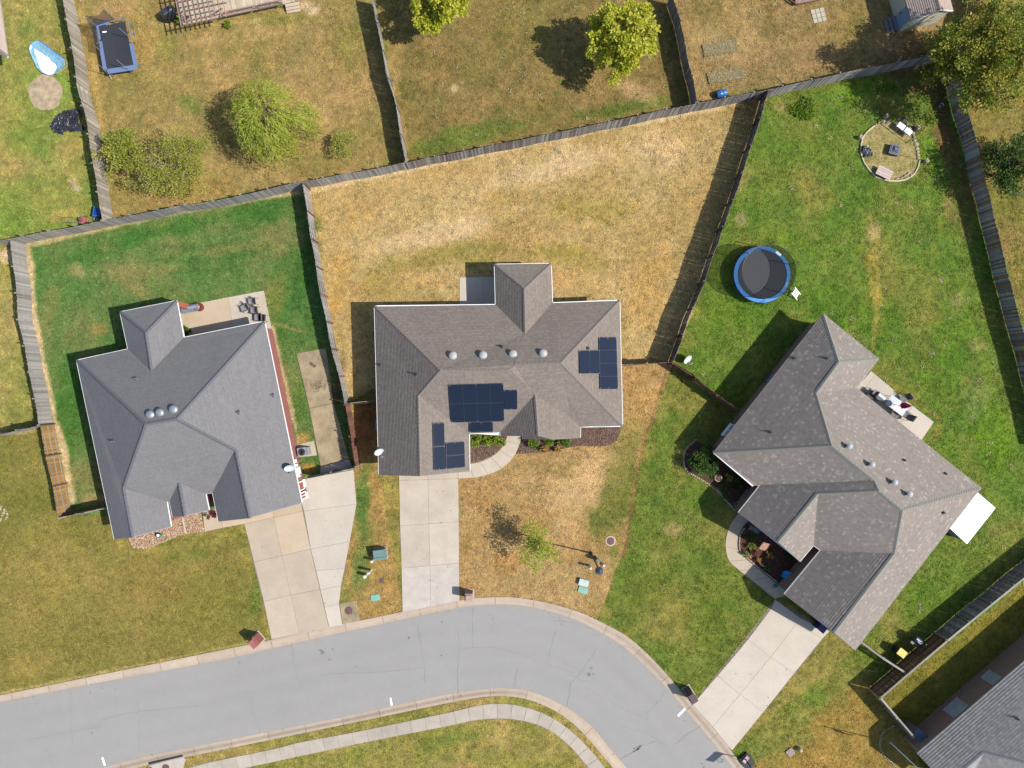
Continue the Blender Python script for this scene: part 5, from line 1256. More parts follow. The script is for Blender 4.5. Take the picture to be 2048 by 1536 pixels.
tree('young_tree', 'young sparse tree on the brown front lawn', 'tree', at_(1078, 1092, 2.9), 4.3, 1.8, 3200, .125, LF_W, 50, .05, rz=1.45, seed=18, fill=.15, crel=.28, lobes=.35, squash=1.15)
def willow():
    r = np.random.default_rng(5); t = thing('willow_tree', 'weeping willow with trailing strands in the upper left yard', 'tree', at_(545, 245, 2.6))
    pts = []; dirs = []; pick = []
    st = MB()
    for s in range(810):
        if s % 9 == 0: ban = r.random() * 6.283; br = r.random() ** .6; bl = r.uniform(.55, 1.45) * (1 + .22 * math.cos(2 * (ban + .75))); bt = r.random()
        an = ban + r.normal() * .09; fx = math.cos(an); fy = math.sin(an)
        r0 = min(1, max(0, br + r.normal() * .05)) * 2.25 * (1 + .22 * math.sin(3 * an + 1) + .14 * math.sin(7 * an)); z0 = 5.1 - .3 * r0 ** 2 * .6 + r.normal() * .3
        L = bl * r.uniform(1.6, 3.2) * (1 - .08 * r0) * (1.15 if fx - fy > 0 else .85); p = np.array([fx * r0 + .1, fy * r0, z0])
        d = np.array([fx * .9 + r.normal() * .35 + .22, fy * .9 + r.normal() * .35 - .3, .2]); tone = .7 * bt + .3 * r.random()
        nst = int(L / .1)
        for k in range(nst):
            pts.append(p + r.normal(size=3) * .045); dirs.append(d + r.normal(size=3) * .35); pick.append(.6 * tone + .4 * r.random())
            d = d / np.linalg.norm(d); d[2] -= .17; p = p + d * .105
            if p[2] < .25: break
    pts = np.array(pts); dirs = np.array(dirs)
    link('crown', leaves_mesh('crown', pts, dirs, .23, LF_W, np.array(pick), .2, .9, 5), t)
    m = MB().tube([(0, 0, -.1), (.05, 0, 1.3), (0, .05, 2.6)], [.24, .2, .16], 9); m.build('trunk', BARK, t, True)
    b = MB()
    for k in range(16):
        a = k * .3927 + r.normal() * .1; e = Vector((math.cos(a) * 1.7, math.sin(a) * 1.7, 4.1 + r.normal() * .2)); b.tube([(0, 0, 1.6 + .06 * k), (e.x * .5, e.y * .5, 3.6), e], [.1, .07, .02], 5)
    b.build('branch', BARK, t)
willow()
tree('bush', 'large glossy dark green bush at the left corner of the right house', 'bush', at_(1410, 922, 1.1), 2.3, 1.42, 4200, .13, LF_D, 50, .06, rz=1.15, seed=21, fill=.4, crel=.24, lobes=.15)
for i, (x, y, r_, lab, mt) in enumerate(((951, 880, .42, 'leftmost of the yellow green shrubs beside the curved front path', LF_G), (966, 877, .46, 'second from left of the yellow green shrubs beside the curved path', LF_G), (981, 878, .44, 'third of the yellow green shrubs beside the curved path', LF_G), (997, 880, .42, 'rightmost of the yellow green shrubs beside the curved path', LF_G))):
    tree('shrub', lab, 'shrub', at_(x, y, .5), 1.05, r_ * 1.25, 620, .13, mt, 22, .03, rz=.5, seed=30 + i, limbs=False, pale=.15, group='front shrubs of the middle house')
for i, (x, y, lab) in enumerate(((1067, 884, 'leftmost green shrub under the front gable of the middle house'), (1099, 883, 'middle green shrub under the front gable, behind the orange shrubs'), (1131, 883, 'rightmost green shrub under the front gable of the middle house'))):
    tree('shrub', lab, 'shrub', at_(x, y, .5), 1.0, .5 if i != 1 else .38, 560, .12, LF_G, 20, .03, rz=.48, seed=40 + i, limbs=False, pale=-.15, group='front shrubs of the middle house')
tree('shrub', 'larger orange shrub in the mulch in front of the middle house', 'shrub', at_(1090, 898, .4), .8, .36, 460, .1, LF_R, 18, .03, rz=.38, seed=45, limbs=False, group='orange shrubs')
tree('shrub', 'smaller orange yellow shrub in the mulch in front of the middle house', 'shrub', at_(1115, 896, .4), .75, .32, 400, .1, LF_R, 16, .03, rz=.36, seed=46, limbs=False, pale=.2, group='orange shrubs')
tree('weed_clump', 'bright green clump of weeds in the corner of the fire pit yard', 'weeds', at_(1607, 220), .4, 1.1, 2000, .14, LF_G, 60, 0, rz=.2, zc=.15, seed=50, crel=.22, lobes=.5, pale=-.05)
tree('weed_clump', 'long bright weed patch by the shade of the big tree', 'weeds', at_(1775, 178), .2, .9, 700, .13, LF_G, 50, 0, rz=.1, zc=.07, seed=51, crel=.24, lobes=.5, squash=.5)
tree('weed_clump', 'bright weeds beside the fire ring near the boarded fence', 'weeds', at_(1858, 236), .2, .7, 420, .13, LF_G, 40, 0, rz=.1, zc=.07, seed=52, crel=.24, lobes=.5)
for i, (x, y, lab) in enumerate(((456, 51, 'left tuft of bright weeds at the deck edge'), (521, 16, 'right tuft of bright weeds under the deck railing'), (360, 45, 'weeds at the corner of the deck by the covered grill'), (558, 11, 'weeds beside the wooden deck steps'))):
    tree('weed_clump', lab, 'weeds', at_(x, y), .4, .26, 170, .16, LF_G, 10, 0, rz=.2, zc=.18, seed=55 + i, crel=.4, group='weeds along the deck')
BEDP = [(1504, 1091, .33, LF_G, .2, 'round yellow green plant in the sunny part of the curved bed'), (1540, 1112, .32, LF_R, .1, 'orange tipped plant in the middle of the curved bed'), (1507, 1104, .26, LF_P, 0, 'dark red plant in the curved bed'), (1505, 1071, .5, LF_D, 0, 'dark leafy plant in the shade of the curved bed'),
        (1580, 1113, .5, LF_D, -.1, 'dark spreading plant against the wall under the white tipped gable'), (1492, 1107, .2, LF_G, .2, 'small pale plant by the bed edging'), (1516, 1119, .28, LF_R, .2, 'peach coloured flowering plant in the curved bed'), (1499, 1112, .2, FLOW, 0, 'low pink flowers by the bed edging'), (1533, 1138, .26, LF_D, .2, 'small green plant beside the shaded path'),
        (1457, 955, .36, LF_O, 0, 'olive plant in the shaded bed beside the pot'), (1447, 970, .42, LF_D, .1, 'dark plant with white flowers in the shaded bed'), (1475, 968, .55, LF_D, -.1, 'large dark plant at the house wall in the shaded bed'), (1451, 990, .3, LF_D, .2, 'trailing plant at the tip of the shaded bed')]
for i, (x, y, r_, mt, pl_, lab) in enumerate(BEDP):
    tree('garden_plant', lab, 'plant', at_(x, y, .3), .6, r_, int(420 * (r_ / .3) ** 1.3), .09, mt, 16, .015, rz=.28, zc=.3, seed=70 + i, limbs=False, pale=pl_, group='plants in the beds of the right house')
tree('garden_plant', 'red leaved plant beside the left house entrance', 'plant', at_(424, 1030, .4), .8, .42, 420, .1, LF_P, 16, .02, rz=.36, seed=90, limbs=False)
tree('garden_plant', 'grassy plant in the inner corner of the left patio', 'plant', at_(371, 662, .4), .8, .35, 240, .2, LF_D, 14, .02, rz=.4, seed=91, limbs=False, pale=.1)
# ------------------------------------------------------------------ things in the yards
def T(name, label, cat, px, py, rz=0, group=None): return thing(name, label, cat, P(px, py, 0), rz, group)
def rot(a): return Matrix.Rotation(a, 3, 'Z')
NET = None
def net_mat():
    m, nt, b = newmat('trampoline net')
    tr = nt.nodes.new('ShaderNodeBsdfTransparent'); mx = nt.nodes.new('ShaderNodeMixShader'); mx.inputs[0].default_value = .6
    b.inputs['Base Color'].default_value = (.02, .02, .022, 1); b.inputs['Roughness'].default_value = .8
    nt.links.new(tr.outputs[0], mx.inputs[1]); nt.links.new(b.outputs[0], mx.inputs[2]); nt.links.new(mx.outputs[0], nt.nodes['Material Output'].inputs[0])
    return m
NET = net_mat()
PAD_B = plain('blue vinyl pad', obs(54, 154, 236), .4, .15, 5, spec=.5); PAD_F = plain('faded blue vinyl pad', obs(176, 194, 230), .5, .3, 7, col2=obs(110, 138, 198))
MAT_ = plain('trampoline mat', (.02, .022, .027), .7, .12, 8)
STEEL = plain('dull steel tube', obs(176, 178, 182), .4, .15, metal=.3)
DKBLUE = plain('dark blue foam sleeve', obs(24, 52, 100), .5, .2)

def round_trampoline():
    c = P(1524, 549, .95); t = thing('trampoline', 'round trampoline with bright blue pad and black safety net', 'trampoline', (c.x, c.y, 0))
    R = 2.36
    MB().lathe([(R * .87, .93), (R * .6, .915), (0, .905)], 48).build('mat', MAT_, t, True)
    o = MB().lathe([(R * .855, .945), (R * .87, .985), (R * .99, .985), (R * 1.0, .93), (R * .98, .9)], 60, cap=False).build('pad', PAD_B, t, True)
    m = MB()
    for k in range(2): m.tube([(R * math.cos(a), R * math.sin(a), .88) for a in np.linspace(0, 6.2832, 49)], .03, 6, False)
    m.build('frame_ring', STEEL, t)
    for k in range(4):
        a = k * 1.5708 + .5; da = .35
        p1 = Vector((R * math.cos(a - da), R * math.sin(a - da), .86)); p2 = Vector((R * math.cos(a + da), R * math.sin(a + da), .86))
        MB().tube([p1, (p1.x, p1.y, .06), (p2.x, p2.y, .06), p2], .03, 6).build('leg', STEEL, t)
    top = 2.55
    for k in range(6):
        a = k * 1.0472 + .35; x, y = R * 1.03 * math.cos(a), R * 1.03 * math.sin(a)
        MB().tube([(x, y, .1), (x, y, 1.0), (x, y, top), (x * .89, y * .89, top + .05)], .032, 7).build('net_pole', DKBLUE, t)
    m = MB(); n = 48
    ring = lambda r_, z: [(r_ * math.cos(2 * math.pi * j / n), r_ * math.sin(2 * math.pi * j / n), z) for j in range(n)]
    A, B_ = ring(R * .86, .95), ring(R * .92, top)
    m.add(A + B_, [(j, (j + 1) % n, n + (j + 1) % n, n + j) for j in range(n)]); m.build('net', NET, t)
    m = MB(); m.tube([(R * .92 * math.cos(a), R * .92 * math.sin(a), top) for a in np.linspace(0, 6.2832, 49)], .02, 5, False); m.build('net_rim', BLACK, t)
    MB().box((.15, -.18, .918), (.09, .42, .004), rz=.05).build('printed_mark', plain('pale blue print', obs(110, 180, 220), .6, .05), t)
    a = math.radians(52); MB().box((R * .93 * math.cos(a), R * .93 * math.sin(a), .99), (.2, .5, .006), rz=a).build('white_patch', WHITE, t)
    a = math.radians(-22); MB().box((R * .93 * math.cos(a), R * .93 * math.sin(a), .99), (.16, .42, .006), rz=a).build('pale_patch', plain('faded pad patch', obs(150, 205, 235), .5, .1), t)
    # ladder
    l = T('step_ladder', 'white ladder steps leaning on the round blue trampoline', 'ladder', 1581, 584, math.radians(-32))
    m = MB()
    for sx in (-1, 1): m.bar((.8, sx * .26, .02), (-.1, sx * .26, .8), .06, .04)
    m.build('side_rail', WHITE, l)
    for z in (.2, .42, .64):
        x = .8 - .9 * z / .8; MB().box((x, 0, z), (.11, .46, .035)).build('tread', WHITE, l)
round_trampoline()

def rect_trampoline():
    q = [(192, 47), (254, 34), (274, 137), (209, 147)]; z = .85
    c = [P(x, y, z) for x, y in q]; t = thing('trampoline', 'old rectangular trampoline with torn blue pads and a sagging net', 'trampoline', P(232, 95, 0))
    def at(u, v, zz=z):
        p = c[0].lerp(c[1], u).lerp(c[3].lerp(c[2], u), v); return Vector((p.x, p.y, zz))
    m = MB(); N_ = 8
    for i in range(N_):
        for j in range(N_):
            f = lambda a, b: at(.09 + .82 * a / N_, .07 + .86 * b / N_, z - .03 - .08 * math.sin(math.pi * a / N_) * math.sin(math.pi * b / N_))
            m.quad(f(i, j), f(i, j + 1), f(i + 1, j + 1), f(i + 1, j))
    m.build('mat', MAT_, t, True, world=True)
    cr = .1
    loop = []
    for u, v in ((0, cr), (cr * .5, cr * .2), (cr * 1.5, 0), (.5, 0), (1 - cr * 1.5, 0), (1 - cr * .5, cr * .2), (1, cr), (1, .5), (1, 1 - cr), (1 - cr * .5, 1 - cr * .2), (1 - cr * 1.5, 1), (.5, 1), (cr * 1.5, 1), (cr * .5, 1 - cr * .2), (0, 1 - cr), (0, .5), (0, cr)): loop.append(at(u, v, z - .02))
    MB().tube(loop, .035, 6, False).build('frame_ring', STEEL, t, world=True)
    def pad(u0, u1, v0, v1, nm='pad'):
        m = MB(); b = [at(u0, v0, z + .025), at(u1, v0, z + .035), at(u1, v1, z + .03), at(u0, v1, z + .02)]
        lo = [p - Vector((0, 0, .05)) for p in b]
        m.add(lo + b, [(7, 6, 5, 4), (4, 5, 1, 0), (5, 6, 2, 1), (6, 7, 3, 2), (7, 4, 0, 3)]); m.build(nm, PAD_F, t, world=True)
    pad(-.02, .09, .36, .93); pad(-.02, .42, -.02, .06); pad(.915, 1.03, .52, .97); pad(.1, .98, .925, 1.02); pad(-.02, .07, .02, .33, 'torn_pad')
    for u, v in ((0, .18), (1, .18), (0, .82), (1, .82)):
        p = at(u, v, 0); o_ = (at(u, v, 0) - at(.5, v, 0)).normalized() * .02; d = (at(u, 1, 0) - at(u, 0, 0)).normalized() * .35
        MB().tube([at(u, v, z - .05) - d * .6, Vector((p.x, p.y, .06)) + o_ - d, Vector((p.x, p.y, .04)) + o_ + d, at(u, v, z - .05) + d * .6], .03, 6).build('leg', STEEL, t, world=True)
    tops = {}
    for i, (u, v) in enumerate(((0, .05), (.62, 0), (1, .42), (.75, 1), (.14, 1), (0, .55))):
        p = at(u, v, 0); h = 2.55 if i < 2 else (2.4 if i < 5 else 1.7)
        lean = Vector((-.15, .1, 0)) if i in (2, 3, 4) else Vector((0, 0, 0))
        pp = [Vector((p.x, p.y, .15)), Vector((p.x, p.y, z)), Vector((p.x, p.y, h)) + lean]; tops[i] = pp[-1]
        MB().tube(pp, .028, 7).build('net_pole', STEEL, t, world=True)
    m = MB()
    def drape(a, b, la, lb, sag):
        n = 8
        for k in range(n):
            u0, u1 = k / n, (k + 1) / n
            s = lambda u: a.lerp(b, u) - Vector((0, 0, sag * math.sin(math.pi * u))); l = lambda u: la.lerp(lb, u)
            m.quad(s(u0), s(u1), l(u1), l(u0))
    drape(tops[0], tops[1], at(0, .05), at(.62, 0), .5); drape(tops[5], tops[0], at(0, .55), at(0, .05), .4)
    m.build('net', NET, t, world=True)
    # rungs leaning on it
    l = T('ladder', 'weathered wooden ladder rung board leaning on the old trampoline', 'ladder', 219, 150, 0)
    m = MB(); m.bar(P(223, 158, .05), at(.08, .9, z), .1, .05); m.build('plank', W_TAN, l, world=True)
    bx = at(.12, .12, z + .01); MB().box(bx + Vector((.3, -.25, -.03)), (.34, .1, .006), rz=.1).build('white_label', WHITE, t, world=True)
rect_trampoline()

def pool():
    t = T('paddling_pool', 'collapsed blue paddling pool with a white middle at the left edge', 'pool', 94, 116)
    out = [(60, 88), (68, 82), (78, 81), (92, 91), (108, 104), (122, 113), (129, 121), (130, 130), (120, 141), (108, 148), (95, 150), (83, 145), (73, 135), (66, 120), (60, 108), (57, 97)]
    inn = [(70, 98), (76, 103), (83, 106), (90, 112), (97, 115), (103, 124), (110, 128), (113, 134), (110, 141), (105, 149), (97, 149), (87, 144), (80, 135), (76, 124), (73, 112), (69, 104)]
    n = len(out)
    def ring(pts, k, z):
        cx = sum(p[0] for p in inn) / n; cy = sum(p[1] for p in inn) / n
        return [P(cx + (x - cx) * k, cy + (y - cy) * k, z) for x, y in pts]
    rr = np.random.default_rng(2)
    m = MB(); rows = [ring(out, 1.0, .02), ring(out, 1.0, .16), ring(out, .97, .19)]
    mid = [tuple((np.array(a) * .55 + np.array(b) * .45)) for a, b in zip(out, inn)]
    rows += [ring(mid, 1.0, .10), ring(inn, 1.02, .06)]
    for i in range(len(rows) - 1):
        for j in range(n): m.quad(rows[i][j], rows[i + 1][j], rows[i + 1][(j + 1) % n], rows[i][(j + 1) % n])
    mt = plain('sky blue vinyl', obs(140, 214, 250), .35, .25, 5, col2=obs(186, 232, 252), spec=.5)
    m.build('pool_wall', mt, t, True, world=True)
    m = MB(); m.poly(ring(inn, 1.04, .055)[::-1]); m.build('pool_floor', plain('white vinyl', (.78, .79, .8), .4, .06, 4), t, world=True)
    m = MB().tube([P(x, y, .2) for x, y in ((78, 80.5), (92, 90), (108, 103), (124, 114))], .035, 6); m.build('rim_tube', PAD_B, t, True, world=True)
    m = MB().tube([P(x, y, .1) for x, y in ((125, 117), (133, 124), (134, 132), (125, 140), (113, 147))], .03, 6); m.build('loose_hoop', plain('yellowed plastic', obs(204, 204, 160), .5, .1), t, True, world=True)
pool()

# ring of dry earth where the pool stood
m = MB(); r_ = random.Random(3)
n = 40; c = P(91, 185, 0)
rad = [34.5 * S * (1 + .035 * math.sin(5 * a) + r_.uniform(-.03, .03)) for a in np.linspace(0, 6.283, n, endpoint=False)]
V = [(c.x, c.y, .035)]
for k, z in ((.35, .035), (.75, .022), (1, .004)):
    V += [(c.x + rad[i] * k * math.cos(i * 6.2832 / n), c.y + rad[i] * k * 1.04 * math.sin(i * 6.2832 / n), z) for i in range(n)]
F = [(0, 1 + i, 1 + (i + 1) % n) for i in range(n)]
for q in range(2): F += [(1 + q * n + i, 1 + (q + 1) * n + i, 1 + (q + 1) * n + (i + 1) % n, 1 + q * n + (i + 1) % n) for i in range(n)]
m.add(V, F); tag(m.build('bare_earth', plain('dry straw earth', obs(206, 180, 142), .95, .25, 2.2, bump=1, col2=obs(232, 208, 172)), None, True), kind='structure')
PAVE.append([(91 + 33 * math.cos(a), 185 + 33 * math.sin(a)) for a in np.linspace(0, 6.28, 24)])

def crumple(name, label, cat, outline, h, mat, seed, part='sheet'):
    """a heap of crumpled sheeting with folds"""
    r = np.random.default_rng(seed); cx = sum(p[0] for p in outline) / len(outline); cy = sum(p[1] for p in outline) / len(outline)
    t = T(name, label, cat, cx, cy); xs = [p[0] for p in outline]; ys = [p[1] for p in outline]
    gx = np.arange(min(xs) - 1, max(xs) + 1, .9); gy = np.arange(min(ys) - 1, max(ys) + 1, .9); X, Y = np.meshgrid(gx, gy)
    ins_ = in_poly(X + (vnoise(X, Y, 5, seed) - .5) * 5, Y + (vnoise(X, Y, 5, seed + 1) - .5) * 5, outline)
    f = np.abs(vnoise(X, Y * 1.6, 11, seed) - .5) * 2 * .8 + np.abs(vnoise(X * 1.4, Y, 4.5, seed + 3) - .5) * .7
    Z = .02 + h * (1 - f) * .8
    m = MB(); idx = {}
    for i in range(X.shape[0]):
        for j in range(X.shape[1]):
            if ins_[i, j]: idx[(i, j)] = len(m.v); p = P(X[i, j], Y[i, j], float(Z[i, j])); m.v.append(tuple(p))
    for (i, j) in list(idx):
        k = [(i, j), (i, j + 1), (i + 1, j + 1), (i + 1, j)]
        if all(q in idx for q in k): m.f.append(tuple(idx[q] for q in k)[::-1])
    m.build(part, mat, t, False, world=True); return t
crumple('tarpaulin', 'crumpled black tarpaulin lying against the tan fence', 'tarp', [(100, 250), (110, 232), (126, 221), (145, 217), (163, 219), (160, 232), (156, 246), (172, 254), (170, 262), (148, 264), (130, 262), (127, 271), (112, 266), (101, 259)], .32, plain('shiny black sheet', (.012, .013, .017), .3, .3, 3, bump=.3, spec=.6, col2=(.022, .024, .03)), 5)

def wheel(m, c, r, w_, ax): m.tube([Vector(c) - Vector(ax) * w_ / 2, Vector(c) + Vector(ax) * w_ / 2], r, 14)
def mower():
    t = T('lawn_mower', 'red push lawn mower parked against the long grey fence', 'mower', 167, 441, math.radians(8))
    red = plain('faded red enamel', obs(206, 112, 112), .45, .15)
    MB().lathe([(.3, .12), (.32, .2), (.28, .27), (.12, .3), (0, .3)], 16).box((.05, 0, .2), (.62, .46, .14)).build('deck', red, t)
    MB().lathe([(.15, .28), (.17, .4), (.12, .5), (.05, .52), (0, .52)], 14, (-.04, 0, 0)).build('engine', DKGREY, t)
    for x in (-.3, .33):
        for y in (-.27, .27):
            m = MB(); wheel(m, (x, y, .1), .1, .05, (0, 1, 0)); m.build('wheel', BLACK, t)
    MB().tube([(-.3, -.2, .25), (-.95, -.22, .85), (-1.05, -.2, .95), (-1.05, .2, .95), (-.95, .22, .85), (-.3, .2, .25)], .018, 6).build('handle', DKGREY, t)
mower()
def barrel(px, py, label, lying, az, mat):
    t = T('barrel', label, 'barrel', px, py, az)
    R_, L = .30, .88; prof = [(0, -L / 2), (R_ * .86, -L / 2), (R_ * .95, -L / 2 + .04), (R_, -.16), (R_ * 1.03, -.14), (R_, -.12), (R_, .12), (R_ * 1.03, .14), (R_, .16), (R_ * .95, L / 2 - .04), (R_ * .86, L / 2), (R_ * .8, L / 2 - .02), (0, L / 2 - .02)]
    m = MB().lathe(prof, 22, (0, 0, R_ if lying else L / 2), Matrix.Rotation(math.pi / 2, 3, 'Y') if lying else None); m.build('drum', mat, t, True)
    mb = MB()
    for y in (-.12, .12): mb.lathe([(.045, 0), (.045, .03), (0, .03)], 8, (0 if not lying else L / 2 - .02, y, R_ if lying else L - .02), Matrix.Rotation(math.pi / 2, 3, 'Y') if lying else None)
    mb.build('bung', WHITE, t); return t
BLUEP = plain('blue plastic', obs(52, 124, 200), .4, .15, spec=.5)
barrel(1441, 190, 'blue plastic barrel lying behind the grey fence near the straw beds', True, math.radians(15), BLUEP)
def tricycle_bin():
    t = T('toy_cart', 'bright blue plastic cart tucked in the fence corner beside the mower', 'cart', 201, 427, math.radians(80))
    m = MB(); m.prism([(-.36, -.28), (.36, -.28), (.42, .28), (-.42, .28)], .3, .62); m.build('tub', BLUEP, t)
    m = MB(); m.box((0, 0, .622), (.62, .42, .01)); m.build('tub_liner', plain('deep blue plastic', obs(30, 80, 160), .4, .1), t)
    for x in (-.3, .3):
        m = MB(); wheel(m, (x, -.3, .16), .16, .06, (0, 1, 0)); wheel(m, (x, .3, .16), .16, .06, (0, 1, 0)); m.build('wheel', BLACK, t)
    MB().tube([(-.36, -.12, .5), (-.75, -.1, .55), (-.75, .1, .55), (-.36, .12, .5)], .02, 6).build('handle', STEEL, t)
tricycle_bin()

# --- deck, pergola, railing bench, covered grill at the top edge
def deck():
    t = T('deck', 'pale plank deck with faded red railings at the top edge', 'deck', 450, 10)
    a, b = (364, 50), (590, 3)                         # front edge
    ux, uy = (b[0] - a[0]), (b[1] - a[1]); L = math.hypot(ux, uy); ux /= L; uy /= L; nx, ny = uy, -ux      # n points away (up)
    def D(s, n_, z=.45): return P(a[0] + ux * s + nx * n_, a[1] + uy * s + ny * n_, z)
    for k in range(60):
        s0 = k * 3.9
        if s0 + 3.6 > L: break
        q = [D(s0, 0), D(s0 + 3.65, 0), D(s0 + 3.65, 75), D(s0, 75)]
        m = MB(); m.prism([(p.x, p.y) for p in q], .41, .45); m.build('plank', W_DECK, t, world=True)
    m = MB(); m.bar(D(0, 0, .3), D(L, 0, .3), .05, .26); m.bar(D(0, 0, .3), D(0, 75, .3), .05, .26); m.build('skirt_board', W_DECK, t, world=True)
    def bench(s0, s1):
        for off, z in ((1, .98), (9, .93)):
            MB().bar(D(s0, off, z), D(s1, off, z), .1, .04).build('top_rail', W_PINK, t, world=True)
        MB().bar(D(s0, 1, .55), D(s1, 1, .55), .05, .08).build('bottom_rail', W_PINK, t, world=True)
        n = int((s1 - s0) / 3.4)
        for i in range(n):
            s = s0 + (i + .5) * (s1 - s0) / n; MB().bar(D(s, 1, .5), D(s, 9, .95), .05, .03).build('baluster', W_PINK, t, world=True)
        for s in (s0, s1): MB().bar(D(s, 4, .4), D(s, 4, 1.06), .1, .1).build('rail_post', W_PINK, t, world=True)
    bench(84, 152); bench(157, 205)
    for s in (10, 26): pass
    MB().bar(D(8, 2, .98), D(-4, 26, .98), .1, .04).build('top_rail', W_PINK, t, world=True)
    for i in range(7): MB().bar(D(7 - i * 1.7, 4 + i * 3.4, .46), D(13 - i * 1.7, 6 + i * 3.4, .95), .05, .03).build('baluster', W_PINK, t, world=True)
    for k in range(3):
        z = .42 - .14 * k; n0 = -1 - 6.5 * k
        q = [D(210, n0, z), D(238, n0 - 1, z), D(238, n0 - 7, z), D(210, n0 - 6, z)]
        m = MB(); m.prism([(p.x, p.y) for p in q], z - .05, z); m.build('step', W_DECK, t, world=True)
    p = T('pergola', 'faded red lattice pergola over the deck at the top edge', 'pergola', 400, 0)
    for s, n_ in ((18, 14), (85, 16), (18, 78), (85, 80)): MB().bar(D(s, n_, .4), D(s, n_, 2.6), .13, .13).build('post', W_PINK, p, world=True)
    for n_ in (10, 30, 50, 70): MB().bar(D(-6, n_ - 4, 2.62), D(96, n_ - 4, 2.62), .06, .16).build('beam', W_PINK, p, world=True)
    for k in range(10): MB().bar(D(-2 + k * 10.2, -2, 2.76), D(-2 + k * 10.2, 84, 2.76), .06, .1).build('slat', W_PINK, p, world=True)
    g = thing('covered_grill', 'grill under a black cover beside the pergola', 'grill', P(345, 34, 0), math.radians(35))
    m = MB(); vs = []
    for k, (sx, sy, z) in enumerate(((.62, .34, 0), (.64, .35, .5), (.6, .32, .88), (.52, .26, 1.1), (.38, .14, 1.18))):
        vs.append([(x * sx + .02 * math.sin(9 * x + k), y * sy + .02 * math.cos(7 * y + k), z) for x, y in ((-1, -.7), (-.7, -1), (0, -1.05), (.7, -1), (1, -.7), (1, .7), (.7, 1), (0, 1.05), (-.7, 1), (-1, .7))])
    n = 10
    for k in range(4):
        for j in range(n): m.quad(vs[k][j], vs[k][(j + 1) % n], vs[k + 1][(j + 1) % n], vs[k + 1][j])
    m.poly(vs[4]); m.build('cover', plain('black grill cover', (.02, .022, .03), .35, .3, 5, spec=.6), g)
    MB().tube([(-.5, -.3, .95), (-.5, .3, .95)], .02, 6).build('handle', DKGREY, g)
    pt = T('planter_pot', 'small round planter on the deck steps at the top edge', 'pot', 583, 3); pt.location.z = .45
    MB().lathe([(.12, 0), (.17, .24), (.19, .25), (.16, .24), (.14, .2), (0, .2)], 14).build('pot', plain('dark pot', obs(110, 92, 88), .6, .1), pt, True)
deck()

def deck2():
    t = T('deck', 'corner of a red trimmed deck at the top edge above the stepping pads', 'deck', 1610, 0)
    a = Vector((1592, 8.5)); d = Vector((42, -8)).normalized()
    for k in range(14):
        s = k * 3.4; q = [P(a.x + d.x * (s + u) + (-d.y) * -v * 0 + v * d.y, a.y + d.y * (s + u) - v * d.x, .3) for u, v in ((0, 0), (3.1, 0), (3.1, 30), (0, 30))]
        m = MB(); m.prism([(p.x, p.y) for p in q], .26, .3); m.build('plank', W_PINK, t, world=True)
    m = MB(); m.bar(P(1592, 9, .25), P(1570, -6, .25), .08, .2); m.bar(P(1592, 9, .25), P(1640, 0, .25), .05, .1); m.build('trim_board', W_RED, t, world=True)
deck2()
PADM = concrete('stepping pad concrete', obs(214, 206, 186), .3)
t = T('paver_patio', 'square of nine pale pavers in the lawn near the shed', 'pavers', 1636, 31)
g0 = Vector((1621, 20)); ex = Vector((8.8, -2.1)); ey = Vector((2.3, 9.0))
for i in range(3):
    for j in range(3):
        q = [g0 + ex * (i + u) + ey * (j + v) for u, v in ((.06, .06), (.94, .06), (.94, .94), (.06, .94))]
        slab(t, [(p.x, p.y) for p in q], PADM, .04, 0, 'paver')
def strawbed(px, label, seed):
    t = T('raised_bed', label, 'garden bed', sum(p[0] for p in px) / 4, sum(p[1] for p in px) / 4)
    m = MB(); q = [P(x, y, 0) for x, y in px]
    qq = inset([(p.x, p.y) for p in q], 0); m.prism([(p.x, p.y) for p in qq], -.02, .10); m.build('soil_mound', plain('straw covered soil', obs(170, 150, 104), .95, .3, 8, bump=1, col2=obs(198, 182, 136)), t, world=True)
    r = np.random.default_rng(seed); n = 900
    u, v = r.random(n), r.random(n); e = (np.minimum(np.minimum(u, 1 - u) * 2.2, np.minimum(v, 1 - v)) < .16) | (r.random(n) < .45)
    u, v = u[e], v[e]
    A = np.array([list(p) for p in q]); pts = (A[0] * (1 - u)[:, None] + A[1] * u[:, None]) * (1 - v)[:, None] + (A[3] * (1 - u)[:, None] + A[2] * u[:, None]) * v[:, None]
    pts[:, 2] = .1; pts -= np.array(t.location)
    d = r.normal(size=(len(u), 3)); d[:, 2] = np.abs(d[:, 2]) * .35
    o = link('straw', leaves_mesh('straw', pts, d, .2, leaf_straw, r.random(len(u)), .14, .6, seed), t); o['kind'] = 'stuff'
leaf_straw = leaf_mat('straw', [obs(190, 172, 124), obs(214, 198, 150), obs(160, 156, 84), obs(222, 206, 168)], .1)
strawbed([(1404, 91), (1472, 79), (1476, 103), (1408, 114)], 'paler raised bed edged with straw, nearer the top', 8)
strawbed([(1413, 147), (1480, 133), (1487, 157), (1418, 168)], 'lower overgrown raised bed just above the blue barrel', 9)
t = T('fallen_branches', 'bare forked branches lying beside the blue barrel', 'branches', 1466, 176)
MB().tube([P(1449, 174, .05), P(1460, 171, .12), P(1472, 173, .1), P(1476, 181, .05)], [.02, .025, .02, .012], 5).tube([P(1460, 171, .1), P(1455, 167, .2)], .012, 4).tube([P(1472, 173, .1), P(1478, 170, .18)], .012, 4).build('branch', plain('dead twig', obs(206, 180, 140), .8, .2), t, world=True)
t = T('lumber_scraps', 'thin pale scrap boards lying in the left edge yard', 'boards', 150, 372)
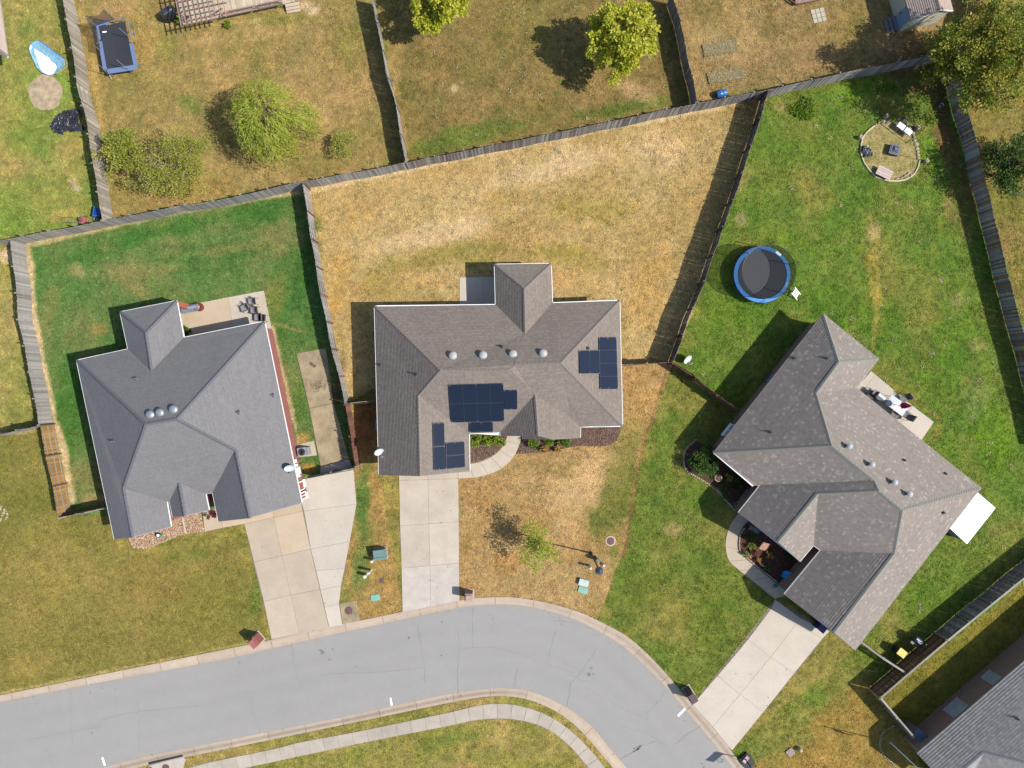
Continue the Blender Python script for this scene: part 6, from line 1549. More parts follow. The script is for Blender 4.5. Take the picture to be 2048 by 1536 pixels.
for k in range(3):
    MB().bar(P(141 + k * 6, 364 + k * 6, .04), P(146 + k * 5.5, 371 + k * 6, .04), .16, .03).build('board', W_TAN, t, world=True)

def shed():
    t = T('garden_shed', 'cream garden shed with pink shingle roof and blue grey door at the top edge', 'shed', 1850, 20)
    c = [P(1796, 60, 0), P(1784, 66, 0)]
    d = Vector((-9.8, 57)).normalized()               # down the long side in the photo, pixels (photo y is down)
    # footprint measured at the ground
    SWc, SEc = P(1796, 67, 0), P(1873, 46, 0); ud = (SEc - SWc).normalized(); vd = Vector((-ud.y, ud.x, 0))
    wd = 3.25; ln = 5.0; h = 2.25
    SEc = SWc + ud * wd
    A, B, C_, D = SWc, SEc, SEc + vd * ln, SWc + vd * ln
    cream = plain('cream siding', obs(226, 222, 198), .6, .06)
    m = MB()
    for p, q in ((A, B), (B, C_), (C_, D), (D, A)): m.quad(p, q, q + Vector((0, 0, h)), p + Vector((0, 0, h)))
    rg0 = (A + B) / 2 + Vector((0, 0, h + .95)); rg1 = (C_ + D) / 2 + Vector((0, 0, h + .95))
    m.poly([A + Vector((0, 0, h)), B + Vector((0, 0, h)), rg0]); m.poly([C_ + Vector((0, 0, h)), D + Vector((0, 0, h)), rg1])
    m.build('wall', cream, t, world=True)
    for k in range(5):                                 # siding battens
        z = .4 + k * .4; MB().bar(A + Vector((0, 0, z)) - vd * .006, B + Vector((0, 0, z)) - vd * .006, .02, .015).build('siding_lap', cream, t, world=True)
    ov = .12
    pos = dict(a=A - ud * ov - vd * ov + Vector((0, 0, h - .06)), d=D - ud * ov + vd * ov + Vector((0, 0, h - .06)), b=B + ud * ov - vd * ov + Vector((0, 0, h - .06)), c=C_ + ud * ov + vd * ov + Vector((0, 0, h - .06)), r0=rg0 - vd * ov + Vector((0, 0, .03)), r1=rg1 + vd * ov + Vector((0, 0, .03)))
    make_roof(t, pos, [('l', ['a', 'd', 'r1', 'r0'], ('a', 'd'), 0), ('r', ['b', 'c', 'r1', 'r0'], ('b', 'c'), 0)], SH_P, .15, .03, CAP_C, [('r0', 'r1')])
    make_trim(t, pos, [('a', 'r0'), ('r0', 'b')], WHITE, .04, .12, 'rake_board')
    door = plain('blue grey door', obs(150, 176, 206), .5, .1)
    p0 = A + vd * .25 - ud * .02; p1 = A + vd * 1.35 - ud * .02
    m = MB().bar((p0 + p1) / 2 + Vector((0, 0, .15)), (p0 + p1) / 2 + Vector((0, 0, 2.1)), 1.1, .05) if False else MB()
    R = Matrix((vd, -ud, Vector((0, 0, 1)))).transposed(); m.box((p0 + p1) / 2 + Vector((0, 0, 1.15)), (1.1, .05, 1.95), m=R)
    o = m.build('door', door, t, world=True); MB().box(p1 - vd * .12 + Vector((0, 0, 1.1)) - ud * .06, (.05, .08, .12), m=R).build('handle', BLACK, o, world=True)
    st = plain('grey step boards', obs(150, 150, 158), .7, .12)
    for k in range(3):
        cc = (p0 + p1) / 2 - ud * (.18 + .3 * k); MB().box(cc + Vector((0, 0, .36 - .12 * k)), (1.2, .27, .05), m=R).build('step', st, t, world=True)
    m = MB(); 
    for e in (-.55, .55): m.bar((p0 + p1) / 2 + vd * e + Vector((0, 0, .3)), (p0 + p1) / 2 + vd * e - ud * .95 + Vector((0, 0, .02)), .05, .14)
    m.build('stringer', st, t, world=True)
shed()
t = T('bicycle', 'red bicycle frame half hidden behind the fence under the big tree', 'bicycle', 1856, 106, math.radians(10))
for x in (-.5, .5): MB().tube([(x + .32 * math.cos(a), 0, .34 + .32 * math.sin(a)) for a in np.linspace(0, 6.283, 17)], .025, 5, False).build('wheel', BLACK, t)
MB().tube([(-.5, 0, .34), (-.15, 0, .85), (.35, 0, .85), (.5, 0, .34)], .025, 6).tube([(-.15, 0, .85), (0, 0, .34), (.35, 0, .85)], .025, 6).build('frame', plain('red enamel', obs(196, 44, 64), .4, .1), t)
MB().tube([(.35, -.28, .98), (.38, 0, 1.0), (.35, .28, .98)], .018, 6).build('handlebar', STEEL, t); MB().box((-.18, 0, .92), (.24, .13, .05)).build('saddle', BLACK, t)

# --- fire ring
STONE = plain('pale field stone', obs(206, 188, 154), .85, .2, 6, bump=.6, rnd=.2)
def fire_ring():
    t = T('stone_ring', 'ring of pale edging stones around the fire pit seating', 'edging', 1779, 298)
    Z = lambda x, y: (1700 + x / 10.24, 220 + y / 10.24)
    g = bed('ring_turf', [Z(*p) for p in [(500, 320), (330, 480), (240, 640), (220, 830), (280, 1060), (430, 1280), (620, 1400), (850, 1450), (1090, 1440), (1290, 1340), (1400, 1160), (1430, 960), (1400, 780), (1330, 600), (1240, 470), (1000, 260), (760, 240)]], M_RING, .018, z0=-.05)
    # thin pale edging on the left and the bottom
    for seg in ([(500, 320), (400, 400), (310, 490)], [(300, 500), (255, 590), (226, 700), (218, 830)], [(220, 840), (240, 950), (285, 1070), (370, 1200), (460, 1300), (510, 1350)], [(520, 1362), (640, 1410), (800, 1450), (980, 1455), (1120, 1430), (1230, 1380)], [(1240, 1375), (1330, 1290), (1390, 1180), (1430, 1020)]):
        MB().tube([P(*Z(*p), .05) for p in seg], .075, 6).build('edging_strip', plain('pale edging', obs(232, 218, 184), .7, .12, 8), t, world=True)
    r = random.Random(4)
    for i, (x, y, dx, dy, a) in enumerate([(530, 310, 70, 40, .6), (600, 255, 60, 40, .4), (680, 235, 90, 50, .1), (760, 240, 60, 45, 0), (810, 215, 55, 60, 0), (1000, 190, 60, 60, 0), (1080, 240, 70, 50, -.7), (1180, 290, 60, 60, -.8), (1220, 380, 80, 60, -.9), (1290, 470, 70, 60, -1), (1310, 545, 70, 60, -1.2), (1325, 620, 60, 70, -1.3), (1360, 700, 80, 90, -1.4), (1380, 790, 60, 70, -1.4), (1390, 850, 55, 55, 0), (1395, 920, 60, 70, 0), (1395, 985, 50, 45, 0), (970, 1405, 110, 40, .1), (1060, 1390, 60, 40, .3), (1130, 1350, 110, 36, .5), (1200, 1300, 80, 36, .7), (1250, 1330, 50, 40, .3)]):
        MB().rock(P(*Z(x, y), .06), (dx / 10.24 * S * 1.25, dy / 10.24 * S * 1.25, .2), -a if False else a, i).build('stone', STONE, t, world=True)
    # lantern stumps with leaning poles
    LOG = plain('cut log', obs(206, 184, 160), .8, .15, 12, rnd=.1)
    for i, (x, y, tip, lab) in enumerate(((715, 150, (930, 30), 'log stump with leaning pole at the top of the stone ring'), (1360, 385, (1640, 280), 'log stump with leaning pole right of the swing seat'), (190, 580, None, 'log stump left of the stone ring beside its shadow'), (1535, 1065, (1800, 800), 'log stump with tall pole outside the right of the stone ring'))):
        s = T('stump', lab, 'stump', *Z(x, y), group='stumps around the fire ring')
        MB().lathe([(.18, -.05), (.17, .4), (.165, .42), (0, .42)], 14).build('log', LOG, s, True)
        MB().box((0, 0, .425), (.26, .03, .01), rz=.7).build('slot', BLACK, s)
        if tip:
            e = P(*Z(*tip), 2.3) - s.location; MB().tube([(0, 0, .3), (e.x * .15, e.y * .15, 1.2), (e.x * .25, e.y * .25, 2.3)], .022, 6).build('pole', DKGREY, s)
    # swing seat
    c = P(*Z(1060, 420), 0); sw = thing('swing_seat', 'dark metal swing seat with two white cushions at the fire ring', 'swing', c, math.radians(-37))
    fr = plain('brown black steel', (.03, .027, .025), .45, .15)
    for x in (-.95, .95):
        MB().tube([(x, -.62, 0), (x * .98, 0, 1.75), (x, .62, 0)], .03, 7).build('side_frame', fr, sw)
    MB().tube([(-.95, 0, 1.75), (.95, 0, 1.75)], .03, 7).build('top_beam', fr, sw)
    MB().tube([(-.95, .62, .05), (.95, .62, .05)], .025, 6).build('cross_bar', fr, sw)
    m = MB(); m.tube([(-.75, -.28, .45), (.75, -.28, .45), (.75, .25, .43), (-.75, .25, .43), (-.75, -.28, .45)], .02, 6); m.tube([(-.75, .25, .43), (-.75, .42, .95), (.75, .42, .95), (.75, .25, .43)], .02, 6)
    for x in (-.75, .75): m.tube([(x, -.15, .45), (x * 1.15, -.02, 1.74)], .008, 4)
    m.build('seat_frame', fr, sw)
    for k in range(9):
        y = -.24 + k * .06; MB().box((0, y, .445), (1.48, .04, .012)).build('seat_slat', fr, sw)
    for k in range(13): MB().bar((-.69 + k * .115, .26, .46), (-.69 + k * .115, .42, .93), .02, .015).build('back_slat', fr, sw)
    wc = plain('white cushion', (.72, .73, .76), .8, .08, 5)
    for x in (-.37, .37):
        m = MB(); n = 8
        for i in range(n):
            for j in range(n):
                f = lambda a, b: (x - .32 + .64 * a / n, -.25 + .48 * b / n, .47 + .09 * (math.sin(math.pi * a / n) * math.sin(math.pi * b / n)) ** .4)
                m.quad(f(i, j), f(i + 1, j), f(i + 1, j + 1), f(i, j + 1))
        m.box((x, -.01, .47), (.62, .46, .03)); m.build('cushion', wc, sw, True)
    # fire pit
    f = T('fire_pit', 'square dark grey fire pit with a mesh lid inside the stone ring', 'fire pit', *Z(868, 840), math.radians(-15))
    f.rotation_euler.z = math.radians(-16)
    gm = plain('slate grey metal', obs(116, 122, 134), .5, .15)
    MB().prism([(-.44, -.44), (.44, -.44), (.44, .44), (-.44, .44)], .36, .42).build('rim', gm, f)
    m = MB(); m.lathe([(.5, .0), (.52, .1), (.56, .36)], 4, (0, 0, 0), rot(math.pi / 4)); m.build('base', DKGREY, f)
    m = MB(); m.lathe([(.42, .42), (.40, .45), (.18, .56), (.1, .57), (0, .57)], 4, (0, 0, 0), rot(math.pi / 4)); m.build('lid', plain('dark mesh lid', (.05, .055, .065), .5, .15), f)
    MB().lathe([(.16, .57), (.15, .6), (0, .6)], 4, (0, 0, 0), rot(math.pi / 4)).build('lid_top', gm, f)
    for x in (-.38, .38):
        for y in (-.38, .38): MB().box((x, y, .17), (.06, .06, .36)).build('leg', DKGREY, f)
    m = MB()
    for s in ((-1, 0), (1, 0), (0, -1), (0, 1)): m.box((s[0] * .31, s[1] * .31, .47), (.03 if s[0] else .6, .03 if s[1] else .6, .02))
    m.build('lid_trim', plain('pale metal trim', obs(170, 176, 186), .4, .1), f)
    crumple('bean_bag', 'black crumpled bag inside the stone ring on its left side', 'bag', [Z(*p) for p in [(235, 740), (290, 710), (370, 740), (440, 790), (465, 870), (440, 960), (370, 990), (300, 950), (250, 850)]], .42, plain('black vinyl', (.025, .028, .034), .3, .4, 5, spec=.6, col2=(.06, .065, .075)), 8, 'bag')
    b = T('slab_bench', 'pale plank bench at the bottom left of the stone ring', 'bench', *Z(655, 1310), math.radians(-26))
    for k in range(4): MB().box((0, -.3 + k * .2, .4), (1.3, .185, .045)).build('plank', plain('whitewashed plank', obs(226, 204, 192), .8, .12, 6, rnd=.06), b)
    for x in (-.5, .5): MB().box((x, 0, .19), (.09, .6, .38)).build('leg', W_RAIL, b)
M_RING = plain('dry ring turf', obs(178, 160, 84), .95, .2, 1.5, bump=1, gen='World', col2=obs(214, 190, 134))
fire_ring()
t = T('bucket', 'small pale bucket on the brown ground by the boarded fence', 'bucket', 1880, 213)
MB().lathe([(.13, 0), (.17, .3), (.18, .31), (.16, .3), (.125, .02), (0, .02)], 16).build('pail', plain('pale bucket', obs(196, 206, 214), .5, .1), t, True); MB().tube([(-.17, 0, .3), (-.1, -.12, .22), (.1, -.12, .22), (.17, 0, .3)], .008, 4).build('handle', STEEL, t)
t = T('satellite_dish', 'white satellite dish on a short pole in the grass by the fence corner', 'satellite dish', 1371, 718)
dish(t, Vector(P(1371, 718, 0)), math.radians(140), .42)

# --- right patio
def patio_chair(px, py, rz, label, mat, grp, name='patio_chair'):
    t = T(name, label, 'chair', px, py, rz, grp); fr = plain('bronze chair frame', (.045, .04, .038), .4, .15); fb = mat
    m = MB(); n = 6
    MB().box((0, -.02, .42), (.56, .56, .03)).build('seat', fb, t)
    m = MB(); m.bar((0, .27, .44), (0, .5, .98), .56, .03); m.build('backrest', fb, t)
    for s in (-1, 1):
        MB().tube([(s * .27, -.3, 0), (s * .27, -.26, .6), (s * .28, .2, .64), (s * .26, .3, .5)], .018, 6).build('arm_frame', fr, t)
        MB().tube([(s * .25, .3, .5), (s * .27, .42, 0)], .018, 6).build('leg', fr, t)
    MB().tube([(-.25, .25, .43), (-.25, .43, 1.0), (.25, .43, 1.0), (.25, .25, .43)], .016, 6).build('back_frame', fr, t)
    return t
SL_G = plain('grey sling fabric', obs(168, 160, 164), .8, .12, 10); SL_D = plain('dark green grey sling', obs(138, 138, 136), .8, .12, 10)
def right_patio():
    Z = lambda x, y: (1700 + x / 10.24, 740 + y / 10.24)
    t = T('patio_table', 'long white patio table on the right patio, under a closed red umbrella', 'table', *Z(870, 720), math.radians(-38))
    # table long axis runs from upper left to lower right in the photo
    t.rotation_euler.z = math.radians(-37)
    MB().box((0, 0, .72), (1.75, .95, .035)).build('table_top', plain('white glass top', obs(196, 199, 204), .25, .06, 3, spec=.6), t)
    for x in (-.8, .8):
        for y in (-.4, .4): MB().tube([(x, y, .7), (x * .95, y * .95, 0)], .025, 6).build('leg', DKGREY, t)
    m = MB(); m.box((0, 0, .74), (.02, .93, .006)); m.build('seam', GREYM, t)
    u = T('umbrella', 'closed dark red patio umbrella standing through the white table', 'umbrella', *Z(905, 715)); u.location = P(*Z(880, 716), 0)
    MB().tube([(0, 0, 0), (0, 0, 2.75)], .022, 8).build('pole', DKGREY, u)
    m = MB(); n = 16; rows = []
    for k, (r_, z) in enumerate(((.02, 2.75), (.07, 2.6), (.12, 2.3), (.16, 1.95), (.21, 1.6), (.19, 1.45))):
        rows.append([(r_ * (1 + (.35 if j % 2 else -.15) * min(1, k / 3)) * math.cos(2 * math.pi * j / n), r_ * (1 + (.35 if j % 2 else -.15) * min(1, k / 3)) * math.sin(2 * math.pi * j / n), z) for j in range(n)])
    for k in range(5):
        for j in range(n): m.quad(rows[k][j], rows[k][(j + 1) % n], rows[k + 1][(j + 1) % n], rows[k + 1][j])
    m.build('canopy', plain('wine red canvas', (.42, .012, .085), .8, .12), u); MB().lathe([(.03, 2.74), (.035, 2.8), (0, 2.84)], 8).build('finial', DKGREY, u)
    MB().lathe([(.25, 0), (.24, .06), (.05, .1), (.04, .2), (0, .2)], 16).build('base', DKGREY, u)
    for x, y, a, lab in ((1050, 590, 35 - 90, 'dark chair on the lawn side of the white patio table'), (1110, 925, -128, 'grey sling chair at the far end of the white patio table'), (860, 905, 142, 'dark chair under the roof edge beside the white patio table')):
        patio_chair(*Z(x, y), math.radians(a), lab, SL_D, 'chairs around the white patio table')
    g = T('gas_grill', 'grey gas grill with open side shelf on the right patio near the house corner', 'grill', *Z(520, 540), math.radians(-38))
    MB().box((0, 0, .45), (.62, .5, .7)).build('cabinet', DKGREY, g)
    m = MB(); prof = [(-.27, .82), (-.25, .98), (-.1, 1.1), (.1, 1.1), (.24, 1.0), (.27, .82)]
    m.add([(-.34, y, z) for y, z in prof] + [(.34, y, z) for y, z in prof], [(i, i + 1, i + 7, i + 6) for i in range(5)] + [tuple(range(5, -1, -1)), tuple(range(6, 12))]); m.build('lid', plain('brushed grey lid', obs(190, 196, 200), .35, .08, metal=.2), g)
    MB().tube([(-.25, -.3, .9), (.25, -.3, .9)], .02, 6).build('handle', STEEL, g)
    for s in (-1, 1): MB().box((s * .52, 0, .82), (.36, .44, .04)).build('side_shelf', DKGREY if s < 0 else plain('green grey shelf', obs(120, 132, 130), .4, .1), g)
    for x in (-.25, .25): 
        m = MB(); wheel(m, (x, .2, .08), .08, .05, (1, 0, 0)); m.build('wheel', BLACK, g)
right_patio()
patio_chair(1736, 785, math.radians(142), 'dark folding chair at the house corner beside the grill', SL_D, None, 'folding_chair')

def side_shed():
    t = T('storage_shed', 'lean-to storage shed with bright white flat roof against the right house', 'shed', 1930, 1030)
    h = 2.0; px = [(1954, 984), (1991, 1016), (1934, 1088), (1898, 1055)]
    q = [P(x, y, h) for x, y in px]
    m = MB(); m.prism([(p.x, p.y) for p in q], h - .06, h, True); m.build('roof', plain('white membrane', (.74, .74, .73), .5, .06, 3), t, world=True)
    for k in range(1, 5): MB().bar(q[0].lerp(q[3], k / 5) + Vector((0, 0, .012)), q[1].lerp(q[2], k / 5) + Vector((0, 0, .012)), .03, .03).build('roof_seam', plain('white membrane', (.74, .74, .73), .5, .06, 3), t, world=True)
    w_ = inset([(p.x, p.y) for p in q], .12); m = MB(); m.prism([(p.x, p.y) for p in w_], 0, h - .06); m.build('wall', plain('grey blue siding', obs(150, 152, 166), .6, .1), t, world=True)
    MB().bar(P(1902, 1052, 1.0), P(1902, 1052, 1.2), .06, .06).build('latch', STEEL, t, world=True)
side_shed()
def lawn_chair():
    Z = lambda x, y: (1440 + x / 8.085, 1020 + y / 8.085)
    t = T('folding_chair', 'bright blue folding chair in the dark mulch bed by the garage', 'chair', *Z(1020, 1030), math.radians(-25))
    b = plain('bright blue canvas', obs(40, 160, 230), .7, .1)
    b2 = plain('blue canvas', tuple(min(.8, x * 2.2) for x in obs(40, 150, 220)), .7, .08)
    MB().box((0, 0, .42), (.5, .48, .02)).build('seat', b2, t); m = MB(); m.bar((0, .22, .44), (0, .42, .9), .5, .02); m.build('backrest', b2, t)
    for s in (-1, 1):
        MB().tube([(s * .3, -.32, 0), (s * .25, .3, .48)], .016, 6).tube([(s * .3, .36, 0), (s * .25, -.28, .45)], .016, 6).build('leg', DKGREY, t); MB().tube([(s * .3, -.28, .62), (s * .3, .26, .62)], .02, 6).build('armrest', DKGREY, t)
    g = T('watering_can', 'green plastic watering can on the shaded walk by the garage', 'watering can', *Z(885, 1225), .4)
    gm = plain('teal green plastic', obs(60, 170, 140), .5, .15)
    MB().lathe([(.15, 0), (.16, .2), (.12, .28), (.08, .29), (0, .26)], 14).build('body', gm, g, True); MB().tube([(.13, 0, .06), (.3, 0, .22), (.4, 0, .34)], [.03, .025, .02], 7).lathe([(.02, 0), (.06, .05), (0, .06)], 10, (.4, 0, .33)).build('spout', gm, g); MB().tube([(-.14, 0, .1), (-.26, 0, .2), (-.12, 0, .36), (.06, 0, .3)], .015, 6).build('handle', gm, g)
    b3 = T('garden_bench', 'dark bent metal bench under the eave in the curved bed', 'bench', *Z(520, 300), math.radians(-30))
    MB().box((0, 0, .42), (.9, .36, .03)).build('seat', plain('pale grey seat', obs(150, 146, 150), .6, .1), b3)
    for s in (-1, 1): MB().tube([(s * .45, -.2, 0), (s * .48, -.1, .6), (s * .45, .25, .62), (s * .45, .22, 0)], .02, 6).build('side_frame', DKGREY, b3)
    MB().tube([(-.45, .2, .45), (-.3, .26, .85), (.3, .26, .85), (.45, .2, .45)], .018, 6).build('backrest', DKGREY, b3)
    # edging blocks along the inside of the walk
    e = T('bed_edging', 'small blocks edging the curved planting bed along the walk', 'edging', 1481, 1090)
    path = resample([(1487, 1058), (1480, 1068), (1478, 1080), (1478, 1097), (1485, 1109), (1495, 1118), (1515, 1135), (1536, 1151), (1556, 1167), (1576, 1182)], 46)
    em = plain('edging block', obs(200, 176, 160), .85, .2, 8, rnd=.25)
    for i, (x, y) in enumerate(path):
        d = path[min(i + 1, 45)] - path[max(i - 1, 0)]; MB().box((0, 0, 0), (.14, .1, .14)).build('block', em, e)
        o = e.children[-1]; o.location = P(x + 1, y - .5, .07) - e.location; o.rotation_euler.z = math.atan2(-d[1], d[0]) + random.uniform(-.15, .15)
    e2 = T('bed_edging', 'stones edging the shaded bed around the big dark bush', 'edging', 1375, 940)
    path = resample([(1392, 880), (1376, 893), (1368, 910), (1368, 928), (1375, 943), (1390, 952), (1405, 961), (1422, 972), (1438, 984), (1455, 1004), (1470, 1020)], 44)
    for i, (x, y) in enumerate(path): MB().rock(P(x, y, .04), (.26, .17, .16), i * 1.7, i).build('stone', STONE, e2, world=True)
    st = T('wood_stand', 'pale square paver stand catching the sun in the curved bed', 'paver', *Z(710, 590), math.radians(-20))
    MB().prism([(-.36, -.33), (.4, -.3), (.36, .36), (-.3, .32)], 0, .06).build('slab', plain('pink paver', obs(216, 160, 140), .85, .2, 8, col2=obs(226, 180, 150)), st)
lawn_chair()
t = T('planter_pot', 'round clay pot with a pale rim beside the big dark bush', 'pot', 1434, 955)
MB().lathe([(.2, 0), (.28, .4), (.31, .42), (.26, .42), (.25, .36), (0, .36)], 20).build('pot', plain('clay pot', obs(214, 186, 164), .8, .1), t, True); MB().lathe([(.245, .37), (0, .4)], 12).build('soil', M_MULCH, t)
for x, y, lab in ((1497, 975, 'dark pot standing by the right house entry wall'), (1471, 1007, 'pale blue pot on the entry walk edge')):
    t = T('planter_pot', lab, 'pot', x, y); MB().lathe([(.12, 0), (.18, .3), (.2, .32), (.16, .32), (.15, .27), (0, .27)], 16).build('pot', DKGREY if x > 1490 else plain('pale glazed pot', obs(170, 190, 200), .4, .1), t, True); MB().lathe([(.148, .28), (0, .29)], 10).build('soil', M_MULCH, t)
t = T('garden_statue', 'small white stone figure on the bed edge by the path', 'statue', 1523, 1129)
MB().lathe([(.1, 0), (.11, .06), (.06, .1), (.08, .25), (.07, .36), (.03, .42), (.06, .5), (.05, .56), (0, .58)], 12).build('figure', plain('pale stone', obs(206, 200, 190), .8, .1), t, True); MB().box((0, 0, .02), (.24, .24, .05)).build('plinth', plain('pale stone', obs(206, 200, 190), .8, .1), t)

def bin_(px, py, rz, label, body, lid, name='wheelie_bin', top=None):
    q = P(px, py, 1.05); t = thing(name, label, 'bin', (q.x, q.y, 0), rz, 'wheeled bins')
    m = MB(); lo = [(-.24, -.26), (.24, -.26), (.24, .26), (-.24, .26)]; hi = [(-.29, -.33), (.29, -.33), (.29, .36), (-.29, .36)]
    m.add([(x, y, .06) for x, y in lo] + [(x, y, 1.0) for x, y in hi], [(0, 3, 2, 1), (0, 1, 5, 4), (1, 2, 6, 5), (2, 3, 7, 6), (3, 0, 4, 7)]); m.build('body', body, t)
    m = MB(); m.add([(-.31, -.36, 1.0), (.31, -.36, 1.0), (.31, .38, 1.0), (-.31, .38, 1.0), (-.3, -.34, 1.05), (.3, -.34, 1.05), (.29, .36, 1.1), (-.29, .36, 1.1)], [(4, 5, 6, 7), (0, 1, 5, 4), (1, 2, 6, 5), (2, 3, 7, 6), (3, 0, 4, 7)]); m.build('lid', lid, t)
    MB().tube([(-.26, .42, 1.0), (.26, .42, 1.0)], .02, 6).build('handle', BLACK, t)
    for s in (-1, 1):
        m = MB(); wheel(m, (s * .27, .3, .12), .12, .05, (1, 0, 0)); m.build('wheel', BLACK, t)
    if top: top(t)
    return t
YEL = plain('yellow plastic', obs(244, 216, 70), .45, .08, spec=.5); BLK2 = plain('blue black plastic', obs(46, 54, 72), .4, .15, spec=.5)
bin_(1804, 1306, math.radians(232), 'wheeled bin with bright yellow lid beside the brown fence', plain('dark blue plastic', obs(30, 44, 90), .5, .15), YEL)
def grill2():
    t = T('barrel_smoker', 'black barrel smoker with pale stickers on its lid, beside the yellow bin', 'smoker', 1825, 1274, math.radians(-38))
    Rm = Matrix.Rotation(math.pi / 2, 3, 'Y')
    MB().lathe([(0, -.42), (.26, -.42), (.3, -.38), (.3, .38), (.26, .42), (0, .42)], 20, (0, 0, .85), Rm).build('barrel', BLK2, t, True)
    pm = plain('pale label', obs(190, 196, 204), .5, .15)
    m = MB()
    for k in range(3): m.box((-.05 + k * .11 - .08, -.05, 1.152), (.07, .22, .006))
    m.build('label', pm, t)
    for x in (-.3, .3):
        for y in (-.22, .22): MB().tube([(x, y * .8, .65), (x * 1.1, y * 1.3, 0)], .02, 6).build('leg', BLACK, t)
    MB().box((0, -.42, .8), (.8, .22, .03)).build('front_shelf', DKGREY, t); MB().tube([(.3, .1, 1.1), (.3, .1, 1.5)], .05, 8).build('chimney', BLACK, t)
grill2()
bin_(1645, 1257, math.radians(50), 'dark blue wheeled bin half under the garage roof edge', plain('navy plastic', obs(36, 60, 120), .5, .15), plain('navy plastic', obs(36, 60, 120), .5, .15))
def planter_box():
    t = T('storage_box', 'tall dark grey plastic cupboard standing against the corner house wall', 'cupboard', 1822, 1456, math.radians(-39))
    bm = plain('grey plastic', obs(150, 148, 160), .5, .1); MB().box((0, 0, .8), (1.5, .75, 1.6)).build('body', bm, t); m = MB(); m.add([(-.8, -.4, 1.6), (.8, -.4, 1.6), (.8, .4, 1.68), (-.8, .4, 1.68), (-.8, -.4, 1.66), (.8, -.4, 1.66), (.8, .4, 1.76), (-.8, .4, 1.76)], [(4, 5, 6, 7), (0, 1, 5, 4), (1, 2, 6, 5), (2, 3, 7, 6), (3, 0, 4, 7)]); m.build('lid', plain('blue grey lid', obs(120, 134, 160), .5, .1), t)
    MB().box((0, -.385, .8), (.02, .02, 1.5)).build('door_seam', DKGREY, t)
planter_box()
def flagpole():
    t = T('flagpole', 'pale blue flagpole with a red and white striped flag at the corner house', 'flagpole', 1780, 1484)
    h = 6.0; MB().tube([(0, 0, 0), (0, 0, h)], [.045, .028], 10).lathe([(.02, h), (.07, h + .05), (.05, h + .12), (0, h + .13)], 10).build('pole', plain('white pole', (.6, .64, .68), .35, .05), t, True)
    red = plain('red cloth', (.42, .03, .05), .8, .08); wh = plain('white cloth', (.72, .72, .72), .8, .05); bl = plain('navy cloth', (.03, .04, .16), .8, .08)
    W_, Hh = 1.5, .9; dirn = Vector((.75, -.66, 0)).normalized(); sd = Vector((-dirn.y, dirn.x, 0))
    def pt(u, v):      # hanging limp: the fly end droops
        return dirn * (.05 + u * W_ * .34) + sd * (.09 * math.sin(u * 9) * (.3 + u)) + Vector((0, 0, 4.95 + v * Hh - u * 1.05))
    for k in range(13):
        m = MB(); v0, v1 = k / 13, (k + 1) / 13; n = 10
        u0 = .4 if k >= 6 else 0
        for i in range(n):
            a, b = u0 + (1 - u0) * i / n, u0 + (1 - u0) * (i + 1) / n; m.quad(pt(a, v0), pt(b, v0), pt(b, v1), pt(a, v1))
        m.build('stripe', red if k % 2 == 0 else wh, t)
    m = MB()
    for i in range(4):
        a, b = .4 * i / 4, .4 * (i + 1) / 4; m.quad(pt(a, 6 / 13), pt(b, 6 / 13), pt(b, 1), pt(a, 1))
    m.build('canton', bl, t)
    st = MB()
    for i in range(6):
        for j in range(5):
            p = pt(.04 + i * .064, .5 + j * .105); st.box(p, (.025, .012, .025))
    st.build('star', wh, t)
flagpole()
t = T('bed_edging', 'dark curved edging of the shaded bed by the flagpole', 'edging', 1765, 1490)
for i, (x, y) in enumerate(resample([(1788, 1452), (1770, 1462), (1761, 1474), (1760, 1492), (1766, 1508), (1780, 1522), (1796, 1540)], 26)): MB().rock(P(x, y, .03), (.24, .15, .12), i * 1.1, i).build('stone', STONE, t, world=True)

# --- left patio
LP = lambda x, y: (340 + x / 9.31, 570 + y / 9.31)
for x, y, a, lab in ((1560, 320, 8, 'topmost grey sling chair on the left patio'), (1425, 440, 25, 'leftmost grey sling chair of the group on the left patio'), (1600, 480, 5, 'grey sling chair in the middle of the left patio group'), (1672, 615, 2, 'grey sling chair nearest the roof edge on the left patio')):
    o = patio_chair(*LP(x, y), math.radians(a - 90), lab, SL_G, 'sling chairs on the left patio')
patio_chair(*LP(1745, 625), math.radians(-92), 'dark sling chair at the right end of the left patio', SL_D, 'sling chairs on the left patio')
t = T('smoker_grill', 'steel grill on a cart on the left patio', 'grill', *LP(420, 450), math.radians(10))
MB().box((0, 0, .5), (1.5, .62, .06)).build('cart_top', plain('pale steel', obs(148, 156, 168), .45, .25, 5), t)
for x in (-.65, .65):
    for y in (-.25, .25): MB().tube([(x, y, 0), (x, y, .5)], .025, 6).build('leg', DKGREY, t)
MB().lathe([(0, -.36), (.15, -.36), (.17, 0), (.15, .36), (0, .36)], 14, (.2, .05, .68), Matrix.Rotation(math.pi / 2, 3, 'Y')).build('barrel', plain('blue steel', obs(168, 182, 202), .4, .2), t, True)
MB().bar((-.6, -.3, .55), (-.2, -.55, .05), .03, .03).bar((-.1, -.3, .56), (.15, .28, .56), .04, .03).build('tool', W_TAN, t)
t = T('wood_barrel', 'round red brown barrel pot at the end of the patio grill', 'barrel', *LP(578, 420))
MB().lathe([(.28, 0), (.36, .3), (.32, .6), (.28, .6), (.27, .5), (0, .5)], 18).build('staves', plain('red brown pot', obs(150, 74, 58), .7, .2), t, True); MB().rock((0, 0, .52), (.3, .28, .14), 0, 3).build('contents', plain('pale rag', obs(214, 170, 160), .8, .15), t)

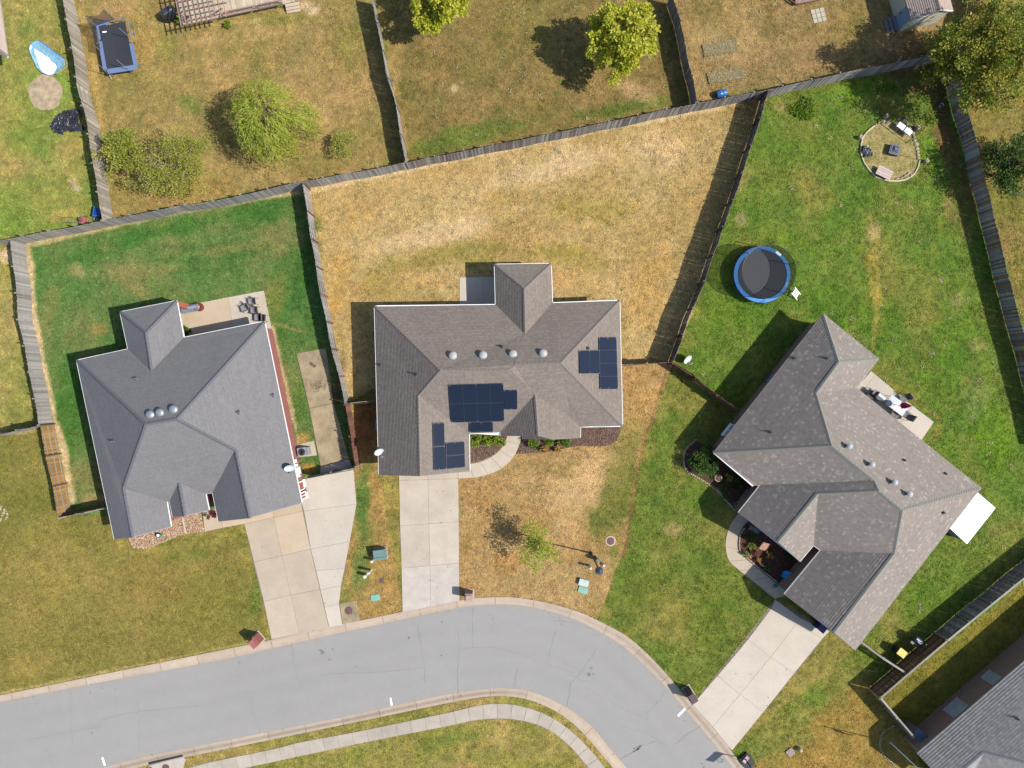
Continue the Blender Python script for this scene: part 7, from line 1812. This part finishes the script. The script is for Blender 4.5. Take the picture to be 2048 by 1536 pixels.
# --- left house side yard
t = T('air_conditioner', 'grey air conditioner with round fan on a pad beside the brick wall', 'air conditioner', 610, 902, math.radians(10))
MB().box((-.05, 0, .04), (1.15, .75, .08)).build('pad', plain('pad plastic', obs(196, 186, 172), .8, .1), t)
MB().box((-.06, 0, .42), (.72, .7, .68)).build('cabinet', plain('grey cabinet', obs(168, 170, 176), .5, .1), t); MB().box((.42, .0, .3), (.2, .6, .44)).build('side_cabinet', plain('grey cabinet', obs(168, 170, 176), .5, .1), t)
MB().lathe([(.3, .77), (.28, .79), (.26, .74), (0, .74)], 24, (-.06, 0, 0)).build('fan_well', BLACK, t); m = MB()
for k in range(4): m.box((-.06, 0, .765), (.5, .09, .01), rz=k * .785)
m.build('fan_blade', GREYM, t); m = MB()
for r_ in (.1, .18, .26): m.tube([(-.06 + r_ * math.cos(a), r_ * math.sin(a), .79) for a in np.linspace(0, 6.283, 21)], .006, 4, False)
m.build('fan_grille', STEEL, t)
t = T('air_conditioner', 'air conditioner half under the left eave of the middle house', 'air conditioner', 763, 850, 0)
MB().box((0, 0, .4), (.75, .75, .72)).build('cabinet', plain('pale blue cabinet', obs(150, 172, 190), .5, .1), t); MB().lathe([(.3, .765), (.28, .785), (.26, .74), (0, .74)], 24).build('fan_well', BLACK, t); MB().box((0, 0, .04), (.95, .95, .08)).build('pad', plain('pad plastic', obs(196, 186, 172), .8, .1), t)
m = MB()
for r_ in (.1, .18, .26): m.tube([(r_ * math.cos(a), r_ * math.sin(a), .79) for a in np.linspace(0, 6.283, 21)], .006, 4, False)
m.build('fan_grille', STEEL, t)
SY = lambda x, y: (400 + x / 3.84, 560 + y / 3.84)
t = T('metal_grate', 'flat rusty grate lying on the mouldy side yard slab', 'grate', *SY(868, 652), math.radians(-35)); t.location.z = .05
for k in range(6): MB().box((0, -.1 + k * .04, .02), (.56, .02, .03)).build('bar', IRON, t)
for x in (-.27, .27): MB().box((x, 0, .02), (.03, .24, .035)).build('side_bar', IRON, t)
t = T('wire_hoop', 'bent wire hoop on the upper corner of the side yard slab', 'wire hoop', *SY(935, 605), math.radians(-40)); t.location.z = .05
MB().tube([(-.3, -.12, .02), (.3, -.12, .02), (.3, .12, .02), (-.3, .12, .02), (-.3, -.12, .02)], .018, 5).build('hoop', IRON, t)
t = T('dead_branches', 'bare dark branches lying on the side yard slab', 'branches', *SY(920, 820)); t.location.z = .05; m = MB(); r_ = random.Random(9)
for k in range(16):
    a = r_.uniform(-.4, 2.4); p0 = Vector((r_.uniform(-.5, .5), r_.uniform(-.5, .4), .03)); p1 = p0 + Vector((math.cos(a), math.sin(a), .1)) * r_.uniform(.3, .8); m.tube([p0, p0.lerp(p1, .5) + Vector((r_.uniform(-.1, .1), r_.uniform(-.1, .1), .08)), p1], [.014, .011, .004], 4)
m.build('twig', plain('dark twig', obs(96, 82, 70), .9, .2), t)
t = T('hose_coil', 'grey bucket in the shaded corner below the meter boxes', 'bucket', 603, 952)
MB().lathe([(.15, 0), (.19, .34), (.2, .35), (.17, .34), (.14, .03), (0, .03)], 16).build('pail', plain('grey bucket', obs(140, 146, 156), .5, .1), t, True)
# --- river rock bed
t = bed('rock_bed', [(255, 1078), (262, 1068), (300, 1058), (340, 1052), (344, 1034), (372, 1026), (400, 1018), (409, 1064), (380, 1066), (350, 1074), (320, 1087), (300, 1096), (280, 1098), (266, 1095)], plain('pebble bed soil', obs(150, 120, 90), .95, .2, gen='World'), .015)
def rocks(name, poly, n, smin, smax, cols, seed, z=.03):
    r = np.random.default_rng(seed); xs = [p[0] for p in poly]; ys = [p[1] for p in poly]
    X = r.uniform(min(xs), max(xs), n * 3); Y = r.uniform(min(ys), max(ys), n * 3); k = in_poly(X, Y, poly); X, Y = X[k][:n], Y[k][:n]; n = len(X)
    t_ = (1 + 5 ** .5) / 2
    ico = np.array([(-1, t_, 0), (1, t_, 0), (-1, -t_, 0), (1, -t_, 0), (0, -1, t_), (0, 1, t_), (0, -1, -t_), (0, 1, -t_), (t_, 0, -1), (t_, 0, 1), (-t_, 0, -1), (-t_, 0, 1)]) / 1.902
    fs = np.array([(0, 11, 5), (0, 5, 1), (0, 1, 7), (0, 7, 10), (0, 10, 11), (1, 5, 9), (5, 11, 4), (11, 10, 2), (10, 7, 6), (7, 1, 8), (3, 9, 4), (3, 4, 2), (3, 2, 6), (3, 6, 8), (3, 8, 9), (4, 9, 5), (2, 4, 11), (6, 2, 10), (8, 6, 7), (9, 8, 1)])
    s = r.uniform(smin, smax, (n, 1, 1)) * np.array([1, .72, .5]) * r.uniform(.8, 1.2, (n, 12, 1))
    V = ico[None] * s; a = r.uniform(0, 6.28, n); ca, sa = np.cos(a)[:, None], np.sin(a)[:, None]
    V = np.stack([V[..., 0] * ca - V[..., 1] * sa, V[..., 0] * sa + V[..., 1] * ca, V[..., 2]], -1)
    V += np.stack([(X - 1024) * S, (768 - Y) * S, np.full(n, z)], -1)[:, None]
    F = (fs[None] + (np.arange(n) * 12)[:, None, None]).reshape(-1, 3)
    me = np_mesh(name, V.reshape(-1, 3), F, cols, {'pick': ('FLOAT', np.repeat(r.random(n), 12))}, True)
    return tag(link(name, me), kind='stuff')
PEB = leaf_mat('river pebbles', [obs(150, 112, 78), obs(198, 158, 112), obs(222, 196, 160), obs(196, 140, 110), obs(232, 222, 208)], 0)
BARKC = leaf_mat('bark chips', [obs(92, 66, 54), obs(134, 104, 90), obs(172, 140, 124), obs(110, 84, 72)], 0)
rocks('river_rock', [(256, 1077), (264, 1066), (340, 1050), (344, 1034), (400, 1019), (408, 1063), (380, 1065), (350, 1073), (320, 1086), (300, 1095), (280, 1097), (266, 1094)], 2600, .06, .13, PEB, 1)
rocks('bark_chip', [(938, 863), (1015, 863), (1011, 880), (1001, 897), (983, 912), (960, 922), (939, 927)], 1500, .03, .07, BARKC, 2)
rocks('bark_chip', [(1045, 870), (1160, 870), (1162, 852), (1238, 852), (1240, 866), (1234, 880), (1222, 888), (1205, 892), (1150, 892), (1095, 903), (1033, 907), (1042, 886)], 3200, .03, .07, BARKC, 3)
rocks('bark_chip', [(1486, 1060), (1510, 1030), (1640, 1100), (1590, 1188), (1576, 1181), (1534, 1149), (1493, 1116), (1480, 1099), (1480, 1076)], 2600, .03, .07, leaf_mat('red bark chips', [obs(88, 52, 44), obs(122, 78, 64), obs(160, 116, 100)], 0), 4)
t = T('rock_ring', 'pale rock bed cut by the left edge beside the lawn', 'rock bed', -6, 1028)
r_ = random.Random(6)
for k in range(46):
    a, d_ = r_.uniform(0, 6.28), r_.random() ** .5; x, y = -4 + 22 * d_ * math.cos(a), 1027 + 16 * d_ * math.sin(a)
    if x > -3: MB().rock(P(x, y, .04), (r_.uniform(.15, .3), r_.uniform(.12, .22), .14), a, k).build('stone', STONE, t, world=True)
t = T('sprinkler_box', 'green cylinder with white cap standing in the river rocks', 'utility box', 322, 1070, .1)
MB().lathe([(.17, 0), (.17, .45), (.15, .47), (0, .47)], 16).build('body', plain('teal plastic', obs(86, 160, 140), .5, .12), t, True); MB().lathe([(.1, .47), (.1, .53), (0, .54)], 12, (0, .08, 0)).build('cap', WHITE, t)
t = T('downspout', 'pale drain pipe lying across the river rocks', 'pipe', 369, 1050)
MB().bar(P(365, 1034, .08), P(371.5, 1066, .06), .12, .09).build('pipe', plain('pale pipe', obs(222, 218, 204), .5, .06), t, world=True)
t = T('garden_hose', 'thin dark hose looping over the river rocks', 'hose', 325, 1078)
MB().tube([P(x, y, .09) for x, y in ((296, 1068), (308, 1070), (318, 1076), (327, 1082), (332, 1079), (337, 1072))], .015, 5).build('hose', plain('brown hose', obs(120, 90, 72), .7, .1), t, world=True)

# --- street furniture and front lawn
def mailbox(px, py, rz, label, w_, d_, h, bm, capm=None):
    t = T('brick_mailbox', label, 'mailbox', px, py, rz, 'brick mailboxes at the kerb')
    m = MB()
    def wall(hw, hd, z0, z1):
        c = [(-hw, -hd), (hw, -hd), (hw, hd), (-hw, hd)]; run = 0
        for i in range(4):
            a, b = c[i], c[(i + 1) % 4]; L = math.hypot(b[0] - a[0], b[1] - a[1]); m.quad((*a, z0), (*b, z0), (*b, z1), (*a, z1), [(run, z0), (run + L, z0), (run + L, z1), (run, z1)]); run += L
        m.quad((-hw, -hd, z1), (hw, -hd, z1), (hw, hd, z1), (-hw, hd, z1), [(0, 0), (2 * hw, 0), (2 * hw, 2 * hd), (0, 2 * hd)])
    wall(w_ / 2, d_ / 2, -.05, h * .82); wall(w_ / 2 + .035, d_ / 2 + .035, h * .82, h * .9); wall(w_ / 2 - .05, d_ / 2 - .05, h * .9, h)
    m.build('pillar', bm, t)
    MB().box((0, -d_ / 2 - .01, h * .68), (.22, .05, .24)).build('letterbox_door', BLACK, t)
    MB().prism([(-w_ / 2 - .12, -d_ / 2 - .1), (w_ / 2 + .12, -d_ / 2 - .1), (w_ / 2 + .12, d_ / 2 + .1), (-w_ / 2 - .12, d_ / 2 + .1)], -.05, .035).build('footing', M_CONC_T, t)
    return t
mailbox(518, 1275, math.radians(-50), 'red brick mailbox pillar by the left driveway at the road', .75, .55, 1.5, BR_RED)
mailbox(939, 1187, math.radians(-2), 'pale brick mailbox pillar at the foot of the middle driveway', .58, .6, 1.4, brick_mat('pale brick', obs(214, 180, 168), obs(186, 150, 140), obs(226, 210, 200)))
mailbox(1377, 1383, math.radians(-58), 'dark brick mailbox pillar beside the right driveway at the curb', .85, .55, 1.45, brick_mat('dark brick', obs(104, 80, 82), obs(82, 62, 66), obs(150, 140, 140)))
def transformer():
    t = T('transformer_box', 'large green utility transformer box between the two driveways', 'utility box', 762, 1106, math.radians(7))
    MB().box((0, .0, .04), (1.15, 1.1, .1)).build('pad', plain('pad concrete', obs(196, 180, 162), .85, .15), t)
    g = plain('grey green enamel', obs(126, 156, 150), .45, .08)
    m = MB(); m.add([(-.5, -.42, .09), (.5, -.42, .09), (.5, .46, .09), (-.5, .46, .09), (-.5, -.4, .72), (.5, -.4, .72), (.48, .44, .86), (-.48, .44, .86)], [(4, 5, 6, 7), (0, 1, 5, 4), (1, 2, 6, 5), (2, 3, 7, 6), (3, 0, 4, 7)]); m.build('cabinet', g, t)
    MB().box((0, -.2, .795), (.9, .02, .02)).build('lid_seam', plain('teal seam', obs(90, 150, 146), .5, .1), t); MB().box((.3, -.43, .45), (.06, .04, .14)).build('handle', DKGREY, t)
transformer()
IV = plain('ivory plastic', obs(238, 236, 226), .45, .05)
def pedestal(px, py, r_, h, label, mat, grp=None, cap=True, name='utility_pedestal'):
    t = T(name, label, 'utility post', px, py, 0, grp)
    MB().lathe([(r_ * .85, -.05), (r_ * .85, h * .7), (r_, h * .7), (r_, h * .96), (r_ * .8, h), (0, h)], 16).build('post', mat, t, True); MB().box((0, -r_ * .9, h * .55), (.05, .03, .12)).build('latch', GREYM, t); return t
pedestal(747, 1119, .12, .85, 'ivory utility post closest to the green transformer box', IV, 'ivory utility posts'); pedestal(742, 1140, .12, 1.15, 'ivory utility post in the middle of the three by the white lane', IV, 'ivory utility posts'); pedestal(733, 1149, .15, .8, 'stout ivory utility post, lowest of the three by the white lane', IV, 'ivory utility posts')
pedestal(1179, 1131, .12, 1.0, 'ivory utility post left of the street lamp', IV)
t = T('utility_pedestal', 'green utility pedestal beside the street lamp', 'utility post', 1192, 1116, math.radians(-35)); MB().box((0, 0, .4), (.26, .26, .8)).build('body', plain('teal enamel', obs(96, 140, 136), .5, .1), t); MB().lathe([(.2, .8), (.14, .88), (0, .9)], 4, (0, 0, 0), rot(.785)).build('cap', plain('teal enamel', obs(96, 140, 136), .5, .1), t)
t = T('marker_post', 'white topped dark red marker beside the street lamp', 'marker', 1205, 1128); MB().lathe([(.15, -.05), (.15, .1), (0, .1)], 16).build('base', IRON, t); MB().box((.1, -.1, .1), (.2, .16, .2), rz=-.6).build('white_block', IV, t)
def flush(px, py, w_, d_, rz, label, mat, z=.06, name='valve_box'):
    t = T(name, label, 'utility lid', px, py, rz); MB().prism([(-w_ / 2, -d_ / 2 + .06), (-w_ / 2 + .06, -d_ / 2), (w_ / 2 - .06, -d_ / 2), (w_ / 2, -d_ / 2 + .06), (w_ / 2, d_ / 2 - .06), (w_ / 2 - .06, d_ / 2), (-w_ / 2 + .06, d_ / 2), (-w_ / 2, d_ / 2 - .06)], -.05, z).build('lid', mat, t)
    MB().box((0, d_ * .3, z + .005), (.16, .03, .012)).build('lift_slot', DKGREY, t); return t
MINT = plain('pale mint plastic', obs(150, 206, 188), .5, .1)
flush(751, 1195, .78, .52, math.radians(8), 'pale green lid flush in the grass by the manhole', MINT)
flush(1167, 1164, .82, .56, math.radians(-16), 'very pale square utility lid, upper of the pair on the front lawn', plain('whitened mint plastic', obs(216, 232, 222), .5, .05), .3); flush(1166, 1180, .82, .5, math.radians(-18), 'mint green utility lid, lower of the pair on the front lawn', MINT, .08)
t = flush(764, 1161, .36, .36, .05, 'small brown meter lid in the grass between the driveways', IRON, .04)
t = flush(1580, 1504, .62, .58, math.radians(40), 'grey brown meter lid in a pale frame near the bottom edge lawn border', plain('taupe lid', obs(170, 148, 140), .6, .12), .10)
t = T('round_post', 'pale round topped post at the lawn border near the bottom edge', 'post', 1598, 1497); MB().lathe([(.2, -.05), (.2, .25), (.17, .36), (.09, .43), (0, .45)], 18).build('post', plain('pale tan plastic', obs(206, 190, 140), .5, .1), t, True); MB().lathe([(.23, -.02), (.23, .03), (.2, .03)], 18, cap=False).build('collar', M_CONC_T, t)
def lamp_post():
    t = T('street_lamp', 'black street lamp with a round top on the front lawn', 'street lamp', 1182, 1106); h = 5.6
    MB().lathe([(.14, 0), (.14, .12), (.09, .2), (.075, .9), (.06, 1.0), (.055, h - .45), (.05, h - .4)], 14).build('post', BLACK, t, True)
    MB().lathe([(.06, h - .42), (.13, h - .36), (.13, h - .3), (.1, h - .28)], 14).build('fitter', BLACK, t, True)
    MB().lathe([(.12, h - .28), (.19, h - .1), (.2, h), (.17, h + .03)], 16).build('globe', plain('frosted lamp glass', (.6, .6, .58), .3, .04), t, True)
    MB().lathe([(.30, h + .0), (.31, h + .04), (.27, h + .1), (.12, h + .22), (.05, h + .25), (.04, h + .3), (0, h + .33)], 20).build('cap', plain('navy black enamel', (.03, .04, .06), .3, .1), t, True)
lamp_post()
def hoop():
    t = T('basketball_hoop', 'portable black basketball hoop facing the street at the bottom edge', 'basketball hoop', 1492, 1519, math.radians(38))
    MB().prism([(-.42, -.62), (.42, -.62), (.5, 0), (.42, .5), (-.42, .5), (-.5, 0)], 0, .24).build('base', BLACK, t)
    MB().tube([(-.35, .1, .2), (-.05, -.1, 1.5)], .02, 6).tube([(.35, .1, .2), (.05, -.1, 1.5)], .02, 6).build('strut', STEEL, t)
    MB().tube([(0, .3, .2), (0, -.15, 2.2), (0, -.2, 3.0)], .05, 8).build('pole', BLACK, t, True)
    MB().tube([(0, -.18, 2.6), (0, -.55, 3.05)], .03, 6).tube([(0, -.2, 3.0), (0, -.6, 3.35)], .03, 6).build('arm', BLACK, t)
    MB().box((0, -.68, 3.25), (1.15, .03, .75)).build('backboard', plain('smoky backboard', (.05, .05, .055), .2, .05, spec=.6), t)
    m = MB()
    for dx, dz, sx, sz in ((0, .36, 1.13, .04), (0, -.36, 1.13, .04), (-.55, 0, .04, .7), (.55, 0, .04, .7), (0, -.02, .5, .03), (0, -.26, .5, .03)): m.box((dx, -.705, 3.25 + dz), (sx, .02, sz))
    m.build('board_line', WHITE, t)
    MB().tube([(.225 * math.cos(a), -.98 + .225 * math.sin(a), 3.0) for a in np.linspace(0, 6.283, 21)], .012, 6, False).tube([(0, -.7, 3.0), (0, -.76, 3.0)], .04, 6).build('rim', plain('orange red rim', (.5, .1, .05), .4, .1), t)
    m = MB()
    for k in range(12):
        a = k * .5236; b = a + .5236
        m.tube([(.22 * math.cos(a), -.98 + .22 * math.sin(a), 3.0), (.15 * math.cos(b), -.98 + .15 * math.sin(b), 2.75), (.12 * math.cos(a), -.98 + .12 * math.sin(a), 2.58)], .006, 4)
    m.build('net', plain('white net cord', (.7, .7, .7), .8, .05), t)
    MB().box((0, .2, .3), (.6, .3, .12), rz=.2).build('sandbag', plain('pale pink bag', obs(230, 196, 196), .8, .1), t)
    for s in (-1, 1):
        m = MB(); wheel(m, (s * .3, -.62, .09), .09, .05, (1, 0, 0)); m.build('wheel', BLACK, t)
hoop()
# --- cracks, stains and leaf litter on the road (thin bituminous seams lying on the asphalt)
CR = plain('dark crack', obs(156, 155, 152), .95, .2)
def crack(pts, w_=.02, seed=0):
    r = random.Random(seed); q = []
    for a, b in zip(pts[:-1], pts[1:]):
        n = max(2, int(math.hypot(b[0] - a[0], b[1] - a[1]) / 6))
        for i in range(n): q.append((a[0] + (b[0] - a[0]) * i / n + r.uniform(-1.3, 1.3), a[1] + (b[1] - a[1]) * i / n + r.uniform(-1.3, 1.3)))
    q.append(pts[-1]); m = CRK
    for i in range(len(q) - 1):
        a, b = P(*q[i], ROADZ(*q[i])), P(*q[i + 1], ROADZ(*q[i + 1])); d = (b - a).normalized(); s = Vector((-d.y, d.x, 0)) * w_ * r.uniform(.5, 1.1); m.quad(a - s, b - s, b + s, a + s)
rmid = (rUA + rLA) / 2
def ROADZ(x, y):
    k = int(np.argmin(np.hypot(rmid[:, 0] - x, rmid[:, 1] - y))); hw = np.hypot(*(rUA[k] - rLA[k])) / 2; t_ = min(1, float(np.hypot(x - rmid[k, 0], y - rmid[k, 1])) / hw)
    return -.125 + .05 * (1 - t_ * t_) + .006
CRK = MB()
for i, c in enumerate(([(835, 1250), (842, 1290), (848, 1330), (850, 1365)], [(914, 1260), (920, 1290), (916, 1330), (915, 1390)], [(946, 1215), (945, 1260), (946, 1296)], [(920, 1299), (945, 1296), (985, 1294), (1030, 1305), (1075, 1322), (1110, 1334), (1150, 1345)], [(1196, 1295), (1165, 1340), (1140, 1370), (1134, 1412)], [(1034, 1334), (1028, 1375)], [(1112, 1262), (1100, 1300), (1095, 1326)],
                       [(500, 1390), (512, 1440), (520, 1466)], [(584, 1280), (588, 1330), (606, 1380)], [(275, 1400), (278, 1450), (280, 1500)], [(200, 1440), (260, 1425), (330, 1418), (400, 1412)], [(140, 1380), (142, 1440), (146, 1500)], [(1135, 1340), (1180, 1380), (1240, 1415), (1300, 1440)], [(1130, 1345), (1160, 1360), (1190, 1366)], [(1290, 1430), (1320, 1400), (1330, 1380)], [(1240, 1450), (1300, 1470), (1345, 1500)], [(1350, 1490), (1380, 1465), (1420, 1440)], [(640, 1350), (700, 1345), (760, 1344), (850, 1335)], [(60, 1480), (140, 1462), (200, 1455)], [(1100, 1240), (1150, 1246), (1190, 1262)])): crack(c, .009, i)
o = CRK.build('road_crack', CR); tag(o, kind='structure')
SPOT = plain('oil stain', obs(146, 145, 143), .8, .3)
m = MB(); r_ = random.Random(12)
for (x, y, rr) in ((645, 1305, 5), (641, 1301, 3), (659, 1319, 2.2), (818, 1276, 3), (884, 1244, 1.6), (883, 1311, 1.8), (184, 1466, 2), (1183, 1336, 4), (1178, 1349, 4.5), (1186, 1348, 2), (986, 1238, 1.6), (980, 1230, 1.4), (713, 1333, 1.6), (665, 1299, 1.6), (1404, 1528, 2), (1408, 1534, 2.4), (1369, 1442, 1.2)):
    n = 12; pts = [P(x + rr * math.cos(a) * r_.uniform(.5, 1.1), y + rr * math.sin(a) * r_.uniform(.5, 1.1), ROADZ(x, y) + .002) for a in np.linspace(0, 6.283, n, endpoint=False)]; m.poly(pts[::-1])
tag(m.build('oil_stain', SPOT), kind='structure')
# ------------------------------------------------------------------ grass blades
def make_grass(n, seed):
    r = np.random.default_rng(seed)
    # blades grow in tufts that share length and tone
    nt_ = n // 6; tx = r.uniform(-30, 2078, nt_); ty = r.uniform(-30, 1566, nt_); tv = r.uniform(.62, 1.5, nt_); th = r.normal(size=nt_) * .08
    k = np.repeat(np.arange(nt_), 6); n = len(k); rad_ = r.uniform(.02, .15, n) / S; an = r.uniform(0, 6.283, n)
    px = tx[k] + rad_ * np.cos(an); py = ty[k] + rad_ * np.sin(an); tv = tv[k]; th = th[k]
    ok = ~in_poly(px, py, ROADPOLY)
    for pl in PAVE + HOUSES_PX:
        xs = [p[0] for p in pl]; ys = [p[1] for p in pl]
        m = ok & (px > min(xs)) & (px < max(xs)) & (py > min(ys)) & (py < max(ys))
        if m.any():
            k = np.where(m)[0]; ok[k[in_poly(px[k], py[k], pl)]] = False
    px, py, tv, th = px[ok], py[ok], tv[ok], th[ok]; n = len(px)
    col = paint(px, py)
    x = (px - 1024) * S; y = (768 - py) * S
    thick = fbm(x, y, 2.0, 60, 4)
    green = (col[:, 1] > col[:, 0] * .98)
    a = r.uniform(0, 6.283, n); ln = r.uniform(.05, .13, n) * (.7 + .7 * thick) * np.where(green, 1.15, .9); w_ = r.uniform(.018, .04, n)
    hgt = r.uniform(.025, .085, n) * np.where(green, 1.1, .85) * (.6 + .9 * thick)
    d = np.stack([np.cos(a), np.sin(a)], 1); s = np.stack([-d[:, 1], d[:, 0]], 1)
    B = np.stack([x, y, np.full(n, -.012)], 1)
    v0 = B.copy(); v0[:, :2] -= s * w_[:, None]; v1 = B.copy(); v1[:, :2] += s * w_[:, None]
    v2 = B.copy(); v2[:, :2] += d * ln[:, None]; v2[:, 2] += hgt
    V = np.stack([v0, v1, v2], 1).reshape(-1, 3); F = np.arange(3 * n).reshape(-1, 3)
    val = (tv * r.uniform(.8, 1.25, n))[:, None]; hue = th[:, None] + r.normal(size=(n, 1)) * .05
    c = col * val * np.concatenate([1 + hue, 1 + hue * .3, 1 - hue], 1)
    straw = (r.random(n) < .10)[:, None]; c = np.where(straw, col * 1.35 * np.array([1.2, 1.05, 1.0]), c)
    A = np.ones((3 * n, 4), np.float32); A[:, :3] = np.repeat(np.clip(c, 0, .7), 3, 0)
    me = np_mesh('grass', V, F, M_BLADE, {'tint': ('FLOAT_COLOR', A)})
    tag(link('grass', me), kind='stuff')
make_grass(1000000, 21)

# broad-leaved weeds in the turf and fallen leaves on paving and lawns
def scatter(name, regions, per, size, mat, seed, spread, lift, flat):
    r = np.random.default_rng(seed); P_ = []
    for poly, n in regions:
        xs = [p[0] for p in poly]; ys = [p[1] for p in poly]
        x = r.uniform(min(xs), max(xs), n * 3); y = r.uniform(min(ys), max(ys), n * 3); k = in_poly(x, y, poly); P_.append(np.stack([x[k][:n], y[k][:n]], 1))
    c = np.concatenate(P_); ok = np.ones(len(c), bool)
    for pl in HOUSES_PX + (PAVE if spread else []): ok &= ~in_poly(c[:, 0], c[:, 1], pl)
    c = c[ok]; tone = r.random(len(c)); c = np.repeat(c, per, 0); n = len(c)
    pts = np.stack([(c[:, 0] - 1024) * S, (768 - c[:, 1]) * S, np.full(n, lift)], 1); pts[:, :2] += r.normal(size=(n, 2)) * spread * (1 + 0)
    d = r.normal(size=(n, 3)); d[:, 2] = np.abs(d[:, 2]) * .25
    tag(link(name, leaves_mesh(name, pts, d, size, mat, .7 * np.repeat(tone, per) + .3 * r.random(n), .6, flat, seed)), kind='stuff')
scatter('lawn_weeds', [(ZONES[11][0], 330), (ZONES[10][0], 120), (ZONES[13][0], 60), (ZONES[16][0], 120), (ZONES[0][0], 50), (ZONES[2][0], 70), (ZONES[6][0], 40)], 16, .10, LF_G, 31, .09, .02, 1.5)
scatter('straw_tufts', [(ZONES[7][0], 40), (ZONES[9][0], 15), (ZONES[1][0], 60), (ZONES[3][0], 60), (ZONES[11][0], 120), (ZONES[2][0], 90)], 14, .13, leaf_straw, 32, .10, .02, 1.2)
scatter('fallen_leaves', [([(1120, 60), (1330, 20), (1340, 190), (1180, 200)], 90), ([(1740, 90), (2040, 90), (2040, 260), (1800, 240)], 160), ([(960, 1010), (1130, 1030), (1130, 1160), (980, 1150)], 60), ([(0, 1395), (900, 1205), (1010, 1200), (900, 1240), (0, 1430)], 70), ([(1020, 1200), (1250, 1270), (1400, 1420), (1380, 1440), (1230, 1300)], 60), ([(270, 1515), (1000, 1372), (1200, 1460), (1010, 1396), (300, 1530)], 90), ([(798, 960), (916, 956), (919, 1200), (805, 1222)], 14), ([(488, 1050), (712, 1000), (660, 1255), (543, 1279)], 20), ([(1545, 1220), (1640, 1280), (1464, 1500), (1385, 1410)], 16)], 1, .10, LF_T, 33, 0.0, .045, 2.0)
